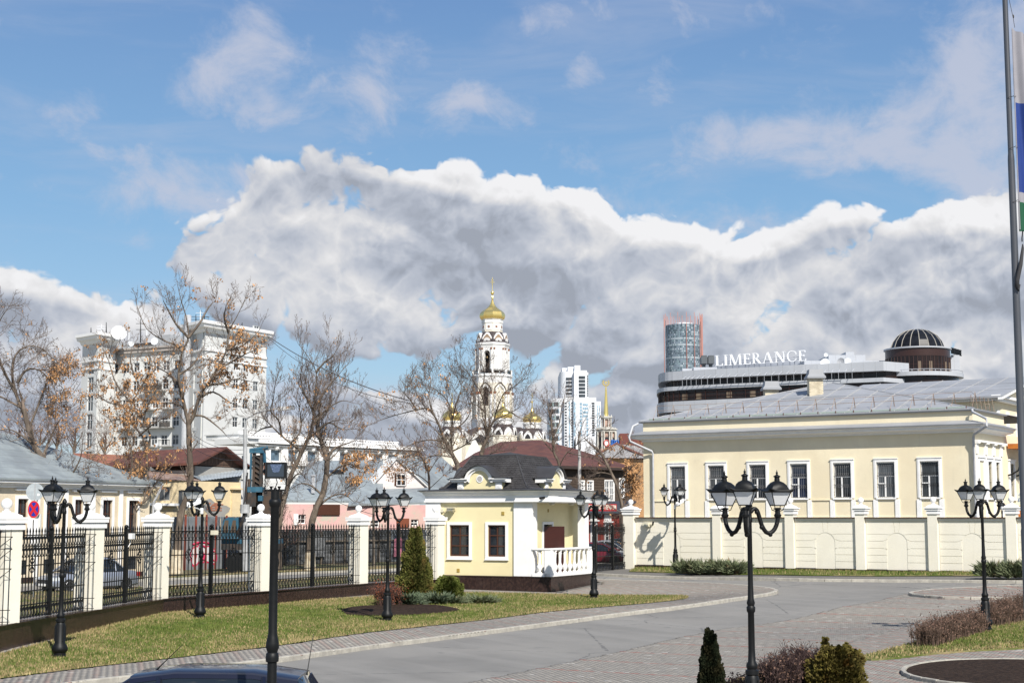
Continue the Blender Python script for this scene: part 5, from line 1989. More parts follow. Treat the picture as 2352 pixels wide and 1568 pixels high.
# white stair tower on the right with its dark sign
x0,x1 = P(2178,900,236).x,P(2206.5,900,236).x
mb = MB()
mb.abox(x0,x1,236,256,0,P(2190,815,236).z)
mb.build('stair_tower', hotelw, ho)
mb = MB()
mb.abox(P(2190,870,235.98).x,P(2200,870,235.98).x,235.95,236,P(2195,862,236).z,P(2195,856,236).z)
mb.build('window', brownglass, ho)
# serif capitals built from strokes: list of thick/thin bars and serifs per letter,unit height
def serif_letter(ch):
 T_,t_ = .145,.055
 sh = []
 def bar(x0,y0,x1,y1,w_):
  d = Vector((x1 - x0,y1 - y0))
  n = Vector((-d.y,d.x)).normalized() * w_ / 2
  sh.append([(x0 - n.x,y0 - n.y),(x1 - n.x,y1 - n.y),(x1 + n.x,y1 + n.y),(x0 + n.x,y0 + n.y)])
 def ser(x,y,w_=.30):
  sh.append([(x - w_ / 2,y - .02),(x + w_ / 2,y - .02),(x + w_ / 2,y + .02),(x - w_ / 2,y + .02)])
 def arc(cx,cy,rx,ry,a0,a1,w0,w1,k=14):
  for i in range(k):
   p = []
   for (q,o_) in ((i,-1),(i + 1,-1),(i + 1,1),(i,1)):
    a = a0 + (a1 - a0) * q / k
    w_ = w0 + (w1 - w0) * abs(math.cos(a))
    p.append((cx + (rx + o_ * w_ / 2) * math.cos(a),cy + (ry + o_ * w_ / 2) * math.sin(a)))
   sh.append(p)
 W_ = .7
 if ch == 'L':
  W_ = .62; bar(.16,0,.16,1,T_); ser(.16,.02); ser(.16,.98); bar(.16,.03,.60,.03,.06); bar(.60,.0,.62,.22,.05)
 elif ch == 'I':
  W_ = .30; bar(.15,0,.15,1,T_); ser(.15,.02); ser(.15,.98)
 elif ch == 'M':
  W_ = 1.08; bar(.12,0,.16,1,.06); bar(.17,1,.54,.0,T_); bar(.54,0,.90,1,.06); bar(.92,1,.96,0,T_); ser(.12,.02,.26); ser(.96,.02,.28); ser(.12,.98,.2); ser(.95,.98,.2)
 elif ch == 'E':
  W_ = .62; bar(.16,0,.16,1,T_); ser(.12,.02,.24); ser(.12,.98,.24); bar(.16,.03,.58,.03,.06); bar(.16,.97,.54,.97,.06); bar(.16,.51,.46,.51,.05); bar(.58,0,.61,.2,.05); bar(.54,1,.56,.82,.05); bar(.46,.42,.46,.6,.04)
 elif ch == 'R':
  W_ = .76; bar(.16,0,.16,1,T_); ser(.16,.02); ser(.12,.98,.24); bar(.16,.97,.36,.97,.055); bar(.16,.49,.36,.49,.055); arc(.34,.73,.18,.24,-math.pi / 2,math.pi / 2,.055,.09); bar(.34,.5,.68,.02,T_); ser(.72,.02,.16)
 elif ch == 'A':
  W_ = .88; bar(.10,0,.42,1,.06); bar(.43,1,.76,0,T_); bar(.22,.34,.64,.34,.05); ser(.09,.02,.24); ser(.77,.02,.28)
 elif ch == 'N':
  W_ = .90; bar(.14,0,.14,1,.06); bar(.15,1,.76,0,T_); bar(.77,0,.77,1,.06); ser(.14,.02,.26); ser(.10,.98,.24); ser(.77,.98,.26)
 elif ch == 'C':
  W_ = .82; arc(.46,.5,.40,.49,.75,2 * math.pi - .75,.05,.10,20); bar(.745,.86,.76,.66,.045); bar(.745,.18,.77,.30,.04)
 return sh,W_
lw = mat('white_sign_face', (.80, .81, .82), .5)
def serif_sign(txt,f,s0,s1,z0,z1,hgt,root,m_,n=.0,struts=True,th=.35):
 sh = [serif_letter(c_) for c_ in txt]
 tot = sum(w_ for _,w_ in sh) + .13 * (len(txt) - 1)
 k = (s1 - s0) / tot
 x = 0
 for ch,(pp,w_) in zip(txt,sh):
  mid = (x + w_ / 2) * k / (s1 - s0)
  zb = z0 + (z1 - z0) * mid
  mb = MB()
  for j,p in enumerate(pp):
   e = .004 * (j % 5)
   mb.prism(f,[(s0 + (x + a) * k,zb + b * hgt) for a,b in p],n,n + th + e)
  mb.build('letter', m_, root)
  if struts:
   mb = MB()
   for q in (.25,.75):
    s = s0 + (x + w_ * q) * k
    mb.tube([f.pt(s,zb + .1,n),f.pt(s,zb - 1.2,n - .3)],.05,3)
    mb.tube([f.pt(s,zb + .3,n),f.pt(s - .5,zb - 1.2,n - 1.2)],.04,3)
   mb.build('strut', hotelw, root)
  x += w_ + .13
sg = thing('roof_sign', 'large white serif letters LIMERANCE standing on the hotel roof', 'sign', P(1748, 845, 240))
SF = Frame(P(1644,840,242)[:2],P(1852,829,236)[:2])
serif_sign('LIMERANCE', SF, 0, SF.L, P(1644, 840.7, 242).z, P(1852, 828.6, 236).z, 24.5 * 239 / FPX, sg, lw)
mb = MB()
for q in (.35,.7):
 mb.tube([SF.pt(0,P(1644,840.7,242).z + q,-.15),SF.pt(SF.L,P(1852,828.6,236).z + q,-.15)],.05,3)
mb.build('sign_rail', hotelw, sg)
sg = thing('tower_sign', 'small dark serif letters LIMERANCE along the top of the white stair tower', 'sign', P(2195, 812, 237))
TF = Frame(P(2184,812,235.5)[:2],P(2205.5,812,235.5)[:2])
TF = Frame(P(2184,812,234)[:2],P(2206,812,240)[:2])
serif_sign('LIMERANCE', TF, 0, TF.L, P(2184, 811.5, 234).z, P(2206, 817.5, 240).z, 13.5 * 236 / FPX, sg, iron, struts=False, th=.2)
# corner sign with the four initials
sg = thing('corner_sign', 'blue and white sign with slanted letters KPMG at the left end of the hotel roof', 'sign', P(1527, 870, 247))
KF = Frame(P(1516.3,860,250)[:2],P(1536.5,860,246)[:2])
ht = lambda py: P(1526,py,247.5).z
mb = MB()
mb.box(KF,.0,KF.L,ht(877),ht(861.5),-.5,0)
mb.build('board', mat('silver_board', (.62, .64, .68), .5), sg)
kb = mat('sign_deep_blue', (.012, .03, .22), .5)
for i in range(4):
 mb = MB()
 mb.box(KF,KF.L * (.03 + i * .235),KF.L * (.03 + i * .235) + KF.L * .22,ht(871),ht(860.5),.01,.06)
 mb.build('blue_block', kb, sg)
letters('KPMG', KF, .03, ht(877.2), 8.5 * 247 / FPX, sg, lw, .12, shear=.2, width=KF.L * .93, depth=.1, bold=.02)
def dish(px, py, rpx, d, label, aim=-1, group='satellite dishes on the hotel roof', tilt=.25, m_=None):
 c_ = P(px,py,d)
 r_ = rpx * d / FPX
 mb = MB()
 pr = [(.01,0),(r_ * .4,r_ * .05),(r_ * .75,r_ * .16),(r_,r_ * .30),(r_ * 1.0,r_ * .33),(r_ * .75,r_ * .20),(r_ * .4,r_ * .09),(.01,r_ * .04)]
 me = mb.lathe(0, 0, pr, 20, cap=False).mesh('reflector', m_ or farwhite, smooth=40)
 th = thing('satellite_dish', label, 'satellite dish', c_, group)
 ob = link('reflector', me, th, c_)
 ob.rotation_euler = Vector((aim * .45, -1, tilt)).to_track_quat('Z', 'Y').to_euler()
 mb = MB()
 mb.tube([c_ + Vector((0,.3,0)),c_ + Vector((0,.6,-r_ * 1.3))],r_ * .06,5)
 mb.tube([c_ + Vector((0,-r_ * .2,-r_ * .8)),c_ + Vector((aim * r_ * .4,-r_ * .9,r_ * .1))],r_ * .03,4)
 mb.build('mount', farwhite, th)
dish(1898, 815, 5, 232, 'small round dish high on a mast left of the rotunda')
dish(1896, 834, 11, 231, 'wide white dish, leftmost behind the hotel parapet', tilt=.5)
dish(1932, 831, 9, 231, 'wire mesh dish at the middle of the hotel roof', m_=mat('grey_mesh', (.30, .31, .33), .6))
dish(1948, 830, 8, 231.5, 'white dish directly right of the mesh dish', tilt=.6)
# ------------------------------------------------------------------ round glass tower
rt = thing('round_glass_tower', 'tall round blue glass tower ringed by thin red fins', 'skyscraper', P(1569.5, 1187, 1200))
TC = P(1569.5,800,1200)
rt_r = 41 * 1200 / FPX
ty = lambda py: P(1569.5,py,1200).z
rtg = mat('tower_glass', (.16, .20, .24), .15, spec=.6, var=.25, scale=.05)
mb = MB()
mb.lathe(TC.x,TC.y,[(rt_r,0),(rt_r,ty(748))],64)
mb.build('core', rtg, rt, smooth=20)
pn = [mat('pale_spandrel', (.40, .46, .50), .4, var=.1), mat('mid_spandrel', (.22, .30, .33), .3, var=.1), mat('dark_panel', (.09, .125, .145), .3)]
floors = 24
fh = (ty(750) - ty(865)) / floors
cells = 0
stuffm = [MB(),MB(),MB()]
for k in range(floors):
 z = ty(865) + fh * k
 for i in range(44):
  a0 = math.pi + math.pi * (i + .08) / 44
  a1 = math.pi + math.pi * (i + .92) / 44
  h_ = rng.random()
  full = k in (8,14,17) or (k in (3,19,20) and 26 < i < 34)
  if full:
   q = 0 if rng.random() < .75 else 1
  elif h_ < .13:
   q = 0
  elif h_ < .30:
   q = 1
  elif h_ < .62:
   q = 2
  else:
   continue
  r_ = rt_r + .15
  zz0,zz1 = (z + fh * .1,z + fh * (.9 if q == 0 and full else .82))
  stuffm[q].add([(TC.x + r_ * math.cos(a),TC.y + r_ * math.sin(a),zz) for zz in (zz0,zz1) for a in (a0,a1)],[(0,1,3,2)])
for q in range(3):
 stuffm[q].build('glass_panels', pn[q], rt)['kind'] = 'stuff'
redfin = mat('red_fin', (.42, .20, .17), .6)
for i in range(28):
 a = 2 * math.pi * (i + .3) / 28
 up = ty(722) if i % 2 else ty(730)
 mb = MB()
 x,y = TC.x + (rt_r + 1.0) * math.cos(a),TC.y + (rt_r + 1.0) * math.sin(a)
 ca = math.cos(a)
 z0 = 0 if (ca > .88 or ca < -.97) else ty(749)
 w_ = .42 if ca > .88 else .2
 if -.2 < ca < .88 and math.sin(a) < 0 and i % 2:
  z0 = 0
 mb.abox(x - w_,x + w_,y - w_,y + w_,z0,up)
 mb.build('fin', redfin, rt)
mb = MB()
mb.lathe(TC.x,TC.y,[(rt_r * .55,ty(748)),(rt_r * .55,ty(743)),(rt_r * .3,ty(741.5))],24)
mb.build('roof_plant', farwhite, rt)
# ------------------------------------------------------------------ white high-rise flats
DW = 700.0
wt = thing('white_high_rise', 'stepped white residential high-rise with rounded left corner and blue glass strips', 'skyscraper', P(1320, 1187, DW))
X = lambda px,d=DW: P(px,1000,d).x
Zy = lambda py,d=DW: P(1320,py,d).z
hw = mat('highrise_white', (.68, .70, .73), .7, var=.02)
blocks = [  # x0,x1,ytop,depth offset,name
 (1288, 1320, 849, 8, 'upper_tower'), (1320.2, 1350, 848, 5, 'upper_tower'), (1261, 1296, 913, 3, 'lower_block'), (1296.2, 1318, 912, 0, 'lower_block'), (1318.2, 1371, 911, 4, 'lower_block'), (1371.2, 1383, 918, 9, 'lower_block'), (1322, 1378, 1003, -3, 'podium')]
for x0,x1,yt,dd,nm in blocks:
 mb = MB()
 if x0 in (1261,1288):
  a,b = X(x0),X(x1)
  r_ = (b - a) * .62
  pts = [(b,DW + dd)] + [(a + r_ - r_ * math.sin(t),DW + dd + r_ - r_ * math.cos(t)) for t in np.linspace(0,math.pi / 2,8)] + [(a,DW + 40),(b,DW + 40)]
  mb.plan(pts[::-1],0,Zy(yt))
 else:
  mb.abox(X(x0),X(x1),DW + dd,DW + 42,0,Zy(yt))
 mb.build(nm,hw,wt)
for x0,x1,yt,yb,dd in ((1294,1316,838,849,14),(1307,1322,836.5,849,12),(1322.4,1336,834,848,10)):
 mb = MB()
 mb.abox(X(x0),X(x1),DW + dd,DW + 30,Zy(yb + 1),Zy(yt))
 mb.build('roof_block', hw, wt)
dkg = mat('dark_strip_glass', (.05, .06, .07), .2, var=.3, scale=.1)
blg = mat('blue_strip_glass', (.27, .40, .50), .2, var=.25, scale=.1)
FH = 3.15
def strips(x0,x1,y0,y1,dd,m_,h_=.6,gap=0.0):
 """one window strip per storey"""
 z = Zy(y1)
 cnt = 0
 while z + FH < Zy(y0):
  mb = MB()
  mb.abox(X(x0),X(x1),DW + dd - .12,DW + dd,z + .7,z + .7 + FH * h_)
  mb.build('window', m_, wt)
  z += FH * 1.02
  cnt += 1
def strips6(x0,x1,y0,y1,dd,m_,n_,h_=.7):
 for i in range(n_):
  t = y1 + (y0 - y1) * i / n_
  t2 = y1 + (y0 - y1) * (i + h_) / n_
  mb = MB()
  mb.abox(X(x0),X(x1),DW + dd - .12,DW + dd,Zy(t),Zy(t2))
  mb.build('window', m_, wt)
strips6(1302,1315.5,860.5,912,8,dkg,6,.68)
strips6(1331,1346,859,910,5,dkg,6,.75)
mb = MB()
mb.abox(X(1350.2),X(1353.5),DW + 6,DW + 38,0,Zy(852))
mb.build('tower_side', hw, wt)
strips6(1350.4,1353.2,857,908,6,dkg,13,.65)
strips6(1297.5,1302,921,1030,0,dkg,16,.55)
strips6(1312.5,1315,921,1030,0,dkg,17,.6)
strips6(1306.8,1309.5,921,1030,0,blg,14,.85)
strips6(1319,1323,920,1000,4,blg,9,.85)
strips6(1333,1338,921,1000,4,blg,11,.7)
strips6(1340,1352,921,956,4,blg,4,.5)
strips6(1348,1352,956,1000,4,blg,6,.7)
strips6(1361,1367,921,1000,4,dkg,14,.7)
strips6(1374,1376,925,1000,9,blg,9,.8)
strips6(1378.5,1380.5,925,1000,9,blg,9,.8)
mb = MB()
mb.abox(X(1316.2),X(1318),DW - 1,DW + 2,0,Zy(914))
mb.build('shadow_slot', mat('slot_shade', (.20, .26, .33), .5), wt)  # raised dark strip: shade between the blocks put into its colour
# rounded glass corner
a,b = X(1261),X(1296)
r_ = (b - a) * .62
mb1,mb2,mb3 = MB(),MB(),MB()
for k in range(34):
 z0,z1 = Zy(922) - 3.15 * k,Zy(922) - 3.15 * k - 1.9
 if z1 < 1: break
 rr_ = r_ + .2
 for t0 in range(7):
  ta,tb = math.pi / 2 * t0 / 7 + .02,math.pi / 2 * (t0 + 1) / 7 - .02
  q = (mb1,mb2,mb3)[rng.choice((0,0,1,2,0))]
  q.add([(a + r_ - rr_ * math.sin(t),DW + 3 + r_ - rr_ * math.cos(t),z) for z in (z1,z0) for t in (ta,tb)],[(0,1,3,2)])
 q = (mb1,mb2,mb3)[rng.choice((0,1,2))]
 q.add([(x,DW + 2.8,z) for z in (z1,z0) for x in (a + r_,b - 2.2)],[(0,1,3,2)])
for q, m_ in ((mb1, dkg), (mb2, blg), (mb3, mat('teal_strip_glass', (.30, .42, .42), .3))):
 q.build('corner_glass', m_, wt)['kind'] = 'stuff'
# ------------------------------------------------------------------ city hall tower
DC = 560.0
chm = mat('pale_stone', (.60, .58, .53), .85, col2=(.50, .48, .43), scale=.4)
chp = mat('salmon_plaster', (.45, .31, .25), .85)
cht = thing('clock_tower', 'stone tower with columns and slim golden spire topped by a star', 'tower', P(1393, 1187, DC))
cc = P(1392.5,1000,DC)
cz = lambda py: P(1392.5,py,DC).z
m_px = DC / FPX
mb = MB()
mb.lathe(cc.x,cc.y,[(6.2 * m_px,cz(957)),(5.4 * m_px,cz(950)),(2.2 * m_px,cz(895)),(1.5 * m_px,cz(888))],8,a0=math.pi / 8)
mb.build('spire', gold, cht)
mb = MB()
st = P(1391.8,878.5,DC)
for i in range(10):
 pass
pts = []
for i in range(10):
 r_ = (4.6 if i % 2 == 0 else 1.9) * m_px
 a = math.pi / 2 + i * math.pi / 5
 pts.append((r_ * math.cos(a),r_ * math.sin(a)))
sf = Frame((st.x,st.y),(st.x + 1,st.y))
mb.prism(sf,[(x,st.z + y) for x,y in pts],-.25,.25)
mb.build('star', gold, cht)
mb = MB()
mb.tube([(st.x + 7 * m_px * math.cos(a),st.y,st.z + 7 * m_px * math.sin(a)) for a in np.linspace(R(-225),R(45),18)],.28,5)
mb.build('wreath', gold, cht)
def drum(r0,y0,y1,m_,nm,seg=8):
 mb = MB()
 mb.lathe(cc.x,cc.y,[(r0 * m_px,cz(y1)),(r0 * m_px,cz(y0))],seg,a0=math.pi / 8)
 return mb.build(nm,m_,cht)
drum(8.5, 957, 984, chp, 'lantern_core')
drum(12.8, 962, 956, chm, 'lantern_cornice').name
drum(15, 956.5, 959, chm, 'lantern_cornice')
for i in range(8):
 a = math.pi / 8 + i * math.pi / 4
 mb = MB()
 mb.lathe(cc.x + 11.6 * m_px * math.cos(a),cc.y + 11.6 * m_px * math.sin(a),[(1.3 * m_px,cz(983)),(1.1 * m_px,cz(961))],8)
 mb.build('column', chm, cht)
 mb = MB()
 mb.lathe(cc.x + 13 * m_px * math.cos(a),cc.y + 13 * m_px * math.sin(a),[(1.0 * m_px,cz(957)),(.9 * m_px,cz(954)),(.1 * m_px,cz(952))],6)
 mb.build('urn', chm, cht)
drum(17, 981, 985, chm, 'gallery')
drum(24, 987, 992, chm, 'main_cornice')
drum(27, 984.5, 987, chm, 'main_cornice')
mb = MB()
for i in range(40):
 a = 2 * math.pi * i / 40
 mb.lathe(cc.x + 22 * m_px * math.cos(a),cc.y + 22 * m_px * math.sin(a),[(.5 * m_px,cz(985)),(.4 * m_px,cz(981.5))],4)
mb.build('balustrade', chm, cht)['kind'] = 'stuff'
drum(19.5, 992, 1090, chp, 'main_drum')
for i in range(8):
 for q in (-.12,.12):
  a = math.pi / 8 + i * math.pi / 4 + q
  mb = MB()
  mb.lathe(cc.x + 23 * m_px * math.cos(a),cc.y + 23 * m_px * math.sin(a),[(1.9 * m_px,cz(1090)),(1.6 * m_px,cz(991))],8)
  mb.build('column', chm, cht)
 a = i * math.pi / 4
 f = Frame((cc.x + 18.3 * m_px * math.cos(a - .01),cc.y + 18.3 * m_px * math.sin(a - .01)),(cc.x + 18.3 * m_px * math.cos(a + .01),cc.y + 18.3 * m_px * math.sin(a + .01)))
 w_ = 4.2 * m_px
 arc = [(w_ * math.cos(t),cz(1008) + w_ * math.sin(t)) for t in np.linspace(0,math.pi,9)]
 mb = MB()
 mb.prism(f,[(-w_,cz(1040)),(w_,cz(1040))] + arc,-.2,.3)
 mb.build('arch_opening', mat('dark_opening', (.03, .03, .035), .9), cht)
# ------------------------------------------------------------------ church with bell tower
DB = 480.0
kk = DB / FPX * .5742 / 2.24      # metres per surveyed unit
ivory = mat('ivory_plaster', (.74, .69, .58), .85, var=.03)
chw = mat('church_white', (.74, .735, .72), .8, var=.02)
chroof = mat('church_brown_roof', (.060, .047, .047), .5, var=.2)
rustst = mat('rust_stone', (.23, .10, .055), .8)
dark = mat('dark_opening', (.03, .03, .035), .9)
ROT = R(25)
def bz(yc):
 return P(1130,(1100 + yc / 2.24) * .5742,DB).z
def bx(xc,d=DB):
 return P((1400 + xc / 2.24) * .5742,1000,d).x
bt = thing('bell_tower', 'white octagonal bell tower with open belfry and a big gilded onion dome', 'bell tower', P(1130, 1187, DB))
BC = (bx(1274),DB)
def lath(root,nm,m_,prof,seg=8,c_=BC,a0=math.pi / 8 + ROT,smooth=None):
 mb = MB()
 mb.lathe(c_[0],c_[1],[(r_ * kk,bz(y)) for r_,y in prof],seg,a0=a0)
 return mb.build(nm,m_,root,smooth=smooth)
def cross(root, xc, y0, y1, c_, nm='cross', dz_=0):
 mb = MB()
 z0,z1 = bz(y1) + dz_,bz(y0) + dz_
 h = z1 - z0
 t_ = h * .022
 mb.abox(c_[0] - t_,c_[0] + t_,c_[1] - t_,c_[1] + t_,z0,z1)
 for q,w_ in ((.82,.06),(.66,.13)):
  mb.abox(c_[0] - h * w_,c_[0] + h * w_,c_[1] - t_,c_[1] + t_,z0 + h * q - t_,z0 + h * q + t_)
 v = h * .055
 mb.hexa([(c_[0] - v,c_[1] - t_,z0 + h * .5 + v * .4 - t_),(c_[0] + v,c_[1] - t_,z0 + h * .5 - v * .4 - t_),(c_[0] + v,c_[1] + t_,z0 + h * .5 - v * .4 - t_),(c_[0] - v,c_[1] + t_,z0 + h * .5 + v * .4 - t_),
    (c_[0] - v,c_[1] - t_,z0 + h * .5 + v * .4 + t_),(c_[0] + v,c_[1] - t_,z0 + h * .5 - v * .4 + t_),(c_[0] + v,c_[1] + t_,z0 + h * .5 - v * .4 + t_),(c_[0] - v,c_[1] + t_,z0 + h * .5 + v * .4 + t_)])
 for sx_,q in ((-1,.66),(1,.66),(0,1.0),(-.5,.82),(.5,.82)):
  mb.ball((c_[0] + sx_ * h * .13,c_[1],z0 + h * q),h * .022,6,4)
 return mb.build(nm,gold,root)
onion = [(100,0),(107,.05),(113,.12),(116,.20),(114,.29),(107,.37),(93,.45),(72,.53),(50,.61),(32,.71),(18,.83),(9,1.0)]
def ondome(root, c_, yb, yt, rmax, nm='onion_dome', seg=8):
 s = rmax / 114
 lath(root,nm,gold,[(r_ * s,yb + (yt - yb) * t) for r_,t in onion],seg,c_)
ondome(bt,BC,404,228,114)
lath(bt, 'finial', gold, [(7, 228), (11, 224), (6, 218), (9, 200), (5, 186), (5, 180)], 10)
mb = MB()
mb.ball((BC[0],BC[1],bz(160)),15 * kk,14,10,1.25)
mb.build('finial_ball', gold, bt, smooth=60)
cross(bt,1274,25,142,BC)
lath(bt, 'dome_drum', ivory, [(93, 515), (93, 436)])
lath(bt, 'drum_cornice', chw, [(93, 436), (98, 434), (98, 404), (104, 402), (104, 400), (94, 399)])
for i in range(8):
 a = i * math.pi / 4 + ROT
 ap = 93 * math.cos(math.pi / 8) * kk
 f = Frame((BC[0] + ap * math.cos(a) - math.sin(a) * -1 * 0,BC[1] + ap * math.sin(a)),(BC[0] + ap * math.cos(a) - math.sin(a),BC[1] + ap * math.sin(a) + math.cos(a)))
 if math.sin(a) > .35: continue
 mb = MB()
 q = 27 * kk
 mb.box(f,-q,q,bz(497),bz(440),.0,.12)
 mb.build('drum_panel', chw, bt)
 mb = MB()
 pts = [((15 if j % 2 == 0 else 6) * kk * math.cos(j * math.pi / 8 + .2),bz(470) + (15 if j % 2 == 0 else 6) * kk * math.sin(j * math.pi / 8 + .2)) for j in range(16)]
 mb.prism(f,pts,.12,.2)
 mb.build('star_rosette', rustst, bt)
lath(bt, 'tent_roof', chroof, [(150, 616), (148, 590), (128, 545), (98, 518), (92, 513)])
for i in range(8):
 a = i * math.pi / 4 + ROT
 if math.sin(a) > .35: continue
 ap = 141 * math.cos(math.pi / 8) * kk
 f = Frame((BC[0] + ap * math.cos(a),BC[1] + ap * math.sin(a)),(BC[0] + ap * math.cos(a) - math.sin(a),BC[1] + ap * math.sin(a) + math.cos(a)))
 w_ = 50 * kk
 def keel(w,h0,h1,m=15):
  o_ = []
  for j in range(m + 1):
   t = j / m
   x = -w * math.cos(math.pi * t)
   z = h0 + (h1 - h0) * (.82 * math.sin(math.pi * t) + .18 * max(0,1 - abs(2 * t - 1) * 3.2))
   o_.append((x,z))
  return o_
 k0,k1,k2 = keel(w_,bz(606),bz(522)),keel(w_ * .80,bz(606),bz(540)),keel(w_ * .62,bz(606),bz(552))
 mb = MB()
 mb.prism(f,k0[::-1],-1.2,.15)
 mb.build('gable_arch', chw, bt)
 mb = MB()
 mb.prism(f,k1[::-1],.15,.19)
 mb.build('gable_shadow', mat('arch_recess_shade', (.30, .21, .14), .8), bt)  # brown plate: shade inside the arch put into its colour
 mb = MB()
 for j in range(9):
  t = math.pi * (j + .5) / 9
  t0,t1 = t - .13,t + .13
  r0_,r1_ = w_ * .15,w_ * .62
  mb.prism(f,[(r0_ * math.cos(t0),bz(604) + r0_ * math.sin(t0)),(r1_ * math.cos(t0),bz(604) + r1_ * math.sin(t0)),(r1_ * 1.06 * math.cos(t),bz(604) + r1_ * 1.06 * math.sin(t)),(r1_ * math.cos(t1),bz(604) + r1_ * math.sin(t1)),(r0_ * math.cos(t1),bz(604) + r0_ * math.sin(t1))],.19,.3)
 mb.build('shell_relief', chw, bt)
lath(bt, 'belfry_cornice', chw, [(146, 662), (150, 655), (152, 640), (158, 636), (160, 628), (162, 622), (150, 615)])
def octa(root,r_,y0,y1,m_,nm,arches=None,aw_=28,seg=8,dep=1.4,skip_back=True):
 """octagonal storey with arched openings on every other side"""
 out = MB()
 for i in range(8):
  a = i * math.pi / 4 + ROT
  ap = r_ * math.cos(math.pi / 8) * kk
  hw_ = r_ * math.sin(math.pi / 8) * kk
  f = Frame((BC[0] + ap * math.cos(a) + hw_ * math.sin(a),BC[1] + ap * math.sin(a) - hw_ * math.cos(a)),(BC[0] + ap * math.cos(a) - hw_ * math.sin(a),BC[1] + ap * math.sin(a) + hw_ * math.cos(a)))
  L_ = f.L
  # outward normal check
  if f.n.dot(Vector((math.cos(a),math.sin(a)))) < 0:
   f = Frame(f.pt(L_,0)[:2],f.o)
  op = arches and i % 2 == 1
  if not op:
   out.box(f,0,L_,bz(y1),bz(y0),-dep,0)
  else:
   ya,yb = arches
   w_ = aw_ * kk
   c_ = L_ / 2
   arc = [(c_ - w_ * math.cos(t),bz(ya) - w_ + w_ * math.sin(t)) for t in np.linspace(0,math.pi,11)]
   left = [(0,bz(y1)),(c_ - w_,bz(y1))] + arc[:6] + [(c_,bz(y0)),(0,bz(y0))]
   right = [(c_,bz(y0))] + arc[5:] + [(c_ + w_,bz(y1)),(L_,bz(y1)),(L_,bz(y0))]
   out.prism(f,left,-dep,0)
   out.prism(f,right,-dep,0)
   if yb < y1:
    out.box(f,c_ - w_,c_ + w_,bz(y1),bz(yb),-dep,-.05)
 return out.build(nm,m_,root)
octa(bt, 148, 660, 862, chw, 'belfry_wall', (686, 862), 28)
lath(bt, 'belfry_core', dark, [(60, 880), (60, 700)], 8)
# bells
for i,(dx,r_) in enumerate(((-70,12),(-45,9),(-28,7),(62,10),(85,8))):
 mb = MB()
 c_ = (BC[0] + dx * kk,BC[1] - 95 * kk)
 z = bz(735)
 mb.lathe(c_[0],c_[1],[(r_ * kk * q,z - r_ * kk * 2.0 + r_ * kk * 2 * t) for q,t in ((1,0),(.75,.15),(.6,.5),(.5,.8),(.2,.98),(.05,1))],10)
 o = mb.build('bell', mat('bronze', (.20, .14, .07), .4, metal=1.0), bt, smooth=50)
for i in range(8):
 a = math.pi / 8 + ROT + i * math.pi / 4
 for da in (-.10,.10):
  r_ = 150 * kk
  c_ = (BC[0] + r_ * math.cos(a + da),BC[1] + r_ * math.sin(a + da))
  if math.sin(a) > .45: continue
  mb = MB()
  mb.lathe(c_[0],c_[1],[(6.5 * kk,bz(862)),(6.5 * kk,bz(682))],6)
  mb.build('pilaster', chw, bt)
  mb = MB()
  mb.lathe(c_[0],c_[1],[(6.8 * kk,bz(682)),(9.5 * kk,bz(664))],6)
  mb.build('capital', rustst, bt)
lath(bt, 'balcony_slab', chw, [(176, 940), (178, 925), (186, 915), (186, 905), (176, 900), (172, 893)])
mb = MB()
rails_ = MB()
for i in range(8):
 a = math.pi / 8 + ROT + i * math.pi / 4
 if math.sin(a) > .5: continue
 p = MB()
 c_ = (BC[0] + 170 * kk * math.cos(a),BC[1] + 170 * kk * math.sin(a))
 p.abox(c_[0] - .35,c_[0] + .35,c_[1] - .35,c_[1] + .35,bz(893),bz(852))
 p.build('balcony_post', chw, bt)
 b_2 = math.pi / 8 + ROT + (i + 1) * math.pi / 4
 c2 = (BC[0] + 170 * kk * math.cos(b_2),BC[1] + 170 * kk * math.sin(b_2))
 for y in (858,890):
  rails_.tube([(c_[0],c_[1],bz(y)),(c2[0],c2[1],bz(y))],.07,4)
 for j in range(1,14):
  t = j / 14
  rails_.tube([(c_[0] + (c2[0] - c_[0]) * t,c_[1] + (c2[1] - c_[1]) * t,bz(890)),(c_[0] + (c2[0] - c_[0]) * t + .1,c_[1] + (c2[1] - c_[1]) * t,bz(858))],.05,3)
rails_.build('balcony_railing', iron, bt)['kind'] = 'stuff'
lath(bt, 'storey_band', chw, [(180, 975), (180, 940)])
octa(bt, 182, 975, 1290, ivory, 'lower_wall', (1012, 1180), 30)
lath(bt, 'lower_core', dark, [(120, 1290), (120, 980)], 8)
for i in range(8):
 a = math.pi / 8 + ROT + i * math.pi / 4
 if math.sin(a) > .45: continue
 for da in (-.09,.09):
  r_ = 184 * kk
  c_ = (BC[0] + r_ * math.cos(a + da),BC[1] + r_ * math.sin(a + da))
  mb = MB()
  mb.lathe(c_[0],c_[1],[(9 * kk,bz(1290)),(9 * kk,bz(1078))],6)
  mb.build('pilaster', chw, bt)
  mb = MB()
  mb.lathe(c_[0],c_[1],[(9.5 * kk,bz(1078)),(13 * kk,bz(1055))],6)
  mb.build('capital', rustst, bt)
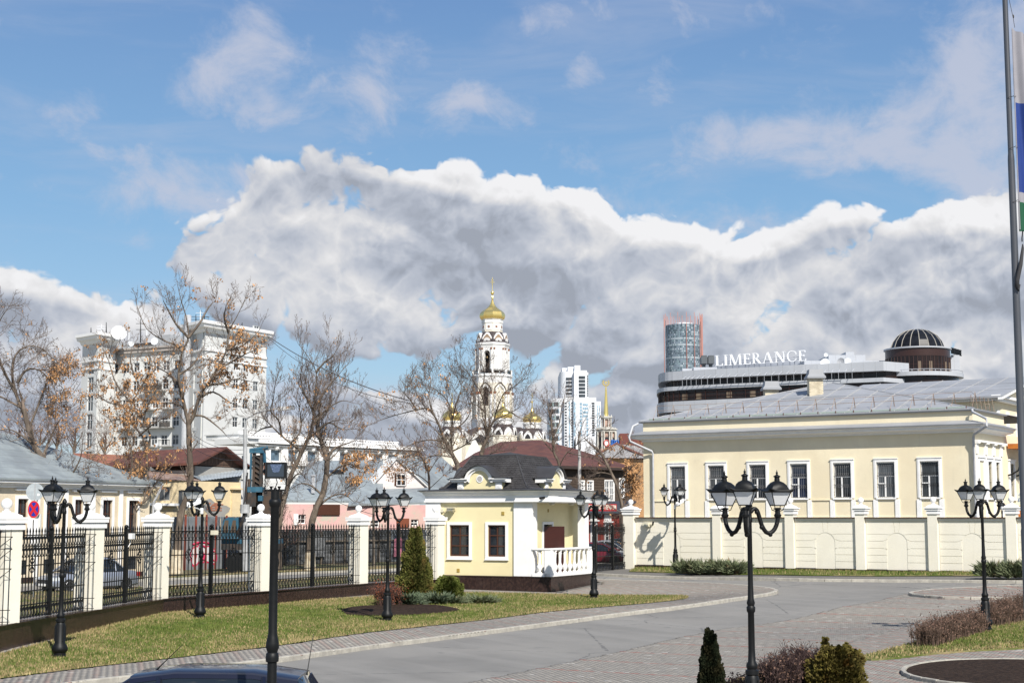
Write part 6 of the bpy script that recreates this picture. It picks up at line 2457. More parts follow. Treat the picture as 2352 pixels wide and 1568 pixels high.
for i in range(8):
 a = i * math.pi / 4 + ROT
 if math.sin(a) > .35: continue
 ap = 182 * math.cos(math.pi / 8) * kk
 f = Frame((BC[0] + ap * math.cos(a),BC[1] + ap * math.sin(a)),(BC[0] + ap * math.cos(a) - math.sin(a),BC[1] + ap * math.sin(a) + math.cos(a)))
 k0,k1 = keel(60 * kk,bz(1055),bz(968)),keel(48 * kk,bz(1055),bz(988))
 for ka, kb, m_, nm, e in ((k0, k1, chroof, 'arch_edge', .25), (k1, keel(36 * kk, bz(1055), bz(1005)), chw, 'arch_moulding', .22)):
  mb = MB()
  for j in range(len(ka) - 1):
   if m_ is chroof:
    A_,B_ = ka[j],ka[j + 1]
    C_,D_ = (B_[0] * .94,B_[1] - .25),(A_[0] * .94,A_[1] - .25)
   else:
    A_,B_,C_,D_ = ka[j],ka[j + 1],kb[j + 1],kb[j]
   mb.prism(f,[A_,B_,C_,D_],.0,e)
  mb.build(nm,m_,bt)
lath(bt, 'base_cornice', chw, [(188, 1320), (192, 1308), (192, 1296), (184, 1288)])
lath(bt, 'base_wall', chw, [(188, 1800), (188, 1320)])
ch = thing('church', 'white church with three small golden onion domes, brown roofs and keel arches', 'church', P(1130, 1187, DB - 30))
DBC = DB - 26
kk2 = kk
def small(xc,dome_t,dome_b,rr_,ball_y,ctop,d):
 c_ = (bx(xc,d),d)
 s_ = d / DB
 def Z(y):
  return P(1130,(1100 + y / 2.24) * .5742,d).z
 mb = MB()
 prof = [(r_ / 114 * rr_ * kk * s_,Z(dome_b) + (Z(dome_t) - Z(dome_b)) * t) for r_,t in onion]
 mb.lathe(c_[0],c_[1],prof,12)
 mb.build('onion_dome', gold, ch)
 mb = MB()
 mb.lathe(c_[0],c_[1],[(6 * kk,Z(dome_t)),(8 * kk,Z(dome_t - 8)),(4 * kk,Z(dome_t - 16)),(4 * kk,Z(ball_y + 8))],8)
 mb.ball((c_[0],c_[1],Z(ball_y)),9 * kk,10,8)
 mb.build('finial', gold, ch)
 z0,z1 = Z(ball_y - 8),Z(ctop)
 h = z1 - z0
 mb = MB()
 t_ = h * .03
 mb.abox(c_[0] - t_,c_[0] + t_,c_[1] - t_,c_[1] + t_,z0,z1)
 for q,w_ in ((.82,.07),(.64,.15),(.4,.08)):
  mb.abox(c_[0] - h * w_,c_[0] + h * w_,c_[1] - t_,c_[1] + t_,z0 + h * q - t_,z0 + h * q + t_)
 mb.build('cross', gold, ch)
 mb = MB()
 mb.lathe(c_[0],c_[1],[(74 * kk,Z(dome_b + 70)),(74 * kk,Z(dome_b + 22)),(80 * kk,Z(dome_b + 18)),(80 * kk,Z(dome_b + 8)),(72 * kk,Z(dome_b))],16)
 mb.build('dome_drum', chw, ch)
 mb = MB()
 mb.lathe(c_[0],c_[1],[(118 * kk,Z(dome_b + 150)),(112 * kk,Z(dome_b + 105)),(76 * kk,Z(dome_b + 52))],8,a0=math.pi / 8 + ROT)
 mb.build('skirt_roof', chroof, ch)
 for i in range(8):
  a = i * math.pi / 4 + ROT
  if math.sin(a) > .35: continue
  ap = 110 * kk
  f = Frame((c_[0] + ap * math.cos(a),c_[1] + ap * math.sin(a)),(c_[0] + ap * math.cos(a) - math.sin(a),c_[1] + ap * math.sin(a) + math.cos(a)))
  w_ = 40 * kk
  mb = MB()
  mb.prism(f,keel(w_,Z(dome_b + 150),Z(dome_b + 78))[::-1],-1,.1)
  mb.build('keel_gable', chw, ch)
  mb = MB()
  mb.prism(f,keel(w_ * .6,Z(dome_b + 150),Z(dome_b + 106))[::-1],.1,.14)
  mb.build('keel_window', dark if i % 2 else ivory, ch)
 mb = MB()
 mb.lathe(c_[0],c_[1],[(118 * kk,0),(118 * kk,Z(dome_b + 165)),(124 * kk,Z(dome_b + 158)),(118 * kk,Z(dome_b + 150))],8,a0=math.pi / 8 + ROT)
 mb.build('corner_tower', ivory, ch)
small(913,1148,1305,84,1113,1045,DBC)
small(1371,1150,1285,86,1097,1040,DBC - 4)
small(1632,1198,1320,85,1137,1055,DBC - 2)
# nave
zn = P(1130,(1100 + 1480 / 2.24) * .5742,DBC).z
NF = Frame((bx(860,DBC + 6),DBC + 6),(bx(1740,DBC + 2),DBC + 2))
mb = MB()
mb.box(NF,0,NF.L,0,zn,-26,0)
mb.build('nave_wall', ivory, ch)
mb = MB()
mb.box(NF,-.5,NF.L + .5,zn,zn + .8,-26.5,.5)
mb.build('nave_cornice', chw, ch)
mb = MB()
mb.loft([[NF.pt(0,zn + .8,.2),NF.pt(NF.L,zn + .8,.2),NF.pt(NF.L,zn + .8,-26),NF.pt(0,zn + .8,-26)],[NF.pt(8,zn + 4.5,-6),NF.pt(NF.L - 8,zn + 4.5,-6),NF.pt(NF.L - 8,zn + 4.5,-20),NF.pt(8,zn + 4.5,-20)]])
mb.build('nave_roof', chroof, ch)
for q in (.16,.36,.62,.84):
 s = NF.L * q
 w_ = 3.6
 mb = MB()
 k0 = keel(w_,zn - .5,zn + 3.6)
 mb.prism(NF,[(s + x,z) for x,z in k0][::-1],-.5,.6)
 mb.build('nave_gable', chw, ch)
 mb = MB()
 k1 = keel(w_ * .6,zn - .5,zn + 2.0)
 mb.prism(NF,[(s + x,z) for x,z in k1][::-1],.6,.66)
 mb.build('gable_window', dark, ch)
# porch arch in white with brown roof at the lower left
ap_ = P(1090,1040,DBC - 14)
AF = Frame((bx(1000,DBC - 14),DBC - 14),(bx(1230,DBC - 14),DBC - 14))
za,zb2 = P(1100,1060,DBC - 14).z,P(1100,1006,DBC - 14).z
mb = MB()
mb.prism(AF,[(AF.L / 2 + x,z) for x,z in keel(AF.L * .5,za - 6,zb2)][::-1],-8,0)
mb.build('porch_gable', chw, ch)
# ------------------------------------------------------------------ old houses beyond the street
plaster = mat('old_cream_plaster', (.72, .62, .46), .9, col2=(.64, .54, .39), scale=.5, col3=(.42, .36, .28), scale3=.8, lo3=.62, hi3=.75, bump=.01, bscale=6)
plastery = mat('peeling_yellow_plaster', (.74, .60, .37), .9, col2=(.68, .56, .36), scale=.7, col3=(.40, .37, .31), scale3=.55, lo3=.60, hi3=.66, bump=.01, bscale=6)
pinkp = mat('pink_plaster', (.66, .40, .38), .9, col2=(.60, .44, .38), scale=.6, col3=(.50, .47, .38), scale3=.5, lo3=.56, hi3=.62)
greyp = mat('grey_render', (.33, .32, .30), .9, col2=(.25, .24, .22), scale=.5)
redbrick = mat('red_painted_brick', (.24, .035, .025), .8, col2=(.18, .03, .02), scale=1)
orangew = mat('ochre_plaster', (.55, .30, .13), .9, col2=(.45, .25, .12), scale=.8)
corr = mat('corrugated_galvanised', (.42, .46, .48), .45, metal=.0, spec=.7, col2=(.33, .37, .40), scale=.6, col3=(.30, .20, .14), scale3=2.5, lo3=.68, hi3=.8)
corrr = mat('rusty_corrugated', (.33, .25, .20), .7, col2=(.22, .11, .07), scale=2)
corrg = mat('grey_hoarding_sheet', (.085, .09, .095), .6, col2=(.12, .125, .13), scale=.8)
def hip_roof(f, L_, depth, ze, zr, inset, ov, m_, parent, name='roof', s0=0.0, th=.1, n0=0.0):
 a = [f.pt(s0 - ov,ze,n0 + ov),f.pt(L_ + ov,ze,n0 + ov),f.pt(L_ + ov,ze,n0 - depth - ov),f.pt(s0 - ov,ze,n0 - depth - ov)]
 r0,r1 = f.pt(s0 + inset[0],zr,n0 - depth / 2),f.pt(L_ - inset[1],zr,n0 - depth / 2)
 mb = MB()
 low_ = [Vector(p) - Vector((0,0,th)) for p in a]
 mb.add(a + [r0,r1] + low_,[(0,1,5,4),(1,2,5),(2,3,4,5),(3,0,4),(0,6,7,1),(1,7,8,2),(2,8,9,3),(3,9,6,0),(6,9,8,7)])
 return mb.build(name,m_,parent)
def gable_roof(f, L_, depth, ze, zr, ov, m_, parent, name='roof', along=True, th=.10):
 """ridge parallel to the facade (along) or running back from it"""
 mb = MB()
 if along:
  sec = [(ov,ze),(-depth / 2,zr),(-depth - ov,ze),(-depth - ov,ze - th),(-depth / 2,zr - th),(ov,ze - th)]
  mb.loft([[f.pt(-ov,z,n) for n,z in sec],[f.pt(L_ + ov,z,n) for n,z in sec]])
 else:
  sec = [(-ov,ze),(L_ / 2,zr),(L_ + ov,ze),(L_ + ov,ze - th),(L_ / 2,zr - th),(-ov,ze - th)]
  mb.loft([[f.pt(s,z,ov) for s,z in sec],[f.pt(s,z,-depth - ov) for s,z in sec]])
 return mb.build(name,m_,parent)
def corr_sheet(f, pts, m_, parent, name='roof', pitch=.3, amp=.03, th=.02):
 """corrugated sheet between a top edge (a,b) and a bottom edge (d,c): pts = a,b,c,d"""
 a,b,c_,d = [Vector(p) for p in pts]
 k = max(4,int((b - a).length / pitch)) * 2
 nrm = (b - a).cross(d - a).normalized()
 if nrm.z < 0: nrm = -nrm
 vs,fs = [],[]
 for i in range(k + 1):
  t = i / k
  o_ = nrm * (amp if i % 2 else 0)
  vs += [a.lerp(b,t) + o_,d.lerp(c_,t) + o_]
 for i in range(k):
  fs.append((2 * i,2 * i + 1,2 * i + 3,2 * i + 2))
 mb = MB()
 mb.add(vs,fs)
 o = mb.build(name,m_,parent,fix=False)
 return o
# -- left cream house
HL = Frame((-31.0,62.5),(-20.1,85.0))
HL = Frame((-27.6,67.8),(-20.1,85.0))
h1 = thing('cream_house', 'low cream house with blue-grey tin roof and dark windows behind the left fence bays', 'house', (-24, 78, .2))
hwin = []
for a,b in ((73,115),(189,228),(302,334)):
 pass
F_ = HL
pxw = [(73 * 1,116),(189.5,228),(303,336),(414,452)]
pxw = [(230,360),(590,715),(945,1050),(1295,1415),(1620,1735)]
ww = [(HL.s_at(a * .1831),HL.s_at(b * .1831)) for a,b in pxw]
mb = MB()
wall(mb,HL,0,HL.L,0,5.35,[(a,b,2.55,4.45) for a,b in ww if 0 < a and b < HL.L],depth=.25)
wall(mb,HL.side(HL.L,9),0,9,0,5.35)
mb.build('wall', plaster, h1)
mb = MB()
mb.plan([HL.pt(.4,0,-.4)[:2],HL.pt(HL.L - .4,0,-.4)[:2],HL.pt(HL.L - .4,0,-8)[:2],HL.pt(.4,0,-8)[:2]],.1,5.2)
mb.build('dark_interior', mat('dark_room', (.03, .028, .026), .9), h1)
for a,b in ww:
 if a < 0 or b > HL.L: continue
 window(HL,a,b,2.55,4.45,h1,(2,2),woodbrown,winglass,n=-.15,trans=(.62,))
 mb = MB()
 frame_trim(mb,HL,a,b,2.55,4.45,.16,.002,.06,bottom=False)
 mb.box(HL,a - .25,b + .25,4.85,4.95,.002,.14)
 mb.build('window_surround', white, h1)
 m_ = (b + ww[min(len(ww) - 1,ww.index((a,b)) + 1)][0]) / 2
 if m_ > b:
  mb = MB()
  mb.box(HL,m_ - .14,m_ + .14,.6,5.0,.002,.08)
  mb.build('pilaster', white, h1)
for a,b in ww:
 if 0 < a:
  mb = MB()
  m_ = (a + b) / 2
  mb.box(HL,m_ - .38,m_ + .38,.75,1.45,-.1,.01)
  mb.build('basement_window', winglass, h1)
mb = MB()
mb.box(HL,-.1,HL.L + .1,.1,.6,.002,.06)
mb.build('granite_base', granite, h1)
mb = MB()
mb.box(HL,0,HL.L + .1,4.98,5.12,.002,.10)
mb.box(HL,0,HL.L + .3,5.12,5.22,.002,.25)
mb.box(HL,0,HL.L + .4,5.22,5.38,.002,.42)
mb.build('cornice', white, h1)
hip_roof(HL,HL.L,9.5,5.45,8.0,(6.5,6.3),.5,roofblue,h1,s0=-8)
mb = MB()
mb.box(HL,-.3,.0,.2,5.3,.0,.12)
mb.box(HL,1.0,1.2,.2,5.3,.0,.08)
mb.tube([HL.pt(HL.L + .5,5.4,.5),HL.pt(HL.L + .3,4.6,.2),HL.pt(HL.L + .2,4.3,.1),HL.pt(HL.L + .2,.3,.1)],.07,6)
mb.build('downpipe', pipe, h1)
# -- barn with rusty roof
BN = Frame(P(443,1060,103)[:2],P(556,1064,108)[:2])
bn = thing('barn', 'old barn with rust red tin roof and dark boarded gable', 'barn', (*BN.pt(BN.L / 2, 0)[:2], .3))
ze_,zp_ = P(443,1059,103).z,P(495,1025,105).z
ext = 11
mb = MB()
sec = [(-.4,ze_ - .1),(BN.L * .5,zp_),(BN.L + .3,ze_ - .25),(BN.L + .3,ze_ - .37),(BN.L * .5,zp_ - .14),(-.4,ze_ - .25)]
DV = Vector((-11.0,3.0))   # ridge runs to the left and back
for q,(a,b) in enumerate(((0,0),(1,1))):
 pass
r0 = [BN.pt(s,z,.7) for s,z in sec]
r1 = [Vector(p) + Vector((-7.0,2.0,-.25)) for p in r0]
mb.loft([r0,r1])
mb.build('roof', rust, bn)
mb = MB()
mb.prism(BN,[(0,ze_ - .2),(BN.L,ze_ - .3),(BN.L * .5,zp_ - .15)],-.3,0)
mb.build('gable', mat('brown_gable_boards', (.11, .065, .045), .9, col2=(.07, .045, .035), scale=1.5, stretch=(6, 6, .4)), bn)
k = 14
for i in range(k):
 s = BN.L * (i + .5) / k
 h_ = (zp_ - ze_) * (1 - abs(s / BN.L - .5) * 2) * .92
 if h_ < .25: continue
 mb = MB()
 w_ = BN.L / k * .46
 mb.box(BN,s - w_,s + w_,ze_ - .1,ze_ - .1 + h_,0,.04)
 mb.build('board', mat('brown_gable_boards', (.11, .065, .045), .9), bn)
mb = MB()
mb.box(BN,.2,BN.L - .1,0,ze_ - .31,-.4,.05)
o = mb.build('wall', greyp, bn)
mb = MB()
q = BN.pt(0,0,.1)
mb.plan([(q.x - 7,q.y + 2),(q.x - .05,q.y),(q.x - .05,q.y + 4),(q.x - 7,q.y + 6)],0,ze_ - .6)
mb.build('side_wall', greyp, bn)
# lower rusty roof further left
rl = thing('shed', 'low shed with orange rusty roof behind the dry-leaved trees', 'shed', P(290, 1187, 112))
mb = MB()
a,b,c_,d = P(170,1040,118),P(345,1047,116),P(345,1068,110),P(170,1062,112)
mb.loft([[a,b,c_,d],[Vector(p) - Vector((0,0,.12)) for p in (a,b,c_,d)]])
mb.build('roof', mat('orange_rust_sheet', (.33, .13, .07), .8, col2=(.22, .09, .06), scale=1), rl)
mb = MB()
mb.plan([(P(172,1187,112.5).x,112.5),(P(343,1187,110.5).x,110.5),(P(343,1187,116).x,116),(P(172,1187,118).x,118)],0,P(300,1068,111).z)
mb.build('wall', greyp, rl)
# -- peeling yellow house
HY = Frame(P(345,1190,96)[:2],P(551,1190,103)[:2])
hy = thing('yellow_house', 'old yellow house with peeling plaster, bare brick patch and galvanised roof', 'house', (*HY.pt(8, 0)[:2], .3))
zy = lambda px,py: HY.z_at(px,py)
zev = zy(500,1106)
mb = MB()
yw = [(367,394,1117,1149),(411,436,1125,1171)]
hl = []
for a,b,c_,d in yw:
 hl.append((HY.s_at(a),HY.s_at(b),zy(a,d),zy(a,c_)))
wall(mb,HY,0,HY.L,0,zev,hl,depth=.25)
wall(mb,HY.side(HY.L,8),0,8,0,zev)
mb.build('wall', plastery, hy)
for a,b,c_,d in hl:
 window(HY, a, b, c_, d, hy, (2, 1), mat('grey_window_paint', (.40, .38, .34), .7), winglass2, n=-.12, fw=.07)
# bare patch: ragged plaster edge with bricks set in it
s0,s1 = HY.s_at(473),HY.s_at(517)
zq0,zq1 = zy(490,1173),zy(490,1158)
mb = MB()
pts = []
for i in range(26):
 t = 2 * math.pi * i / 26
 r_ = 1 + .22 * math.sin(3 * t + 1) + .13 * math.sin(7 * t)
 pts.append(((s0 + s1) / 2 + (s1 - s0) * .62 * r_ * math.cos(t),(zq0 + zq1) / 2 - .25 + .75 * r_ * math.sin(t)))
mb.prism(HY,pts,.0,.012)
mb.build('bare_render', greyp, hy)
me = MB()
me.abox(-.12,.12,-.02,0,.005,.07)
bme = me.mesh('brick', mat('exposed_red_brick', (.36, .13, .075), .9, col2=(.45, .2, .12), scale=3))
for r_ in range(7):
 z = zq0 + r_ * .078
 for j in range(int((s1 - s0) / .26)):
  s = s0 + .13 + j * .26 + (r_ % 2) * .12
  if rng.random() < .18 + .5 * (abs(s - (s0 + s1) / 2) / (s1 - s0) * 2 > .85) + (.55 if s > s0 + (s1 - s0) * .68 and r_ not in (4,5) else 0): continue
  link('brick', bme, hy, HY.pt(s, z, .013), HY.rz)
mb = MB()
mb.box(HY,HY.s_at(345),HY.s_at(404),zy(372,1161),zy(372,1155),.0,.35)
mb.build('ledge', white, hy)
mb = MB()
s = HY.s_at(540)
mb.box(HY,s - .35,s + .5,0,zy(540,1150),.0,.12)
mb.box(HY,s - .5,s + .65,zy(540,1124),zy(540,1120.5),.0,.3)
mb.box(HY,s - .35,s + .5,zy(540,1150),zy(540,1124),.0,.10)
mb.build('corner_pilaster', plastery, hy)
a,b,c_,d = P(447,1069,112),P(600,1064.5,114),P(551,1093,102.5),P(463,1104,100)
b = P(575,1064.5,113)
corr_sheet(HY, (a, b, P(551, 1093, 102.5), P(463, 1104, 100)), corr, hy, 'galvanised_roof')
corr_sheet(HY, (P(420, 1083, 107), a, P(463, 1104, 100), P(447, 1095, 101)), corr, hy, 'galvanised_roof_slope')
corr_sheet(HY, (P(340, 1081, 104), P(445, 1085, 106), P(463, 1105, 99.8), P(343, 1100, 95.5)), corrr, hy, 'rusty_roof')
# white wall to its right
mb = MB()
WF = Frame(P(551.5,1190,103.4)[:2],P(600,1190,105)[:2])
mb.box(WF,0,WF.L,0,WF.z_at(575,1101),-.3,0)
mb.box(WF,-.02,WF.L,WF.z_at(575,1101),WF.z_at(575,1098),-.35,.1)
tag(mb.build('white_wall', white2), 'short white plastered wall right of the peeling yellow house', 'wall')
# -- hoardings
HO = Frame(P(392,1290,92)[:2],P(640,1290,100)[:2])
ho1 = thing('corrugated_hoarding', 'grey corrugated metal hoarding on red-brown posts, its lower panels covered with graffiti', 'hoarding', HO.pt(5, .2))
n_ = 7
w_ = HO.L / n_
zt = HO.z_at(450,1186)
for i in range(n_):
 mb = MB()
 rows_ = 26
 zb_h = .35
 zmid = HO.z_at(450,1221)
 vs,fs = [],[]
 for r_ in range(rows_ + 1):
  z = zmid + (zt - zmid) * r_ / rows_
  o_ = .03 if r_ % 2 else 0
  vs += [HO.pt(i * w_ + .02,z,.02 + o_),HO.pt((i + 1) * w_ - .02,z,.02 + o_)]
 fs = [(2 * r_,2 * r_ + 1,2 * r_ + 3,2 * r_ + 2) for r_ in range(rows_)]
 mb.add(vs,fs)
 mb.build('corrugated_sheet', mat('blue_grey_corrugated', (.24, .265, .285), .55, col2=(.19, .21, .23), scale=1), ho1, fix=False)
 mb = MB()
 mb.box(HO,i * w_ + .02,(i + 1) * w_ - .02,.2,zmid - .02,-.03,.02)
 mb.build('panel', mat('pale_grey_panel', (.22, .23, .24), .7, col2=(.16, .17, .18), scale=1), ho1)
for px,top in ((426,1182),(450,1182),(474,1182),(496,1184),(520,1184),(380,1182)):
 s = HO.s_at(px)
 if s < 0: continue
 mb = MB()
 mb.box(HO,s - .05,s + .05,.2,HO.z_at(px,top - 1),.06,.14)
 mb.build('post', mat('red_oxide_post', (.26, .07, .045), .7), ho1)
# graffiti: fat outlined letters,sprayed flat on the lower panels
gp_pink = mat('crimson_spray', (.52, .03, .10), .7)
gp_wh = mat('silver_white_spray', (.62, .60, .62), .6)
gs = HO.s_at(441)
ge = HO.s_at(498)
gz0,gz1 = HO.z_at(470,1303),HO.z_at(470,1243)
gw_ = (ge - gs)
gh_ = gz1 - gz0
def blob(mb,cx,cz,rx,rz,n0,n1,wob=0.08,k=22,ph=0):
 mb.prism(HO,[(gs + gw_ * (cx + rx * (1 + wob * math.sin(3 * t + ph)) * math.cos(t)),gz0 + gh_ * (cz + rz * (1 + wob * math.sin(2 * t + ph)) * math.sin(t))) for t in np.linspace(0,2 * math.pi,k,endpoint=False)],n0,n1)
mb = MB()
for j,(cx,cz,rx,rz) in enumerate(((.19,.45,.20,.40),(.45,.58,.22,.46),(.72,.5,.19,.36),(.92,.42,.15,.32))):
 blob(mb,cx,cz,rx,rz,.021,.026 + .001 * j,ph=j)
mb.build('graffiti_outline', gp_pink, ho1)
mb = MB()
for j,(cx,cz,rx,rz) in enumerate(((.19,.46,.165,.34),(.45,.59,.185,.40),(.72,.51,.155,.30),(.92,.43,.115,.26))):
 blob(mb,cx,cz,rx,rz,.031,.034 + .001 * j,ph=j)
mb.build('graffiti_fill', gp_wh, ho1)
mb = MB()
blob(mb,.19,.46,.06,.14,.039,.042)
for pts in ([(.55,.80),(.45,.86),(.36,.74),(.44,.60),(.54,.50),(.52,.34),(.40,.30)],):
 mb.tube([HO.pt(gs + gw_ * a,gz0 + gh_ * b,.045) for a,b in pts],.07,5)
blob(mb,.76,.52,.055,.10,.039,.042)
mb.tube([HO.pt(gs + gw_ * a,gz0 + gh_ * b,.045) for a,b in ((.80,.9),(.62,.95),(.3,.97),(.08,.9))],.06,4)
mb.tube([HO.pt(gs + gw_ * a,gz0 + gh_ * b,.045) for a,b in ((.98,.62),(.88,.60),(.85,.42),(.92,.26),(1.0,.28))],.05,4)
mb.build('graffiti_strokes', gp_pink, ho1)
DK = Frame(P(625,1290,101)[:2],P(990,1285,111)[:2])
dkf = thing('dark_hoarding', 'dark grey sheet metal hoarding with timber posts behind the middle fence bays', 'hoarding', DK.pt(5, .2))
n_ = 14
w_ = DK.L / n_
ztd = DK.z_at(800,1216)
for i in range(n_):
 mb = MB()
 vs = []
 rows_ = 14
 for r_ in range(rows_ + 1):
  z = .45 + (ztd - .45) * r_ / rows_
  vs += [DK.pt(i * w_ + .03,z,(.03 if r_ % 2 else 0)),DK.pt((i + 1) * w_ - .03,z,(.03 if r_ % 2 else 0))]
 mb.add(vs,[(2 * r_,2 * r_ + 1,2 * r_ + 3,2 * r_ + 2) for r_ in range(rows_)])
 mb.build('corrugated_sheet', corrg if i not in (10,) else mat('blue_grey_corrugated', (.24, .265, .285), .55), dkf, fix=False)
 mb = MB()
 mb.box(DK,i * w_ - .06,i * w_ + .06,.2,ztd - .1,.03,.15)
 mb.build('post', mat('grey_timber_post', (.17, .14, .11), .9), dkf)
mb = MB()
mb.box(DK,0,DK.L,1.9,2.0,.151,.2)
mb.build('rail', mat('grey_timber_post', (.17, .14, .11), .9), dkf)
mb = MB()
s = DK.s_at(912)
mb.prism(DK,[(s - .5,.8),(s + .35,.75),(s + .4,1.9),(s + .1,2.2),(s - .4,2.0)],.21,.23)
mb.build('pink_graffiti', mat('pink_spray', (.60, .22, .28), .7), dkf)
mb = MB()
s = DK.s_at(728)
mb.box(DK,s - 1.0,s + .6,.9,2.2,.21,.24)
mb.build('white_board', mat('grey_board', (.17, .175, .18), .7), dkf)
# -- pink house
HP = Frame(P(620,1190,106.8)[:2],P(1005,1190,116.0)[:2])
hp = thing('pink_house', 'pink plastered house with large grey tin roof and a pale gable', 'house', (*HP.pt(10, 0)[:2], .3))
zpk = HP.z_at(800,1158)
pw_ = [(684,704,1181,1202),(853,873,1194,1210),(945,962,1192,1207)]
hl = [(HP.s_at(a),HP.s_at(b),HP.z_at(a,d),HP.z_at(a,c_)) for a,b,c_,d in pw_]
mb = MB()
wall(mb,HP,0,HP.L,0,zpk,hl,depth=.3)
mb.build('wall', pinkp, hp)
for a,b,c_,d in hl:
 window(HP,a,b,c_,d,hp,(2,2),white,winglass,n=-.15)
s = HP.s_at(678)
mb = MB()
mb.box(HP,s - .1,s + .28,HP.z_at(680,1205),HP.z_at(680,1180),.002,.06)
mb.build('window_surround', white, hp)
s = HP.s_at(750)
mb = MB()
mb.box(HP,s - 1.1,s + 1.1,HP.z_at(750,1182),HP.z_at(750,1158),.02,.12)
for i in range(9):
 z = HP.z_at(750,1182) + i * .085
mb.build('boarded_opening', woodbrown, hp)
mb = MB()
s = HP.s_at(925)
mb.box(HP,s - .55,s + .55,HP.z_at(925,1210),HP.z_at(925,1190),.01,.1)
mb.build('door', mat('red_brown_door', (.20, .06, .03), .7), hp)
zv = 1157
rp = [P(712,1058,122),P(880,1056,126),P(880,1150,114),P(645,1148,107.5)]
mb = MB()
mb.loft([[Vector(p) for p in rp],[Vector(p) - Vector((0,0,.15)) for p in rp]])
mb.build('main_roof', roofblue, hp)
rp = [P(868,1126,117),P(1000,1120,120),P(1010,1152,116),P(800,1158,110.5)]
rp = [P(806,1124,116.5),P(1003,1119,121),P(1012,1152,116.5),P(800,1158,110.5)]
mb = MB()
mb.loft([[Vector(p) for p in rp],[Vector(p) - Vector((0,0,.12)) for p in rp]])
mb.build('porch_roof', roofblue, hp)
GF = Frame(P(846,1122,118)[:2],P(986,1122,121.5)[:2])
zg0,zg1 = GF.z_at(915,1124),GF.z_at(908,1053)
sp_2 = GF.s_at(908)
mb = MB()
mb.prism(GF,[(0,zg0 - 1),(GF.L,zg0 - 1),(GF.L,zg0),(sp_2,zg1),(0,zg0)],-.3,0)
mb.build('gable', mat('pale_pink_plaster', (.76, .69, .66), .9), hp)
for a,b in (((0,zg0),(sp_2,zg1)),((sp_2,zg1),(GF.L,zg0))):
 mb = MB()
 p,q = GF.pt(a[0],a[1] + .05,-.4),GF.pt(b[0],b[1] + .05,-.4)
 mb.obox((p + q) / 2,q - p,(0,0,1),(q - p).length + .2,.12,1.2)
 mb.build('bargeboard', white2, hp)
s0,s1 = GF.s_at(909),GF.s_at(930)
mb = MB()
mb.box(GF,s0 - .12,s1 + .12,GF.z_at(920,1115.5) ,GF.z_at(920,1087),.002,.03)
mb.build('window_surround', woodbrown, hp)
window(GF,s0,s1,GF.z_at(920,1115),GF.z_at(920,1088),hp,(2,2),white,winglass,n=.08)
rp = [P(908,1052,122.5),P(1010,1052,128),P(1030,1125,124),P(990,1126,122)]
mb = MB()
rr_ = [P(908,1052,121.8),P(1015,1050,136),P(1100,1125,132),P(988,1124,121.9)]
mb.loft([[Vector(p) for p in rr_],[Vector(p) - Vector((0,0,.15)) for p in rr_]])
rr_ = [P(908,1052,121.8),P(1015,1050,136),P(960,1100,134),P(846,1124,118.2)]
mb.loft([[Vector(p) for p in rr_],[Vector(p) - Vector((0,0,.15)) for p in rr_]])
mb.build('gable_roof', roofblue, hp)
for px,py,d in ((719,1113,111),(1005,1100,122)):
 if px > 900: continue
 c_ = P(px,py,d)
 mb = MB()
 mb.lathe(c_.x,c_.y,[(.16,c_.z - .6),(.16,c_.z + .6),(.22,c_.z + .62),(.22,c_.z + .7),(.02,c_.z + .75)],10)
 tag(mb.build('stove_pipe', pipe), 'thin grey metal chimney pipe standing on the pink house roof', 'chimney pipe')
c_ = P(780,1075,121)
mb = MB()
DF = Frame(P(757,1085,118)[:2],P(790,1085,118.6)[:2])
mb.prism(DF,[(0,DF.z_at(770,1095)),(DF.L,DF.z_at(770,1095)),(DF.L,DF.z_at(770,1078)),(DF.L * .4,DF.z_at(770,1078))],-3,0)
mb.build('roof_window', winglass, hp)
# -- dark timber house with rust roof
HW = Frame(P(1262,1150,118)[:2],P(1452,1150,128)[:2])
hw_ = thing('timber_house', 'dark timber house with broad rust red hipped roof and small white windows', 'house', (*HW.pt(6, 0)[:2], .3))
zwd = HW.z_at(1350,1076)
tw = [(1332,1341,1105,1125),(1349,1361,1105,1126),(1389,1399,1104,1150),(1400.5,1409,1104,1150),(1423,1433,1100,1140)]
hl = [(HW.s_at(a),HW.s_at(b),HW.z_at(a,d),HW.z_at(a,c_)) for a,b,c_,d in tw]
mb = MB()
wall(mb,HW,-6,HW.L,0,zwd + .2,hl,depth=.3)
mb.build('wall', wood, hw_)
for i in range(34):
 z = 1.5 + i * .22
 if z > zwd: break
 mb = MB()
 for a,b in ((0,hl[0][0]),(hl[1][1],hl[2][0]),(hl[3][1],hl[4][0]),(hl[4][1],HW.L)):
  mb.box(HW,a + .02,b - .02,z,z + .19,.0,.05 + .01 * (i % 2))
  break
 q = MB()
 q.box(HW,-6,hl[0][0] - .12,z,z + .19,.001,.05 + .01 * (i % 2))
 q.build('log', wood, hw_)
 q = MB()
 q.box(HW,hl[1][1] + .15,hl[2][0] - .12,z,z + .19,.001,.05 + .01 * (i % 2))
 q.build('log', wood, hw_)
for a,b,c_,d in hl:
 window(HW,a,b,c_,d,hw_,(2,3),white,winglass2,n=-.06,fw=.07)
 mb = MB()
 frame_trim(mb,HW,a,b,c_,d,.10,.002,.05)
 mb.build('window_surround', white, hw_)
eL,eR = P(1040,1072,112),P(1452,1074,127)
t0,t1 = P(1150,1014,130),P(1240,1010,132)
mid = P(1321,1030,134)
rgt = P(1440,1068,136)
mb = MB()
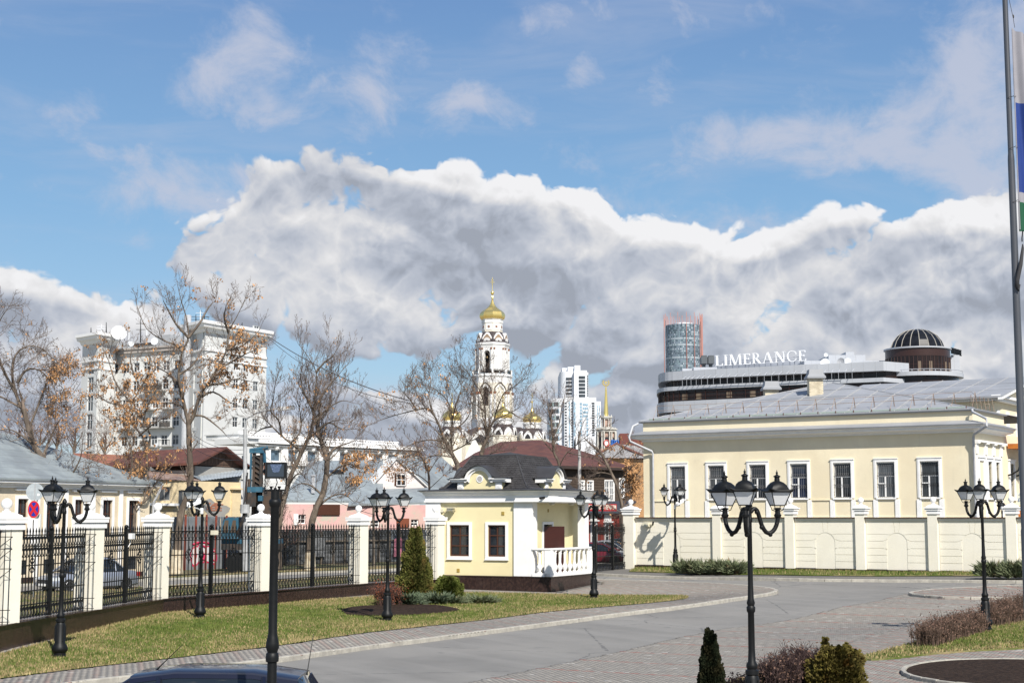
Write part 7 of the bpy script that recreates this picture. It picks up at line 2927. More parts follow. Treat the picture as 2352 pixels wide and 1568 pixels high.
mb.add([eL,P(1263,1068,117),eR,rgt,mid,t1,t0,P(1090,1040,124)],[(0,1,5,6),(0,6,7),(1,2,4,5),(2,3,4)])
mb.add([Vector(p) - Vector((0,0,.2)) for p in (eL,P(1263,1068,117),eR)],[(0,1,2)])
mb.build('roof', rust, hw_, fix=False)
mb = MB()
for a,b in ((eL,P(1263,1068,117)),(P(1263,1068,117),eR)):
 mb.obox((a + b) / 2 - Vector((0,0,.12)),b - a,(0,0,1),(b - a).length,.22,.12)
mb.build('fascia', mat('dark_fascia', (.05, .035, .03), .8), hw_)
mb = MB()
LW = Frame(P(1050,1150,113)[:2],P(1262,1150,117.9)[:2])
mb.box(LW,.5,LW.L,0,LW.z_at(1150,1071),-.3,0)
mb.build('left_wall', wood, hw_)
# -- red shop with its sign
HR = Frame(P(1345,1180,112)[:2],P(1422,1180,116)[:2])
hr = thing('red_shop', 'small red painted shop with white window surrounds behind the entrance gate', 'shop', HR.pt(1.5, .3))
zr1 = HR.z_at(1380,1176)
hl = [(HR.s_at(1357),HR.s_at(1367),1.3,HR.z_at(1360,1201)),(HR.s_at(1413) - 1.55,HR.s_at(1413) - .85,1.3,HR.z_at(1360,1204))]
mb = MB()
wall(mb,HR,-2,HR.L,0,zr1,hl,depth=.25)
wall(mb,HR.side(HR.L,5),0,5,0,zr1)
mb.build('wall', redbrick, hr)
for a,b,c_,d in hl:
 window(HR,a,b,c_,d,hr,(1,2),white,winglass,n=-.1)
 mb = MB()
 frame_trim(mb,HR,a,b,c_,d,.14,.002,.07,bottom=False)
 mb.box(HR,a - .25,b + .25,d + .14,d + .24,.002,.2)
 mb.box(HR,a - .16,b + .16,d + .24,d + .75,.002,.05)
 mb.build('window_surround', white2, hr)
mb = MB()
mb.loft([[P(1340,1176,111),P(1425,1176,115.5),P(1462,1150,120),P(1340,1150,116)],[Vector(p) - Vector((0,0,.12)) for p in (P(1340,1176,111),P(1425,1176,115.5),P(1462,1150,120),P(1340,1150,116))]])
mb.build('roof', roofdarkm, hr)
ss = thing('shop_sign', 'long red sign board with white Cyrillic capitals above the red shop', 'sign', P(1383, 1165, 110))
SG = Frame(P(1347,1165,109.5)[:2],P(1416.6,1165,112.5)[:2])
mb = MB()
mb.box(SG,0,SG.L,SG.z_at(1380,1173),SG.z_at(1380,1156.5),-.1,0)
mb.build('board', mat('sign_red', (.42, .022, .025), .5), ss)
letters('ЦИФРОВОЙ ПЕЧАТИ', SG, .12, SG.z_at(1380, 1169.5), .31, ss, mat('sign_cream_letter', (.78, .74, .62), .5), .02, width=SG.L - .25, depth=.03, bold=.008)
# -- ochre house with grey roof and roof-top lettering
HOo = Frame(P(1364,1080,140)[:2],P(1480,1080,148)[:2])
hoo = thing('ochre_house', 'ochre house with grey slate roof left of the long cream building', 'house', (*HOo.pt(2, 0)[:2], .3))
zo = HOo.z_at(1420,1052)
mb = MB()
mb.box(HOo,0,HOo.L + 4,0,zo,-8,0)
mb.build('wall', orangew, hoo)
mb = MB()
apx_ = P(1416,1019,150)
c0,c1,c2_ = P(1363,1050,139),P(1490,1052,148),P(1492,1045,158)
c3 = P(1372,1040,152)
mb.add([c0,c1,c2_,c3,apx_,P(1480,1025,156)],[(0,1,5,4),(1,2,5),(2,3,4,5),(3,0,4)])
slate = mat('grey_slate', (.33, .32, .31), .85, col2=(.25, .24, .235), scale=1)
mb.build('roof', slate, hoo)
mb = MB()
mb.tube([c0 + Vector((0,0,.05)),apx_ + Vector((0,0,.05))],.12,4)
mb.tube([c1,apx_],.14,4)
mb.build('ridge_tile', mat('rust_ridge', (.16, .07, .055), .8), hoo)
mb = MB()
q = P(1447,1022,154)
mb.abox(q.x - 1.0,q.x + 1.4,q.y,q.y + 1.5,q.z - 2,P(1447,995,154).z)
tag(mb.build('chimney', mat('dark_red_brick', (.16, .055, .045), .9)), 'dark red brick stack rising beside the downpipe of the cream building', 'chimney')
rs = thing('rooftop_lettering', 'blue Cyrillic letters with a round emblem on a far roof below the stone tower', 'sign', P(1425, 1017, 210))
RF = Frame(P(1387,1017,208)[:2],P(1470,1017,212)[:2])
blu = mat('rooftop_blue', (.035, .13, .42), .5)
letters('ДОСААФ', RF, RF.s_at(1402.5), RF.z_at(1425, 1021.2), RF.z_at(1425, 1011) - RF.z_at(1425, 1021.2), rs, blu, .05, width=RF.s_at(1458) - RF.s_at(1402.5), depth=.25, bold=.03)
mb = MB()
c_ = (RF.s_at(1393),RF.z_at(1393,1017.5))
mb.tube([RF.pt(c_[0] + .42 * math.cos(t),c_[1] + .42 * math.sin(t),.05) for t in np.linspace(0,2 * math.pi,20)],.09,5,False)
mb.build('emblem_ring', mat('emblem_red', (.5, .09, .07), .6), rs)
mb = MB()
mb.prism(RF,[(c_[0] + .36 * math.cos(t),c_[1] + .36 * math.sin(t)) for t in np.linspace(0,2 * math.pi,16,endpoint=False)],-.05,.02)
mb.build('emblem_disc', farwhite, rs)
mb = MB()
for q in (1405,1420,1435,1450,1464):
 s = RF.s_at(q)
 mb.tube([RF.pt(s,RF.z_at(1425,1009),-.1),RF.pt(s,9,-.1)],.06,3)
mb.tube([RF.pt(RF.s_at(1387),RF.z_at(1425,1021.8),-.1),RF.pt(RF.s_at(1468),RF.z_at(1425,1021.8),-.1)],.06,3)
mb.build('support', iron, rs)
fb = thing('far_block', 'low brown-roofed block under the blue rooftop letters', 'building', P(1430, 1187, 214))
mb = MB()
mb.abox(P(1380,1187,213).x,P(1500,1187,213).x,213,225,0,P(1425,1030,213).z)
mb.build('wall', mat('salmon_plaster', (.50, .27, .19), .85), fb)
# ------------------------------------------------------------------ big white block of flats on the left
D0 = 262.0
fl_ = thing('white_apartment_block', 'tall white apartment block with twin corner towers, satellite dishes and balconies', 'apartment block', P(400, 1187, 260))
zt = P(466,742,250).z
def PX(px,d):
 return (P(px,1000,d).x,d)
RB1 = Frame(PX(421,256),PX(466,250))       # right tower,left face
RB2 = Frame(PX(466,250),PX(609,264.5))     # right tower,right face
LB0 = Frame(PX(183,267),PX(219.5,263))     # left tower,left face
LB1 = Frame(PX(219.5,263),PX(259,267))
MW = Frame(PX(243,270),PX(422.5,261))      # recessed middle
def fwall(f,name,zt_,holes,extra=0):
 mb = MB()
 wall(mb,f,0,f.L,0,zt_,holes,depth=.35)
 return mb.build(name,white2,fl_)
FHh = 3.22
zrow = lambda k: P(466,962,251).z - 1.0 + FHh * k     # sill of a row counted from the one at y 962
gwd = mat('grey_white_frame', (.62, .63, .63), .6)
def rows(f, cols, ks, w_=1.45, h_=1.75, name='window', style=(2, 2), dz=0.0, parent=fl_, bal=()):
 out = []
 for c_ in cols:
  for k in ks:
   z = zrow(k) + dz
   if z < 9: continue
   out.append((c_ - w_ / 2,c_ + w_ / 2,z,z + h_))
 return out
h_r2 = rows(RB2,[RB2.s_at(p) for p in (538,560.5,583.5)],range(-2,4))
h_r2 += rows(RB2,[RB2.s_at(p) for p in (583.5,)],range(4,6))
h_r1 = [(RB1.s_at(443) - .6,RB1.s_at(443) + 1.2,zrow(k) - .3,zrow(k) + 2.4) for k in (-2,-1,0,1,2,3,4)]
h_l0 = [(LB0.s_at(201) - 1.0,LB0.s_at(201) + 1.0,zrow(k) - .3,zrow(k) + 2.45) for k in (-2,-1,0,1,2,3)]
h_l0 = [(a,b,z + .3,z2 + .3) for a,b,z,z2 in h_l0]
cols = [MW.s_at(p) for p in (256,282,306,329,351,374,400)]
h_m = rows(MW,cols,range(-2,4),dz=.5)
h_m += rows(MW,[MW.s_at(373)],[4],h_=1.2,dz=.5)
zm = MW.z_at(330,802)
fwall(RB2, 'right_tower_wall', zt, h_r2)
fwall(RB1, 'right_tower_side', zt, h_r1)
fwall(LB0, 'left_tower_wall', zt - .4, h_l0)
fwall(LB1, 'left_tower_side', zt - .4, [])
fwall(MW, 'middle_wall', zm, h_m)
for f,hs in ((RB2,h_r2),(RB1,h_r1),(LB0,h_l0),(MW,h_m)):
 for (a,b,c_,d) in hs:
  window(f,a,b,c_,d,fl_,(2,2),gwd if rng.random() < .7 else white,rng.choice((winglass,winglass,winglass2)),n=-.22,fw=.12,t=.1,trans=(.62,))
mb = MB()
mb.plan([RB2.pt(0,0,-.5)[:2],RB2.pt(RB2.L,0,-.5)[:2],(RB2.pt(RB2.L,0)[0] - 8,280),(RB1.pt(0,0)[0] + 2,276),RB1.pt(0,0,-.5)[:2]],0,zt - .2)
mb.build('tower_core', white2, fl_)
mb = MB()
mb.plan([LB0.pt(0,0,-.5)[:2],LB0.pt(LB0.L,0,-.6)[:2],LB1.pt(LB1.L,0,-.5)[:2],(LB1.pt(LB1.L,0)[0],279),(LB0.pt(0,0)[0],279)],0,zt - .6)
mb.build('tower_core', white2, fl_)
mb = MB()
mb.plan([MW.pt(0,0,-.6)[:2],MW.pt(MW.L,0,-.6)[:2],MW.pt(MW.L,0,-14)[:2],MW.pt(0,0,-14)[:2]],0,zm - .1)
mb.build('middle_core', white2, fl_)
for pts,z in (([RB1.pt(0,0)[:2],RB1.pt(RB1.L,0)[:2],RB2.pt(RB2.L,0)[:2]],zt),([LB0.pt(0,0)[:2],LB0.pt(LB0.L,0)[:2],LB1.pt(LB1.L,0)[:2]],zt - .4)):
 mb = MB()
 profile(mb,pts,[(.002,z - 1.5),(.3,z - 1.4),(.55,z - .9),(1.1,z - .75),(1.25,z - .3),(1.45,z - .2),(1.45,z + .3),(-.5,z + .3),(-.5,z - .5)])
 mb.build('cornice', white, fl_)
 mb = MB()
 profile(mb,pts,[(.002,z - 4.6),(.22,z - 4.5),(.22,z - 4.15),(.002,z - 4.1)])
 mb.build('string_course', white, fl_)
 mb = MB()
 profile(mb,pts,[(.002,z - 6.0),(.18,z - 5.9),(.18,z - 5.65),(.002,z - 5.6)])
 mb.build('string_course', white, fl_)
mb = MB()
mb.box(MW,0,MW.L,zm - .6,zm,.002,.5)
mb.box(MW,0,MW.L,zm,zm + .3,-.5,.7)
mb.build('middle_cornice', mat('grey_brown_cornice', (.40, .36, .33), .8), fl_)
# stair core,pipes,plant on the roof
mb = MB()
s = MW.s_at(350)
mb.box(MW,MW.s_at(333),MW.s_at(369),zm + .3,MW.z_at(350,768),-6,-1.5)
mb.build('roof_hut', mat('grey_zinc', (.36, .37, .38), .6), fl_)
mb = MB()
mb.box(MW,MW.s_at(285),MW.s_at(330),zm + .3,MW.z_at(310,789),-9,-3)
mb.build('roof_hut', white2, fl_)
mb = MB()
mb.box(MW,MW.s_at(262),MW.s_at(330),MW.z_at(310,789) + .01,MW.z_at(310,784),-10,-2.5)
mb.build('hut_roof', roofdarkm, fl_)
mb = MB()
q = P(427,900,253)
mb.lathe(q.x,q.y,[(.62,0),(.62,P(427,724,253).z),(.5,P(427,724,253).z)],12)
tag(mb.build('flue_pipe', pipe, None, smooth=40), 'thick grey flue pipe running up beside the right tower of the white flats', 'flue')
for i,(c_,k) in enumerate(((394,0),(394,-1),(350,2),(350,1),(350,0),(394,1),(351,-1),(306,0),(373,2),(373,0),(373,-2))):
 s = MW.s_at(c_ - 10)
 z = zrow(k) + .3
 mb = MB()
 mb.box(MW,s - 1.3,s + 1.3,z - .15,z,.0,1.1)
 o = mb.build('balcony_slab', greyp, fl_)
 mb = MB()
 for j in range(9):
  x = s - 1.25 + 2.5 * j / 8
  mb.tube([MW.pt(x,z,1.05),MW.pt(x,z + 1.0,1.05)],.035,3)
 mb.tube([MW.pt(s - 1.3,z + 1,1.05),MW.pt(s + 1.3,z + 1,1.05)],.05,4)
 if i % 2 == 0:
  mb.box(MW,s - 1.2,s + 1.2,z + .05,z + .9,.95,1.0)
 mb.build('balcony_railing', iron if i % 2 else mat('dark_cladding', (.09, .085, .08), .8), fl_)
for i,(c_,k) in enumerate(((382,0),(340,1),(315,3),(338,3),(362,-1),(275,0),(315,1),(392,2))):
 s = MW.s_at(c_)
 z = zrow(k) + .2
 mb = MB()
 mb.box(MW,s - .45,s + .45,z,z + .65,.0,.4)
 mb.build('air_conditioner', farwhite, fl_)
dish(273.5, 766, 18, 264, 'very large white satellite dish beside the left tower of the white flats', aim=.6, group='satellite dishes on the white flats', tilt=.35)
dish(356, 784, 9, 258, 'medium dish in front of the zinc hut on the white flats', aim=-.4, group='satellite dishes on the white flats', tilt=.2)
dish(303, 790, 6, 260, 'small dish low on the roof between the left tower and the zinc hut', aim=-.3, group='satellite dishes on the white flats', tilt=.2)
for i,(px,y0,y1,cross_) in enumerate(((233,745,765,1),(209,752,767,0),(244,740,766,0),(296,752,790,0),(323,732,784,1),(450,722,745,1),(460,712,742,1),(470,724,742,1),(556,741,758,0),(337,748,770,0))):
 a,b = P(px,y1 + 3,263),P(px,y0,263)
 mb = MB()
 mb.tube([a,b],.09,4,rads=[.12,.05])
 if cross_:
  for q in (.55,.8):
   m_ = a.lerp(b,q)
   mb.tube([m_ - Vector((.8,0,0)),m_ + Vector((.8,0,0))],.05,3)
 tag(mb.build('antenna', iron if i % 3 else farwhite), ['forked', 'short plain', 'slim tall', 'bare leaning', 'tall crossed', 'first crossed', 'tallest crossed', 'third crossed', 'lone short', 'thin plain'][i] + ' roof antenna on the white flats, ' + ['above the left tower', 'at the far left edge', 'just left of the huge dish', 'right of the huge dish', 'beside the zinc hut', 'by the flue pipe', 'over the right tower corner', 'right of the tallest one', 'near the right end', 'above the zinc hut'][i], 'antenna', 'antennas on the white flats')
# ------------------------------------------------------------------ long white palace with balustrade
pal = thing('white_palace', 'long white classical building with roof balustrade behind the bare trees', 'building', P(760, 1187, 225))
PA = Frame(PX(560,214),PX(960,236))
PA = Frame(PX(590,212),PX(965,238))
yp = lambda py: PA.z_at(770,py)
mb = MB()
hl = []
s_ = [PA.s_at(px) for px in (583 + 16,632,672,712 + 4,751,790,831,867,901,932)]
for s in s_:
 if 1 < s < PA.L - 1:
  hl.append((s - 1.0,s + 1.0,yp(1064),yp(1038)))
wall(mb,PA,0,PA.L,0,yp(1026),hl,depth=.5)
mb.build('wall', white2, pal)
for a,b,c_,d in hl:
 window(PA,a,b,c_,d,pal,(1,1),gwd,winblue,n=-.3,fw=.1)
 mb = MB()
 frame_trim(mb,PA,a,b,c_,d,.25,.002,.12)
 mb.ball(PA.pt((a + b) / 2,d + .25,.15),.4,8,5)
 mb.build('window_surround', white, pal)
for i in range(len(hl) - 1):
 s = (hl[i][1] + hl[i + 1][0]) / 2
 mb = MB()
 mb.box(PA,s - .45,s + .45,yp(1068),yp(1032),.002,.25)
 mb.build('pilaster', white, pal)
mb = MB()
mb.box(PA,-.3,PA.L,yp(1032),yp(1029),.0,.5)
mb.box(PA,-.3,PA.L,yp(1026),yp(1023.5),-1,.9)
mb.box(PA,-.3,PA.L,yp(1072),yp(1069),.002,.4)
mb.build('cornice', white, pal)
def balus(f,s0,s1,z0,z1,n,name,parent):
 mb = MB()
 mb.box(f,s0,s1,z1 - .15,z1,n - .15,n + .15)
 mb.box(f,s0,s1,z0,z0 + .12,n - .15,n + .15)
 k = int((s1 - s0) / .55)
 for i in range(k):
  s = s0 + (i + .5) * (s1 - s0) / k
  q = .3 if i % 9 == 0 else .12
  mb.box(f,s - q,s + q,z0 + .12,z1 - .15,n - .1,n + .1)
 o = mb.build(name,white,parent)
 o['kind'] = 'stuff'
balus(PA, 0, PA.L, yp(1023.5), yp(1017.5), .5, 'lower_balustrade', pal)
mb = MB()
mb.box(PA,0,PA.L,yp(1026),yp(1014),-9,-2)
mb.build('attic', white2, pal)
mb = MB()
mb.box(PA,0,PA.L - 3,yp(1014),yp(1012),-9.5,-1.6)
mb.build('attic_cornice', white, pal)
balus(PA, 0, PA.L - 3, yp(1012), yp(1004.5), -1.9, 'upper_balustrade', pal)
mb = MB()
mb.box(PA,PA.s_at(600),PA.s_at(770),yp(1014),yp(1003.5),-12,-5)
mb.box(PA,PA.s_at(598),PA.s_at(772),yp(1003.5),yp(1001.5),-12.3,-4.6)
mb.build('tower_room', white2, pal)
balus(PA, PA.s_at(600), PA.s_at(770), yp(1001.5), yp(996), -5, 'top_balustrade', pal)
# ------------------------------------------------------------------ street lamps
def lathe_mesh(nm,prof,m_,seg=16,smooth=40):
 mb = MB()
 mb.lathe(0,0,prof,seg)
 return mb.mesh(nm,m_,smooth=smooth)
def lantern(parent,x,y,z,rot):
 """four-sided lantern; z is the bottom of its socket"""
 th = bpy.data.objects.new('lantern', None)
 mb = MB()
 # socket and cage
 mb.lathe(0,0,[(.03,0),(.06,.01),(.07,.05),(.05,.07),(.045,.14),(.07,.15),(.07,.17),(.02,.18)],10)
 sq = [(-1,-1),(1,-1),(1,1),(-1,1)]
 for a,b in sq:
  mb.tube([(a * .035,b * .035,.12),(a * .075,b * .075,.14),(a * .10,b * .10,.22)],.008,4)
  mb.tube([(a * .10,b * .10,.22),(a * .185,b * .185,.46)],.010,4)
 for zz,r_ in ((.22,.10),(.46,.185)):
  for i in range(4):
   (a,b),(c_,d) = sq[i],sq[(i + 1) % 4]
   mb.tube([(a * r_,b * r_,zz),(c_ * r_,d * r_,zz)],.009,4)
 fr = mb.mesh('lantern', iron)
 o = link('lantern', fr, None)
 o.parent = parent
 o.location = (x,y,z)
 o.rotation_euler = (0,0,rot)
 g = MB()
 g.loft([[(a * r_,b * r_,zz) for a,b in sq] for r_,zz in ((.096,.225),(.176,.45))])
 gl = link('lamp_glass', g.mesh('lamp_glass', glassl), None)
 gl.parent = o
 # pagoda roof: flared corners,domed body,vent and finial
 r_ = MB()
 n = 24
 rings = []
 for rad,zz,squ,flare in ((.20,.455,1.0,.0),(.245,.475,1.0,.045),(.235,.495,1.0,.03),(.175,.50,.85,0),(.175,.54,.5,0),(.155,.59,.35,0),(.115,.63,.2,0),(.06,.655,0,0),(.05,.66,0,0),(.045,.72,0,0),(.065,.735,0,0),(.062,.75,0,0),(.03,.765,0,0),(.012,.785,0,0),(.024,.805,0,0),(.010,.83,0,0),(.001,.865,0,0)):
  ring = []
  for i in range(n):
   a = 2 * math.pi * i / n + math.pi / 4
   sqr = 1 / max(abs(math.cos(a)),abs(math.sin(a)))
   rr_ = rad * ((1 - squ) + squ * sqr)
   dz = flare * max(0,(sqr - 1.15) / .26)
   ring.append((rr_ * math.cos(a),rr_ * math.sin(a),zz + dz))
  rings.append(ring)
 r_.loft(rings)
 ro = link('lamp_roof', r_.mesh('lamp_roof', iron, smooth=38), None)
 ro.parent = o
 return o
def base_profile(h):
 return [(.17,0),(.17,.06),(.15,.08),(.15,.12),(.19,.16),(.20,.22),(.17,.30),(.13,.36),(.125,.80),(.10,.86),(.12,.88),(.12,.94),(.085,.97),(.10,1.0),(.10,1.05),(.07,1.10),(.06,1.3),(.056,1.95),(.075,1.98),(.08,2.05),(.06,2.08),(.075,2.13),(.055,2.2),(.046,2.5),(.042,h - .35),(.055,h - .33),(.055,h - .27),(.045,h - .25),(.045,h - .08),(.062,h - .06),(.05,h - .01),(.02,h + .04),(.001,h + .05)]
def make_lamp(loc,phi,label,arms=3):
 th = thing('street_lamp', label, 'street lamp', loc, 'ornate three lantern street lamps')
 h = 3.90
 k = lambda me,nm: link(nm,me,th)
 k(lathe_mesh('pole', base_profile(h), iron, 16), 'pole')
 # flutes on the base
 for i in range(6):
  a = i * math.pi / 3
  mb = MB()
  mb.tube([(.128 * math.cos(a),.128 * math.sin(a),.40),(.125 * math.cos(a),.125 * math.sin(a),.78)],.018,5)
  k(mb.mesh('base_rib', iron), 'base_rib')
 for i in range(arms):
  a = phi + i * 2 * math.pi / 3
  c_,s_ = math.cos(a),math.sin(a)
  prof = [(.03,h - .16),(.09,h - .10),(.15,h - .13),(.19,h - .24),(.24,h - .40),(.32,h - .52),(.41,h - .53),(.49,h - .46),(.54,h - .34),(.55,h - .24)]
  mb = MB()
  mb.tube([(r_ * c_,r_ * s_,z) for r_,z in smooth2(prof)],.040,7,rads=None)
  for q in (4,8,12,16):
   r_,z = smooth2(prof)[q]
   mb.ball((r_ * c_ * .98,r_ * s_ * .98,z - .03),.045,6,5)
  k(mb.mesh('arm', iron, smooth=60), 'arm')
  lantern(th,.55 * c_,.55 * s_,h - .26,a)
 return th
def smooth2(pts,k=2):
 out = []
 n = len(pts)
 for i in range(n - 1):
  p0,p1,p2,p3 = pts[max(i - 1,0)],pts[i],pts[i + 1],pts[min(i + 2,n - 1)]
  for j in range(k):
   t = j / k
   out.append(tuple(.5 * ((2 * p1[a]) + (-p0[a] + p2[a]) * t + (2 * p0[a] - 5 * p1[a] + 4 * p2[a] - p3[a]) * t * t + (-p0[a] + 3 * p1[a] - 3 * p2[a] + p3[a]) * t**3) for a in (0,1)))
 out.append(pts[-1])
 return out
lampspec = [
 (4.27, 27.6, 14, 'nearest and tallest three lantern lamp, standing before the paved parking bays'),
 (-11.3, 38.7, 12, 'lamp standing nearest to the road sign, on the lawn before the left fence bay'),
 (-10.2, 50.5, 2, 'lamp carrying a white camera, beside the granite fence base before the graffiti'),
 (-4.2, 52.0, 20, 'three lantern lamp beside the soil bed and conical thuja left of the gatehouse'),
 (3.4, 64.0, 44, 'three lantern lamp at the tip of the lawn right of the gatehouse balustrade'),
 (8.5, 80.0, 170, 'lamp with a camera casting its shadow on the cream wall'),
 (14.1, 46.0, 8, 'three lantern lamp standing in the bare brown hedge on the right'),
]
lz = {}
proto = None
for i,(x,y,ph,lab) in enumerate(lampspec):
 z = gz(x,y) + (.0 if i == 0 else .12)
 if proto is None:
  proto = make_lamp((x,y,z),0,lab)
  o = proto
 else:
  o = copy_tree(proto)
  o.location = (x,y,z)
  o['label'] = lab
  ORI[o] = Vector((x,y,z))
 o.rotation_euler = (0,0,R(ph))
 lz[i] = z
# the small single lamp by the wall
x,y = P(2306,1300,74.5)[:2]
th = thing('lamp_post', 'slim single lantern lamp post by the cream wall at the right edge', 'street lamp', (x, y, gz(x, y) + .12))
k_ = link('pole', lathe_mesh('pole', [(r_ * .8, z * .80) for r_, z in base_profile(3.55)], iron, 14), th)
lo = lantern(th,0,0,2.78,.3)
lo.scale = (.75,.75,.8)
# cameras on two lamps
def bullet_cam(base,d,l_,label,arm):
 th = thing('security_camera', label, 'security camera', base, 'white bullet cameras on lamp poles')
 mb = MB()
 d = Vector(d).normalized()
 c_ = Vector(arm)
 mb.obox(c_,d,(0,0,1),l_,.12,.11)
 mb.obox(c_ + d * .04 + Vector((0,0,.065)),d,(0,0,1),l_ * 1.12,.14,.015)
 mb.build('housing', mat('white_camera_case', (.70, .71, .72), .4), th)
 mb = MB()
 mb.tube([c_ + d * l_ * .48,c_ + d * l_ * .52],.05,10)
 mb.build('lens', iron, th)
 mb = MB()
 mb.tube([base,base + (c_ - base) * .6 + Vector((0,0,-.06)),c_ + Vector((0,0,-.14)),c_ + Vector((0,0,-.05))],.02,6)
 mb.lathe(base.x,base.y,[(.05,base.z - .1),(.06,base.z - .08),(.06,base.z + .08),(.05,base.z + .1)],10)
 mb.build('bracket', mat('white_camera_case', (.70, .71, .72), .4), th)
c0 = P(468,1178,50.5)
bullet_cam(Vector((-10.2, 50.4, P(468, 1173, 50.5).z)), (-.8, -.45, -.32), .42, 'white bullet camera on a curved bracket of the lamp before the graffiti', P(447, 1156, 50.1))
bullet_cam(Vector((8.5, 79.95, P(1549, 1164, 80).z)), (-.7, -.5, -.35), .5, 'white bullet camera on the lamp next to the cream wall', P(1562, 1154, 79.6))
# ------------------------------------------------------------------ black column with floodlight in the foreground
fx,fy = P(631,1187,19)[:2]
fc = thing('floodlight_column', 'thick black column with a box floodlight on a bracket in the left foreground', 'floodlight column', (fx, fy, -.1))
zq = lambda py: P(628,py,19).z
mb = MB()
mb.lathe(fx,fy,[(.17,-.1),(.17,.05),(.2,.2),(.13,.4),(.125,.9),(.08,1.0),(.06,1.2),(.058,zq(1520)),(.078,zq(1518)),(.082,zq(1510)),(.078,zq(1500)),(.06,zq(1497)),(.068,zq(1493)),(.082,zq(1486)),(.08,zq(1476)),(.065,zq(1462)),(.055,zq(1452)),(.052,zq(1165)),(.062,zq(1162)),(.076,zq(1155)),(.076,zq(1149)),(.06,zq(1146)),(.052,zq(1145)),(.052,zq(1127)),(.02,zq(1126))],18)
mb.build('column', iron, fc, smooth=45)
mb = MB()
for dx in (-.05,.05):
 mb.lathe(fx + dx,fy,[(.012,zq(1128)),(.014,zq(1120)),(.026,zq(1117)),(.012,zq(1116))],8)
mb.lathe(fx,fy,[(.02,zq(1128)),(.02,zq(1121)),(.005,zq(1119))],8)
mb.build('top_finials', iron, fc)
for q in (-1,1):
 mb = MB()
 mb.tube([(fx + q * .03,fy,zq(1126)),(fx + q * .11,fy,zq(1126)),(fx + q * .14,fy,zq(1128.5)),(fx + q * .13,fy,zq(1132)),(fx + q * .105,fy,zq(1132)),(fx + q * .10,fy,zq(1129))],.010,6)
 mb.build('scroll_bracket', iron, fc)
fl0 = thing('floodlight', 'black box floodlight with glass front on top of the foreground column', 'floodlight', (fx, fy, zq(1125)))
mb = MB()
BF_ = Frame((P(608,1187,18.93).x,18.93),(P(656.5,1187,18.93).x,18.93))
z0,z1 = zq(1098.5),zq(1061.5)
mb.loft([[BF_.pt(0,z0,.0),BF_.pt(BF_.L,z0,.0),BF_.pt(BF_.L,z1,.0),BF_.pt(0,z1,.0)],[BF_.pt(-.02,z0,-.06),BF_.pt(BF_.L - .0,z0,-.06),BF_.pt(BF_.L,z1,-.06),BF_.pt(-.02,z1,-.06)],[BF_.pt(-.04,z0 + .03,-.26),BF_.pt(BF_.L - .07,z0 + .03,-.26),BF_.pt(BF_.L - .07,z1 - .03,-.26),BF_.pt(-.04,z1 - .03,-.26)]])
ho_ = mb.build('housing', iron, fl0)
mb = MB()
for q in (0,1):
 mb.box(BF_,0,BF_.L,(z0,z1 - .02)[q],(z0 + .02,z1)[q],.001,.016)
mb.box(BF_,0,.022,z0 + .02,z1 - .02,.001,.016)
mb.box(BF_,BF_.L - .03,BF_.L,z0 + .02,z1 - .02,.001,.016)
mb.build('front_frame', iron, fl0)
mb = MB()
mb.box(BF_,.022,BF_.L - .03,z0 + .02,z1 - .02,.002,.006)
mb.build('front_glass', mat('floodlight_glass', (.025, .035, .05), .08, spec=.7), fl0)
mb = MB()
mb.prism(BF_,[(.055,z1 - .025),(.205,z1 - .025),(.165,z0 + .075),(.095,z0 + .075)],.0065,.010)
mb.build('reflector', mat('floodlight_reflector', (.10, .14, .23), .35, metal=.5, col2=(.30, .36, .48), scale=90, lo=.52, hi=.7, var=.3), fl0)
mb = MB()
mb.tube([BF_.pt(-.015,z0 + .09,-.08),BF_.pt(-.015,zq(1124.5),-.07),BF_.pt(BF_.L - .015,zq(1124.5),-.07),BF_.pt(BF_.L - .015,z0 + .0,-.08)],.009,5)
mb.ball(BF_.pt(-.02,z0 + .09,-.08),.03,8,6)
mb.tube([(fx + .01,fy,z0),(fx + .025,fy,z0 - .05),(fx + .0,fy,zq(1120))],.006,5)
mb.build('yoke', iron, fl0)
# ------------------------------------------------------------------ flagpole and flag
DP = 22.0
polem = mat('flagpole_grey', (.085, .088, .098), .35, metal=.3, spec=.6, var=.1, stretch=(1, 1, .2))
px0 = (2346 - CX) / FPX * DP
fp_ = thing('flagpole', 'tall grey tapered metal flagpole at the right edge', 'flagpole', (px0, DP, 0))
zf = lambda py: P(2320,py,DP).z
z359 = zf(359)
zt = zf(-4)
mb = MB()
mb.lathe(px0,DP,[(.068,-.1),(.062,zf(1218)),(.056,zf(1214)),(.054,zf(800)),(.0485,z359 - .06),(.0455,z359),(.041,z359 + .05),(.039,zt - .05),(.039,zt)],20)
mb.build('pole', polem, fp_, smooth=45)
mb = MB()
mb.lathe(px0,DP,[(.055,zt),(.06,zt + .03),(.05,zt + .06),(.01,zt + .1)],14)
mb.build('top_cap', iron, fp_)
cable = mat('dark_rope', (.05, .045, .04), .8)
mb = MB()
a = Vector((px0 + .045,DP - .03,zt))
zA = zf(40)
mb.tube([a,Vector((px0 + .10,DP - .03,zf(62) + .13)),Vector((px0 + .118,DP - .03,zf(70) + .03))],.004,5)
mb.ball((px0 + .105,DP - .03,zf(40)),.012,6,6,2.5)
mb.build('halyard', cable, fp_)
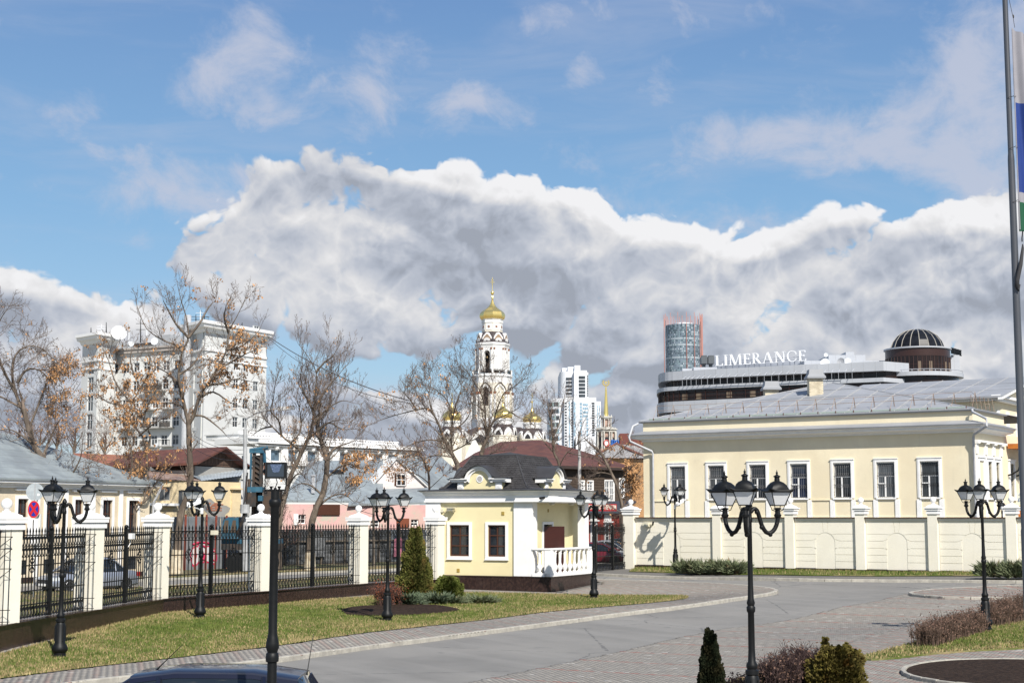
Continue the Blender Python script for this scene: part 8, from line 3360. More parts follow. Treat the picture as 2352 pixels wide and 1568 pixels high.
for py in (222,338,462):
 z = zf(py)
 mb = MB()
 pts = [(px0 + .035 + .068 * math.cos(t),DP - .0 + .075 * math.sin(t),z + .035 * math.cos(t * 1) - .02 + .02 * math.sin(2 * t)) for t in np.linspace(0,2 * math.pi,20)]
 mb.tube(pts,.003,4,False)
 mb.tube([(px0 + .103,DP,z + .02),(px0 + .106,DP,z + .07)],.006,4)
 mb.build('flag_ring', cable, fp_)
# flag: hanging,folded cloth with four bands
fg = thing('flag', 'hanging white, blue, white and green striped flag beside the flagpole', 'flag', (px0 + .12, DP, zf(300)))
zt_f,zb_f = zf(72),zf(530)
W_ = 1.6
nx,nz = 60,46
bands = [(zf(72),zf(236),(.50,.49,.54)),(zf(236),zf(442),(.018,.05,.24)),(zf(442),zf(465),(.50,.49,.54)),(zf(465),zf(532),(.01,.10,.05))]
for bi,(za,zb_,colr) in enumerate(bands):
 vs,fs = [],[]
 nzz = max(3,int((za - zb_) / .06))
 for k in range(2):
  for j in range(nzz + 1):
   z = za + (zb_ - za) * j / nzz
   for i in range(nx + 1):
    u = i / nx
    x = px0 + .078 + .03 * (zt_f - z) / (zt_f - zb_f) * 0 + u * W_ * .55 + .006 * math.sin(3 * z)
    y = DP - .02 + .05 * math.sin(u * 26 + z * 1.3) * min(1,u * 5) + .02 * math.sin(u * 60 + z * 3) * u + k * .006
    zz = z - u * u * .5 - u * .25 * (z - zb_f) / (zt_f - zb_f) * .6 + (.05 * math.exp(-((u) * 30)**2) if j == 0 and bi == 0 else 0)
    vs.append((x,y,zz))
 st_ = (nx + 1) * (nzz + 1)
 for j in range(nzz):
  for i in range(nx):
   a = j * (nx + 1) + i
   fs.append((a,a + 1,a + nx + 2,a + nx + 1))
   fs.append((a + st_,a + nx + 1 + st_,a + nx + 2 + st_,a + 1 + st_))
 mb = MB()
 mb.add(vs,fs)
 o = mb.build('band', mat('flag_cloth_%s' % ('white', 'blue', 'white_low', 'green')[bi], tuple(q * (.55 if bi in (0, 2) else .8) for q in colr), .8, var=.05), fg, fix=False)  # cloth darkened, pale bands most: the flag's shade is put into its colour
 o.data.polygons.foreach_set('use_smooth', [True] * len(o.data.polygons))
mb = MB()
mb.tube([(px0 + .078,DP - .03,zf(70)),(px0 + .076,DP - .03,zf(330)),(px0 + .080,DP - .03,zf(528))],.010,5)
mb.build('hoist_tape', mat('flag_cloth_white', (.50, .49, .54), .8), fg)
mb = MB()
mb.tube([(px0 + .122,DP - .03,zf(530)),(px0 + .105,DP - .03,zf(548)),(px0 + .105,DP - .03,zf(556))],.009,4)
mb.build('clip', iron, fg)
rp = thing('pole_cover', 'dark canvas sleeve tied loosely against the flagpole', 'canvas sleeve', (px0 + .08, DP - .06, zf(600)))
mb = MB()
mb.tube([(px0 + .105,DP - .05,zf(562)),(px0 + .10,DP - .06,zf(572)),(px0 + .05,DP - .09,zf(610)),(px0 - .01,DP - .10,zf(645)),(px0 - .02,DP - .09,zf(660)),(px0 + .005,DP - .08,zf(668)),(px0 + .03,DP - .08,zf(655))],.03,8,rads=[.008,.02,.03,.033,.032,.025,.012])
mb.build('sleeve', mat('dark_canvas', (.035, .035, .038), .8), rp, smooth=60)
# ------------------------------------------------------------------ road signs
sx_,sy_ = P(80,1300,64)[:2]
rs_ = thing('road_sign', 'blue and red no stopping sign under the grey back of a round sign', 'road sign', (sx_, sy_, .2))
zz_ = lambda py: P(80,py,63.9).z
mb = MB()
mb.tube([(sx_,sy_,.1),(sx_,sy_,zz_(1110))],.035,8)
mb.build('post', mat('galvanised_post', (.42, .43, .44), .5, metal=.3), rs_)
mb = MB()
mb.abox(sx_ - .10,sx_ + .16,sy_ + .05,sy_ + .12,zz_(1275),zz_(1180))
mb.build('post_sleeve', white2, rs_)
SFm = Frame((sx_ - .5,sy_ - .05),(sx_ + .5,sy_ - .18))
def disc(f,c_,zc,rx,rz,n0,n1,m_,nm,parent,a0=0,a1=2 * math.pi,k=28):
 mb = MB()
 mb.prism(f,[(c_ + rx * math.cos(t),zc + rz * math.sin(t)) for t in np.linspace(a0,a1,k,endpoint=False)],n0,n1)
 return mb.build(nm,m_,parent)
cc_ = SFm.s_at(80,0)
rw = 14.0 * 64 / FPX
rh = 19.5 * 64 / FPX
zc_ = zz_(1169)
disc(SFm, cc_, zc_, rw * 1.05, rh * 1.03, -.03, 0, mat('sign_rim', (.72, .72, .70), .5), 'rim', rs_)
disc(SFm, cc_, zc_, rw, rh, .001, .006, mat('sign_bright_red', (.55, .015, .02), .4), 'red_ring', rs_)
disc(SFm, cc_, zc_, rw * .78, rh * .80, .0075, .012, mat('sign_royal_blue', (.015, .03, .30), .4), 'blue_field', rs_)
for q in (-1,1):
 mb = MB()
 a,b = (cc_ - rw * .56,zc_ - q * rh * .58),(cc_ + rw * .56,zc_ + q * rh * .58)
 t_ = .052
 d = Vector((b[0] - a[0],b[1] - a[1])).normalized()
 n = Vector((-d.y,d.x)) * t_
 mb.prism(SFm,[(a[0] - n.x,a[1] - n.y),(b[0] - n.x,b[1] - n.y),(b[0] + n.x,b[1] + n.y),(a[0] + n.x,a[1] + n.y)],.013,.016 + .002 * (q > 0))
 mb.build('red_bar', mat('sign_bright_red', (.55, .015, .02), .4), rs_)
f2 = Frame((sx_ - .5,sy_ - .05),(sx_ + .5,sy_ + .02))
r2 = 20 * 64 / FPX
disc(f2, f2.s_at(82), zz_(1129), r2, r2, .04, .055, mat('sign_back_grey', (.42, .46, .48), .45, metal=.3, col2=(.50, .54, .55), scale=4), 'sign_back', rs_)
mb = MB()
mb.box(f2,f2.s_at(82) + .10,f2.s_at(82) + .19,zz_(1138),zz_(1133),.056,.06)
mb.build('sticker', white, rs_)
mb = MB()
mb.box(f2,f2.s_at(82) - .025,f2.s_at(82) + .025,zz_(1148),zz_(1110),.0565,.075)
mb.build('back_rail', mat('galvanised_post', (.42, .43, .44), .5), rs_)
# supplementary arrow plate below
ap = thing('arrow_plate', 'white supplementary plate with a black downward arrow under the no stopping sign', 'road sign', (sx_, sy_ - .1, zz_(1210)))
mb = MB()
mb.box(SFm,cc_ - .14,cc_ + .20,zz_(1250),zz_(1190),-.02,-.002)
mb.build('plate', white, ap)
mb = MB()
mb.box(SFm,cc_ - .022,cc_ + .022,zz_(1232),zz_(1193),.0,.006)
mb.prism(SFm,[(cc_ - .07,zz_(1232)),(cc_,zz_(1242)),(cc_ + .07,zz_(1232))],.0,.007)
mb.build('arrow', iron, ap)
# ------------------------------------------------------------------ poles,wires
def pole(px, d, ybase, ytop, r0, r1, m_, label, name='utility_pole', sides=10):
 b = P(px,ybase,d)
 z0 = gz(b.x,d)
 t = P(px,ytop,d)
 th = thing(name, label, 'pole', (b.x, b.y, z0))
 mb = MB()
 mb.tube([(b.x,b.y,z0),(t.x,t.y,t.z)],r0,sides,rads=[r0,r1])
 mb.build('shaft', m_, th, smooth=50)
 return th,t
pc = mat('concrete_pole', (.42, .43, .44), .8, col2=(.33, .34, .35), scale=3)
th, t = pole(563, 90, 1320, 985, .16, .11, pc, 'tall pale concrete pole with a curved arm beside the blue drilling rig')
tip = P(640,938,91)
mb = MB()
mb.tube([t,P(566,962,90),P(585,950,90.4),P(620,940,90.8),tip],.045,6)
mb.build('arm', pc, th)
mb = MB()
mb.obox(tip + Vector((.45,0,.02)),(1,0,.1),(0,0,1),1.0,.22,.34)
mb.build('lamp_head', farwhite, th)
th, t = pole(1331, 104, 1310, 990, .15, .10, mat('mottled_pole', (.45, .44, .42), .85, col2=(.12, .12, .13), scale=2.2, lo=.45, hi=.55), 'mottled grey pole rising behind the gatehouse through bare branches')
th, t = pole(858, 101, 1300, 1158, .10, .08, mat('grey_timber_post', (.17, .14, .11), .9), 'short grey timber pole with wires before the pink house')
mb = MB()
mb.tube([P(858,1158,101),P(820,1180,103),P(800,1195,105)],.02,4)
mb.tube([P(858,1158,101),P(880,1168,99),P(900,1180,97)],.02,4)
mb.build('wire', iron, th)
wirem = mat('wire_black', (.05, .05, .055), .6)
def wire(pts,r_,label):
 mb = MB()
 mb.tube(pts,r_,4)
 tag(mb.build('overhead_wire', wirem), label, 'wire')
def sag(a,b,s_,n=14):
 return [a.lerp(b,i / n) - Vector((0,0,s_ * 4 * (i / n) * (1 - i / n))) for i in range(n + 1)]
wire(sag(P(610, 768, 264), P(940, 920, 210), 1.2), .07, 'thick sagging cable running down from the cornice of the white flats')
wire(sag(P(612, 772, 264), P(944, 926, 208), 2.2), .045, 'second cable just under the thick one from the white flats')
wire(sag(P(800, 888, 230), P(900, 935, 210), .5), .035, 'thin short wire low in the sky left of the church')
for i,(y0,y1) in enumerate(((1000,1040),(1010,1050),(1030,1062))):
 wire(sag(P(447, y0, 96), P(562, y1 - 8, 90), .3), .014, ['highest', 'middle', 'lowest'][i] + ' of three thin wires crossing before the white flats to the concrete pole')
wire(sag(P(563, 1010, 90), P(900, 1190, 100), .8), .015, 'thin wire sloping down right from the concrete pole over the pink house')
for i,(xa,ya,xb,yb) in enumerate(((165,900,183,860),(160,925,184,880),(170,960,186,930))):
 wire(sag(P(xa - 60, ya + 40, 150), P(xb, yb, 264), .5), .05, ['upper', 'middle', 'lower'][i] + ' faint wire rising to the left edge of the white flats')
# ------------------------------------------------------------------ blue drilling rig behind the fence
rg = thing('drilling_rig', 'blue truck mounted drilling rig with dark lattice mast behind the fence', 'drilling rig', (*P(590, 1300, 90)[:2], .25))
blue = mat('worn_blue_paint', (.018, .085, .14), .6, col2=(.035, .12, .18), scale=2, col3=(.10, .07, .05), scale3=3, lo3=.6, hi3=.7)
dk = mat('oily_black_steel', (.025, .025, .025), .6, col2=(.07, .045, .03), scale=2)
D = 90
zz = lambda py: P(590,py,D).z
xx = lambda px: P(px,1200,D).x
def bxs(name,m_,*bs,parent=rg):
 mb = MB()
 for x0,x1,y0,y1,d0,d1 in bs:
  mb.abox(xx(x0),xx(x1),D + d0,D + d1,zz(y1),zz(y0))
 return mb.build(name,m_,parent)
for q,(a,b) in enumerate(((577,583),(594,600))):
 bxs('mast_leg', dk, (a, b, 1038, 1300, 0, .35))
mb = MB()
for i in range(22):
 y = 1045 + i * 11.5
 mb.tube([(xx(580),D + .05,zz(y)),(xx(597),D + .05,zz(y + 11))],.05,4)
 mb.tube([(xx(597),D + .3,zz(y)),(xx(580),D + .3,zz(y + 11))],.05,4)
mb.build('mast_lattice', dk, rg)['kind'] = 'stuff'
bxs('mast_back', dk, (583.3, 593.8, 1045, 1300, .12, .3))
bxs('mast_head', blue, (570, 604, 1030, 1040, -.1, .5))
mb = MB()
mb.tube([(xx(572),D,zz(1034)),(xx(612),D,zz(1028))],.12,5)
mb.tube([(xx(604),D,zz(1040)),(xx(606),D,zz(1062))],.1,5)
mb.build('mast_jib', blue, rg)
bxs('hydraulic_arm', mat('rusty_brown_steel', (.14, .06, .035), .8), (602, 606, 1038, 1090, .1, .3))
bxs('mast_rail', blue, (571.5, 575.5, 1041, 1130, -.05, .1))
bxs('gearbox', blue, (570, 604, 1118, 1130, -.5, .3))
bxs('power_unit', dk, (604.3, 640, 1124, 1180, -.2, 1.4))
bxs('control_box', blue, (596, 606, 1138, 1150, -.7, -.3))
bxs('winch', dk, (571, 590, 1131, 1163, -.5, -.1))
mb = MB()
mb.tube([(xx(573),D - .3,zz(1100)),(xx(571),D - .4,zz(1150)),(xx(560),D - .5,zz(1195)),(xx(548),D - .3,zz(1225))],.09,6)
mb.tube([(xx(568),D - .3,zz(1085)),(xx(566),D - .4,zz(1140)),(xx(560),D - .5,zz(1170))],.05,6)
mb.build('hose', dk, rg)
mb = MB()
mb.tube([(xx(565),D - .45,zz(1158 + i * 2.2)) for i in range(10)],.28,10)
mb.build('electric_box', pc, rg)
# cab
mb = MB()
cf = Frame((xx(510),D - .2),(xx(549),D - .2))
pr = [(0,zz(1236)),(cf.L,zz(1236)),(cf.L,zz(1188)),(.35,zz(1188)),(.12,zz(1194)),(.02,zz(1215))]
mb.prism(cf,pr,-1.9,0)
cab = mb.build('cab', blue, rg)
for a,b in ((513,527),(531,544)):
 mb = MB()
 s0,s1 = cf.s_at(a),cf.s_at(b)
 mb.prism(cf,[(s0,zz(1222)),(s1,zz(1222)),(s1,zz(1194)),(s0 + .15,zz(1194))],.0,.03)
 o = mb.build('cab_window', mat('brown_reflecting_glass', (.09, .065, .045), .1), None)
 o.data.transform(Matrix.Translation(-ORI[rg]))
 o.parent = cab
bxs('truck_body', blue, (508, 640, 1237.5, 1248, .2, 2.2))
bxs('platform', dk, (508, 640, 1248.3, 1262, .1, 2.2))
for px in (540,620):
 for dd in (.2,2.2):
  mb = MB()
  c_ = Vector((xx(px),D + dd,gz(xx(px),D) + .65))
  mb.tube([c_ - Vector((0,.15,0)),c_ + Vector((0,.15,0))],.55,16)
  mb.build('wheel', iron, rg)
# ------------------------------------------------------------------ cars
carglass = mat('car_glass', (.012, .016, .02), .03, spec=.8)
tyre = mat('tyre_rubber', (.02, .02, .02), .8)
alloy = mat('alloy_rim', (.45, .46, .48), .3, metal=.8)
lens_ = mat('headlamp_lens', (.55, .58, .6), .1)
redl = mat('tail_lamp', (.25, .01, .01), .2)
def make_car(name,label,loc,rz,paint,L_=4.5,W_=1.76,H_=1.46,group=None,hatch=False):
 """front towards +x; built at the origin of its empty"""
 th = thing(name, label, 'car', loc, group, rz)
 k = lambda me,nm: link(nm,me,th)
 hw = W_ / 2
 X0,X1 = -L_ / 2,L_ / 2
 # lower body stations: x,half width,underside,belt height
 st_ = [(X0,hw * .80,.38,.72),(X0 + .08,hw * .9,.28,.86),(X0 + .45,hw * .98,.22,.95),(X0 + 1.1,hw,.18,.93),(0,hw,.17,.90),(X1 - 1.4,hw,.18,.89),(X1 - .8,hw * .98,.2,.84),(X1 - .3,hw * .92,.24,.74),(X1 - .06,hw * .78,.3,.62),(X1,hw * .6,.36,.55)]
 rings = []
 for x,w_,zb,zt in st_:
  h = zt - zb
  half = [(w_ * .86,zb),(w_ * .97,zb + h * .12),(w_,zb + h * .35),(w_,zb + h * .62),(w_ * .965,zb + h * .84),(w_ * .90,zt - h * .03),(w_ * .75,zt),(w_ * .35,zt + .015)]
  rings.append([(x,y,z) for y,z in half] + [(x,-y,z) for y,z in half[::-1]])
 mb = MB()
 mb.loft(rings)
 k(mb.mesh('body', paint, smooth=35), 'body')
 # cabin: glass loft and painted roof
 if hatch:
  g = [(X0 + .12,.90,.90),(X0 + .42,.30,.30),(X0 + .65,.0,.0)]
  cs_ = [(X0 + .10,.92,0),(X0 + .40,.92,H_ - .10),(X0 + 1.0,.92,H_ - .01),(-.1,.92,H_),(.5,.92,H_ - .07),(1.35,.92,.93)]
 else:
  cs_ = [(X0 + .75,.92,.94),(X0 + 1.35,.92,H_ - .10),(X0 + 1.8,.92,H_ - .02),(-.05,.92,H_),(.45,.92,H_ - .06),(1.30,.92,.92)]
 rings = []
 for x,wb,zt in cs_:
  zt = max(zt,.93)
  t = (zt - .90) / (H_ - .90)
  wt = hw * (.93 - .23 * t)
  rings.append([(x,hw * .93,.90),(x,wt + .01,max(zt - .05,.905)),(x,wt - .09,zt),(x,-wt + .09,zt),(x,-wt - .01,max(zt - .05,.905)),(x,-hw * .93,.90)])
 mb = MB()
 mb.loft(rings)
 k(mb.mesh('windows', carglass, smooth=50), 'windows')
 rr = [r_ for r_ in rings[1:-1]]
 mb = MB()
 top = []
 for r_ in rr:
  x = r_[0][0]
  w_ = r_[1][1] + .012
  z = r_[2][2]
  top.append([(x,w_,z - .075),(x,w_ - .02,z - .02),(x,w_ - .10,z + .012),(x,w_ * .45,z + .026),(x,-w_ * .45,z + .026),(x,-w_ + .10,z + .012),(x,-w_ + .02,z - .02),(x,-w_,z - .075)])
 mb.loft(top)
 k(mb.mesh('roof', paint, smooth=40), 'roof')
 for sg_ in (-1,1):
  mb = MB()
  for i0,i1 in ((0,1),(len(rings) - 2,len(rings) - 1)):
   a,b = rings[i0],rings[i1]
   s0 = [Vector((p[0],p[1] * sg_,p[2])) for p in (a[0],a[1])]
   mb.tube([Vector((a[1][0],sg_ * (a[1][1] + .01),a[1][2])),Vector((b[1][0],sg_ * (b[1][1] + .01),b[1][2]))],.035,5)
  for x in (-.1 if not hatch else .1,X0 + (1.35 if not hatch else .85)):
   mb.tube([(x,sg_ * hw * .935,.92),(x,sg_ * hw * .745,H_ - .06)],.03,5)
  k(mb.mesh('pillars', paint), 'pillars')
 for sx in (X1 - .82,X0 + .80):
  for sg_ in (-1,1):
   y = sg_ * (hw - .10)
   mb = MB()
   pr = [(.20,-.10),(.29,-.10),(.32,-.06),(.32,.06),(.29,.10),(.20,.10)]
   rg_ = [[(sx + r_ * math.cos(t),y + yy,.32 + r_ * math.sin(t)) for t in np.linspace(0,2 * math.pi,18,endpoint=False)] for r_,yy in pr]
   mb.loft(rg_)
   wh = k(mb.mesh('wheel', tyre, smooth=40), 'wheel')
   mb = MB()
   yy = y + sg_ * .085
   for i in range(8):
    a = i * math.pi / 4
    mb.obox((sx + .11 * math.cos(a),yy,.32 + .11 * math.sin(a)),(math.cos(a),0,math.sin(a)),(0,1,0),.22,.02,.05)
   mb.tube([(sx,yy - .012,.32),(sx,yy + .012,.32)],.05,10)
   ring = [(sx + .205 * math.cos(t),yy,.32 + .205 * math.sin(t)) for t in np.linspace(0,2 * math.pi,19)]
   mb.tube(ring,.018,5,False)
   rm = link('rim', mb.mesh('rim', alloy), None)
   rm.parent = wh
   mb = MB()
   mb.tube([(sx,y - sg_ * .12,.34),(sx,y + sg_ * .03,.34)],.36,20)
   k(mb.mesh('wheel_arch', iron), 'wheel_arch')
 for sg_ in (-1,1):
  mb = MB()
  mb.loft([[(X1 - .34,sg_ * hw * .93,.56),(X1 - .34,sg_ * hw * .93,.72),(X1 - .34,sg_ * hw * .60,.74),(X1 - .34,sg_ * hw * .60,.56)],[(X1 - .06,sg_ * hw * .80,.55),(X1 - .09,sg_ * hw * .80,.67),(X1 - .05,sg_ * hw * .52,.66),(X1 - .02,sg_ * hw * .52,.54)]])
  k(mb.mesh('headlight', lens_), 'headlight')
  mb = MB()
  mb.abox(X0 - .01,X0 + .2,sg_ * hw * .82 - .14,sg_ * hw * .82 + .10,.66,.86)
  k(mb.mesh('tail_light', redl), 'tail_light')
  mb = MB()
  mb.obox((.95,sg_ * (hw + .07),.98),(1,0,0),(0,0,1),.12,.12,.20)
  k(mb.mesh('mirror', paint), 'mirror')
 mb = MB()
 for i in range(4):
  mb.abox(X1 - .04,X1 + .012,-hw * .45,hw * .45,.44 + i * .045,.465 + i * .045)
 k(mb.mesh('grille', iron), 'grille')
 mb = MB()
 mb.abox(X1 + .0,X1 + .03,-.26,.26,.33,.43)
 k(mb.mesh('number_plate', white), 'number_plate')
 return th
silver = mat('silver_blue_car_paint', (.30, .33, .39), .28, metal=.35, coat=.8)
silver2 = mat('silver_car_paint', (.48, .49, .50), .28, metal=.35, coat=.8)
redcar = mat('maroon_car_paint', (.16, .012, .02), .25, coat=.8)
darkcar = mat('dark_green_car_paint', (.012, .03, .028), .25, coat=.8)
navy = mat('navy_car_paint', (.003, .0045, .018), .3, coat=.55, spec=.3)
# parked / driving silver car seen through the left bays
c_ = G(205,1349,0)
make_car('silver_car', 'silver blue saloon on the street behind the two left fence bays', (P(205, 1187, 70).x, 70, gz(-19.5, 70) + .0), math.atan2(-1.25 * .8, -1) + R(4), silver, 4.6, 1.78, 1.55)
gx = lambda px,d: (P(px,1187,d).x,d,gz(P(px,1187,d).x,d))
make_car('maroon_car', 'maroon car, leftmost of the three seen through the entrance gate', gx(1371, 100), R(-14), redcar, 4.2, 1.7, 1.45, hatch=True)
make_car('silver_car', 'silver car between the maroon and the dark green one beyond the entrance gate', gx(1398, 104), R(-22), silver2, 4.4, 1.75, 1.5)
make_car('dark_green_car', 'dark green car farthest right through the entrance gate', gx(1424, 109), R(-20), darkcar, 4.4, 1.75, 1.55)
bc_ = make_car('navy_car', 'glossy navy blue car in the bottom foreground, only its roof in view', (-4.62, 21.4, -.06), R(180), navy, 4.3, 1.78, 1.55, hatch=True)
mb = MB()
a = P(697,1552,21.2)
mb.tube([P(704.5,1549,21.3),P(706,1541,21.3),P(720,1455,21.5)],.006,5,rads=[.018,.008,.004])
o = mb.build('roof_antenna', iron, None)
tag(o, 'thin black aerial standing at the rear of the navy car roof', 'aerial')
mb = MB()
mb.tube([P(359,1538,21.3),P(372,1525,21.3),P(420,1479,21.3)],.006,5,rads=[.014,.008,.003])
tag(mb.build('roof_antenna', iron, None), 'thin black aerial slanting right from the front of the navy car roof', 'aerial')
# ------------------------------------------------------------------ trees
bark = mat('grey_brown_bark', (.175, .14, .11), .95, col2=(.10, .08, .065), scale=3, bump=.02, bscale=14, stretch=(1, 1, .35), var=.3, spec=.15)
twig = mat('brown_twigs', (.20, .155, .125), .9, col2=(.13, .10, .085), scale=1.0, var=.25, spec=.15)
twigr = mat('reddish_twigs', (.15, .085, .068), .9, col2=(.10, .06, .05), scale=1.5, var=.25, spec=.15)
lime = mat('whitewash', (.62, .55, .42), .9, col2=(.45, .36, .24), scale=4, var=.1)
dryleaf = mat('dry_orange_seeds', (.50, .28, .13), .85, col2=(.34, .18, .085), scale=2.2, var=.35, spec=.15)
class Segs:
 def __init__(s,seed):
  s.a,s.r = [],random.Random(seed)
  s.tips = []
 def line(s,pts,r0,r1):
  n = len(pts) - 1
  for i in range(n):
   t0,t1 = i / n,(i + 1) / n
   s.a.append((*pts[i],*pts[i + 1],r0 + (r1 - r0) * t0,r0 + (r1 - r0) * t1))
 def grow(s,p,d,L_,r0,lev,P_):
  """curved shoot with side shoots"""
  rr = s.r
  n = (5,4,3,2)[min(lev,3)]
  pts = [p]
  q = p.copy()
  d = d.normalized()
  for i in range(n):
   d = (d + Vector((rr.gauss(0, P_['wig']), rr.gauss(0, P_['wig']), rr.gauss(0, P_['wig']) + P_['up'] * (1 + .5 * lev)))).normalized()
   q = q + d * (L_ / n)
   pts.append(q.copy())
  s.line(pts,r0,max(r0 * .3,.0065))
  if lev >= P_['levels']:
   s.tips.append((pts[-1],d))
   return
  k = max(2, int(L_ * P_['dens'][lev]))
  for i in range(k):
   t = .15 + .85 * (i + rr.random()) / k
   j = min(n - 1,int(t * n))
   f = t * n - j
   b = pts[j].lerp(pts[j + 1],f)
   ax = (pts[j + 1] - pts[j]).normalized()
   side = ax.cross(Vector((rr.gauss(0,1),rr.gauss(0,1),rr.gauss(0,1)))).normalized()
   ang = R(rr.uniform(25,62))
   nd = ax * math.cos(ang) + side * math.sin(ang)
   s.grow(b,nd,L_ * rr.uniform(.32,.62) * (1 - .35 * t),max(r0 * (.45 - .2 * t),.0075),lev + 1,P_)
 def mesh(s,name,m_,parent,sides=3):
  A = np.array(s.a,np.float32)
  if len(A) == 0: return None
  p0,p1,r0,r1 = A[:,0:3],A[:,3:6],A[:,6],A[:,7]
  d = p1 - p0
  d /= np.maximum(np.linalg.norm(d,axis=1,keepdims=True),1e-6)
  ref = np.where(np.abs(d[:,2:3]) < .9,np.array([[0,0,1.]]),np.array([[1.,0,0]]))
  a = np.cross(d,ref)
  a /= np.linalg.norm(a,axis=1,keepdims=True)
  b = np.cross(d,a)
  n = len(A)
  V = np.zeros((n,2 * sides,3),np.float32)
  for i in range(sides):
   t = 2 * math.pi * i / sides
   o_ = a * math.cos(t) + b * math.sin(t)
   V[:,i] = p0 + o_ * r0[:,None]
   V[:,sides + i] = p1 + o_ * r1[:,None]
  fq = np.array([(i,(i + 1) % sides,sides + (i + 1) % sides,sides + i) for i in range(sides)])
  Fc = (np.arange(n)[:,None,None] * 2 * sides + fq[None]).reshape(-1,4)
  return npmesh(name,V.reshape(-1,3),Fc,m_,parent)
def seeds(name,pts,m_,parent,n=6,size=.11,droop=.9,seed=1):
 """hanging bunches of dry winged seeds / leaves"""
 rs2 = np.random.RandomState(seed)
 A = np.repeat(np.array([tuple(p) for p in pts],np.float32),n,0)
 k = len(A)
 A = A + rs2.normal(0,.09,A.shape)
 d = rs2.normal(0,.55,A.shape)
 d[:,2] -= droop
 d /= np.linalg.norm(d,axis=1,keepdims=True)
 sd_ = np.cross(d,rs2.normal(0,1,A.shape))
 sd_ /= np.linalg.norm(sd_,axis=1,keepdims=True)
 L_ = rs2.uniform(.6,1.3,(k,1)) * size
 V = np.stack([A,A + d * L_ * .6 + sd_ * L_ * .28,A + d * L_ * 1.1,A + d * L_ * .6 - sd_ * L_ * .28],1)
 o = npmesh(name,V.reshape(-1,3),np.arange(k * 4).reshape(-1,4),m_,parent)
 o['kind'] = 'stuff'
 return o
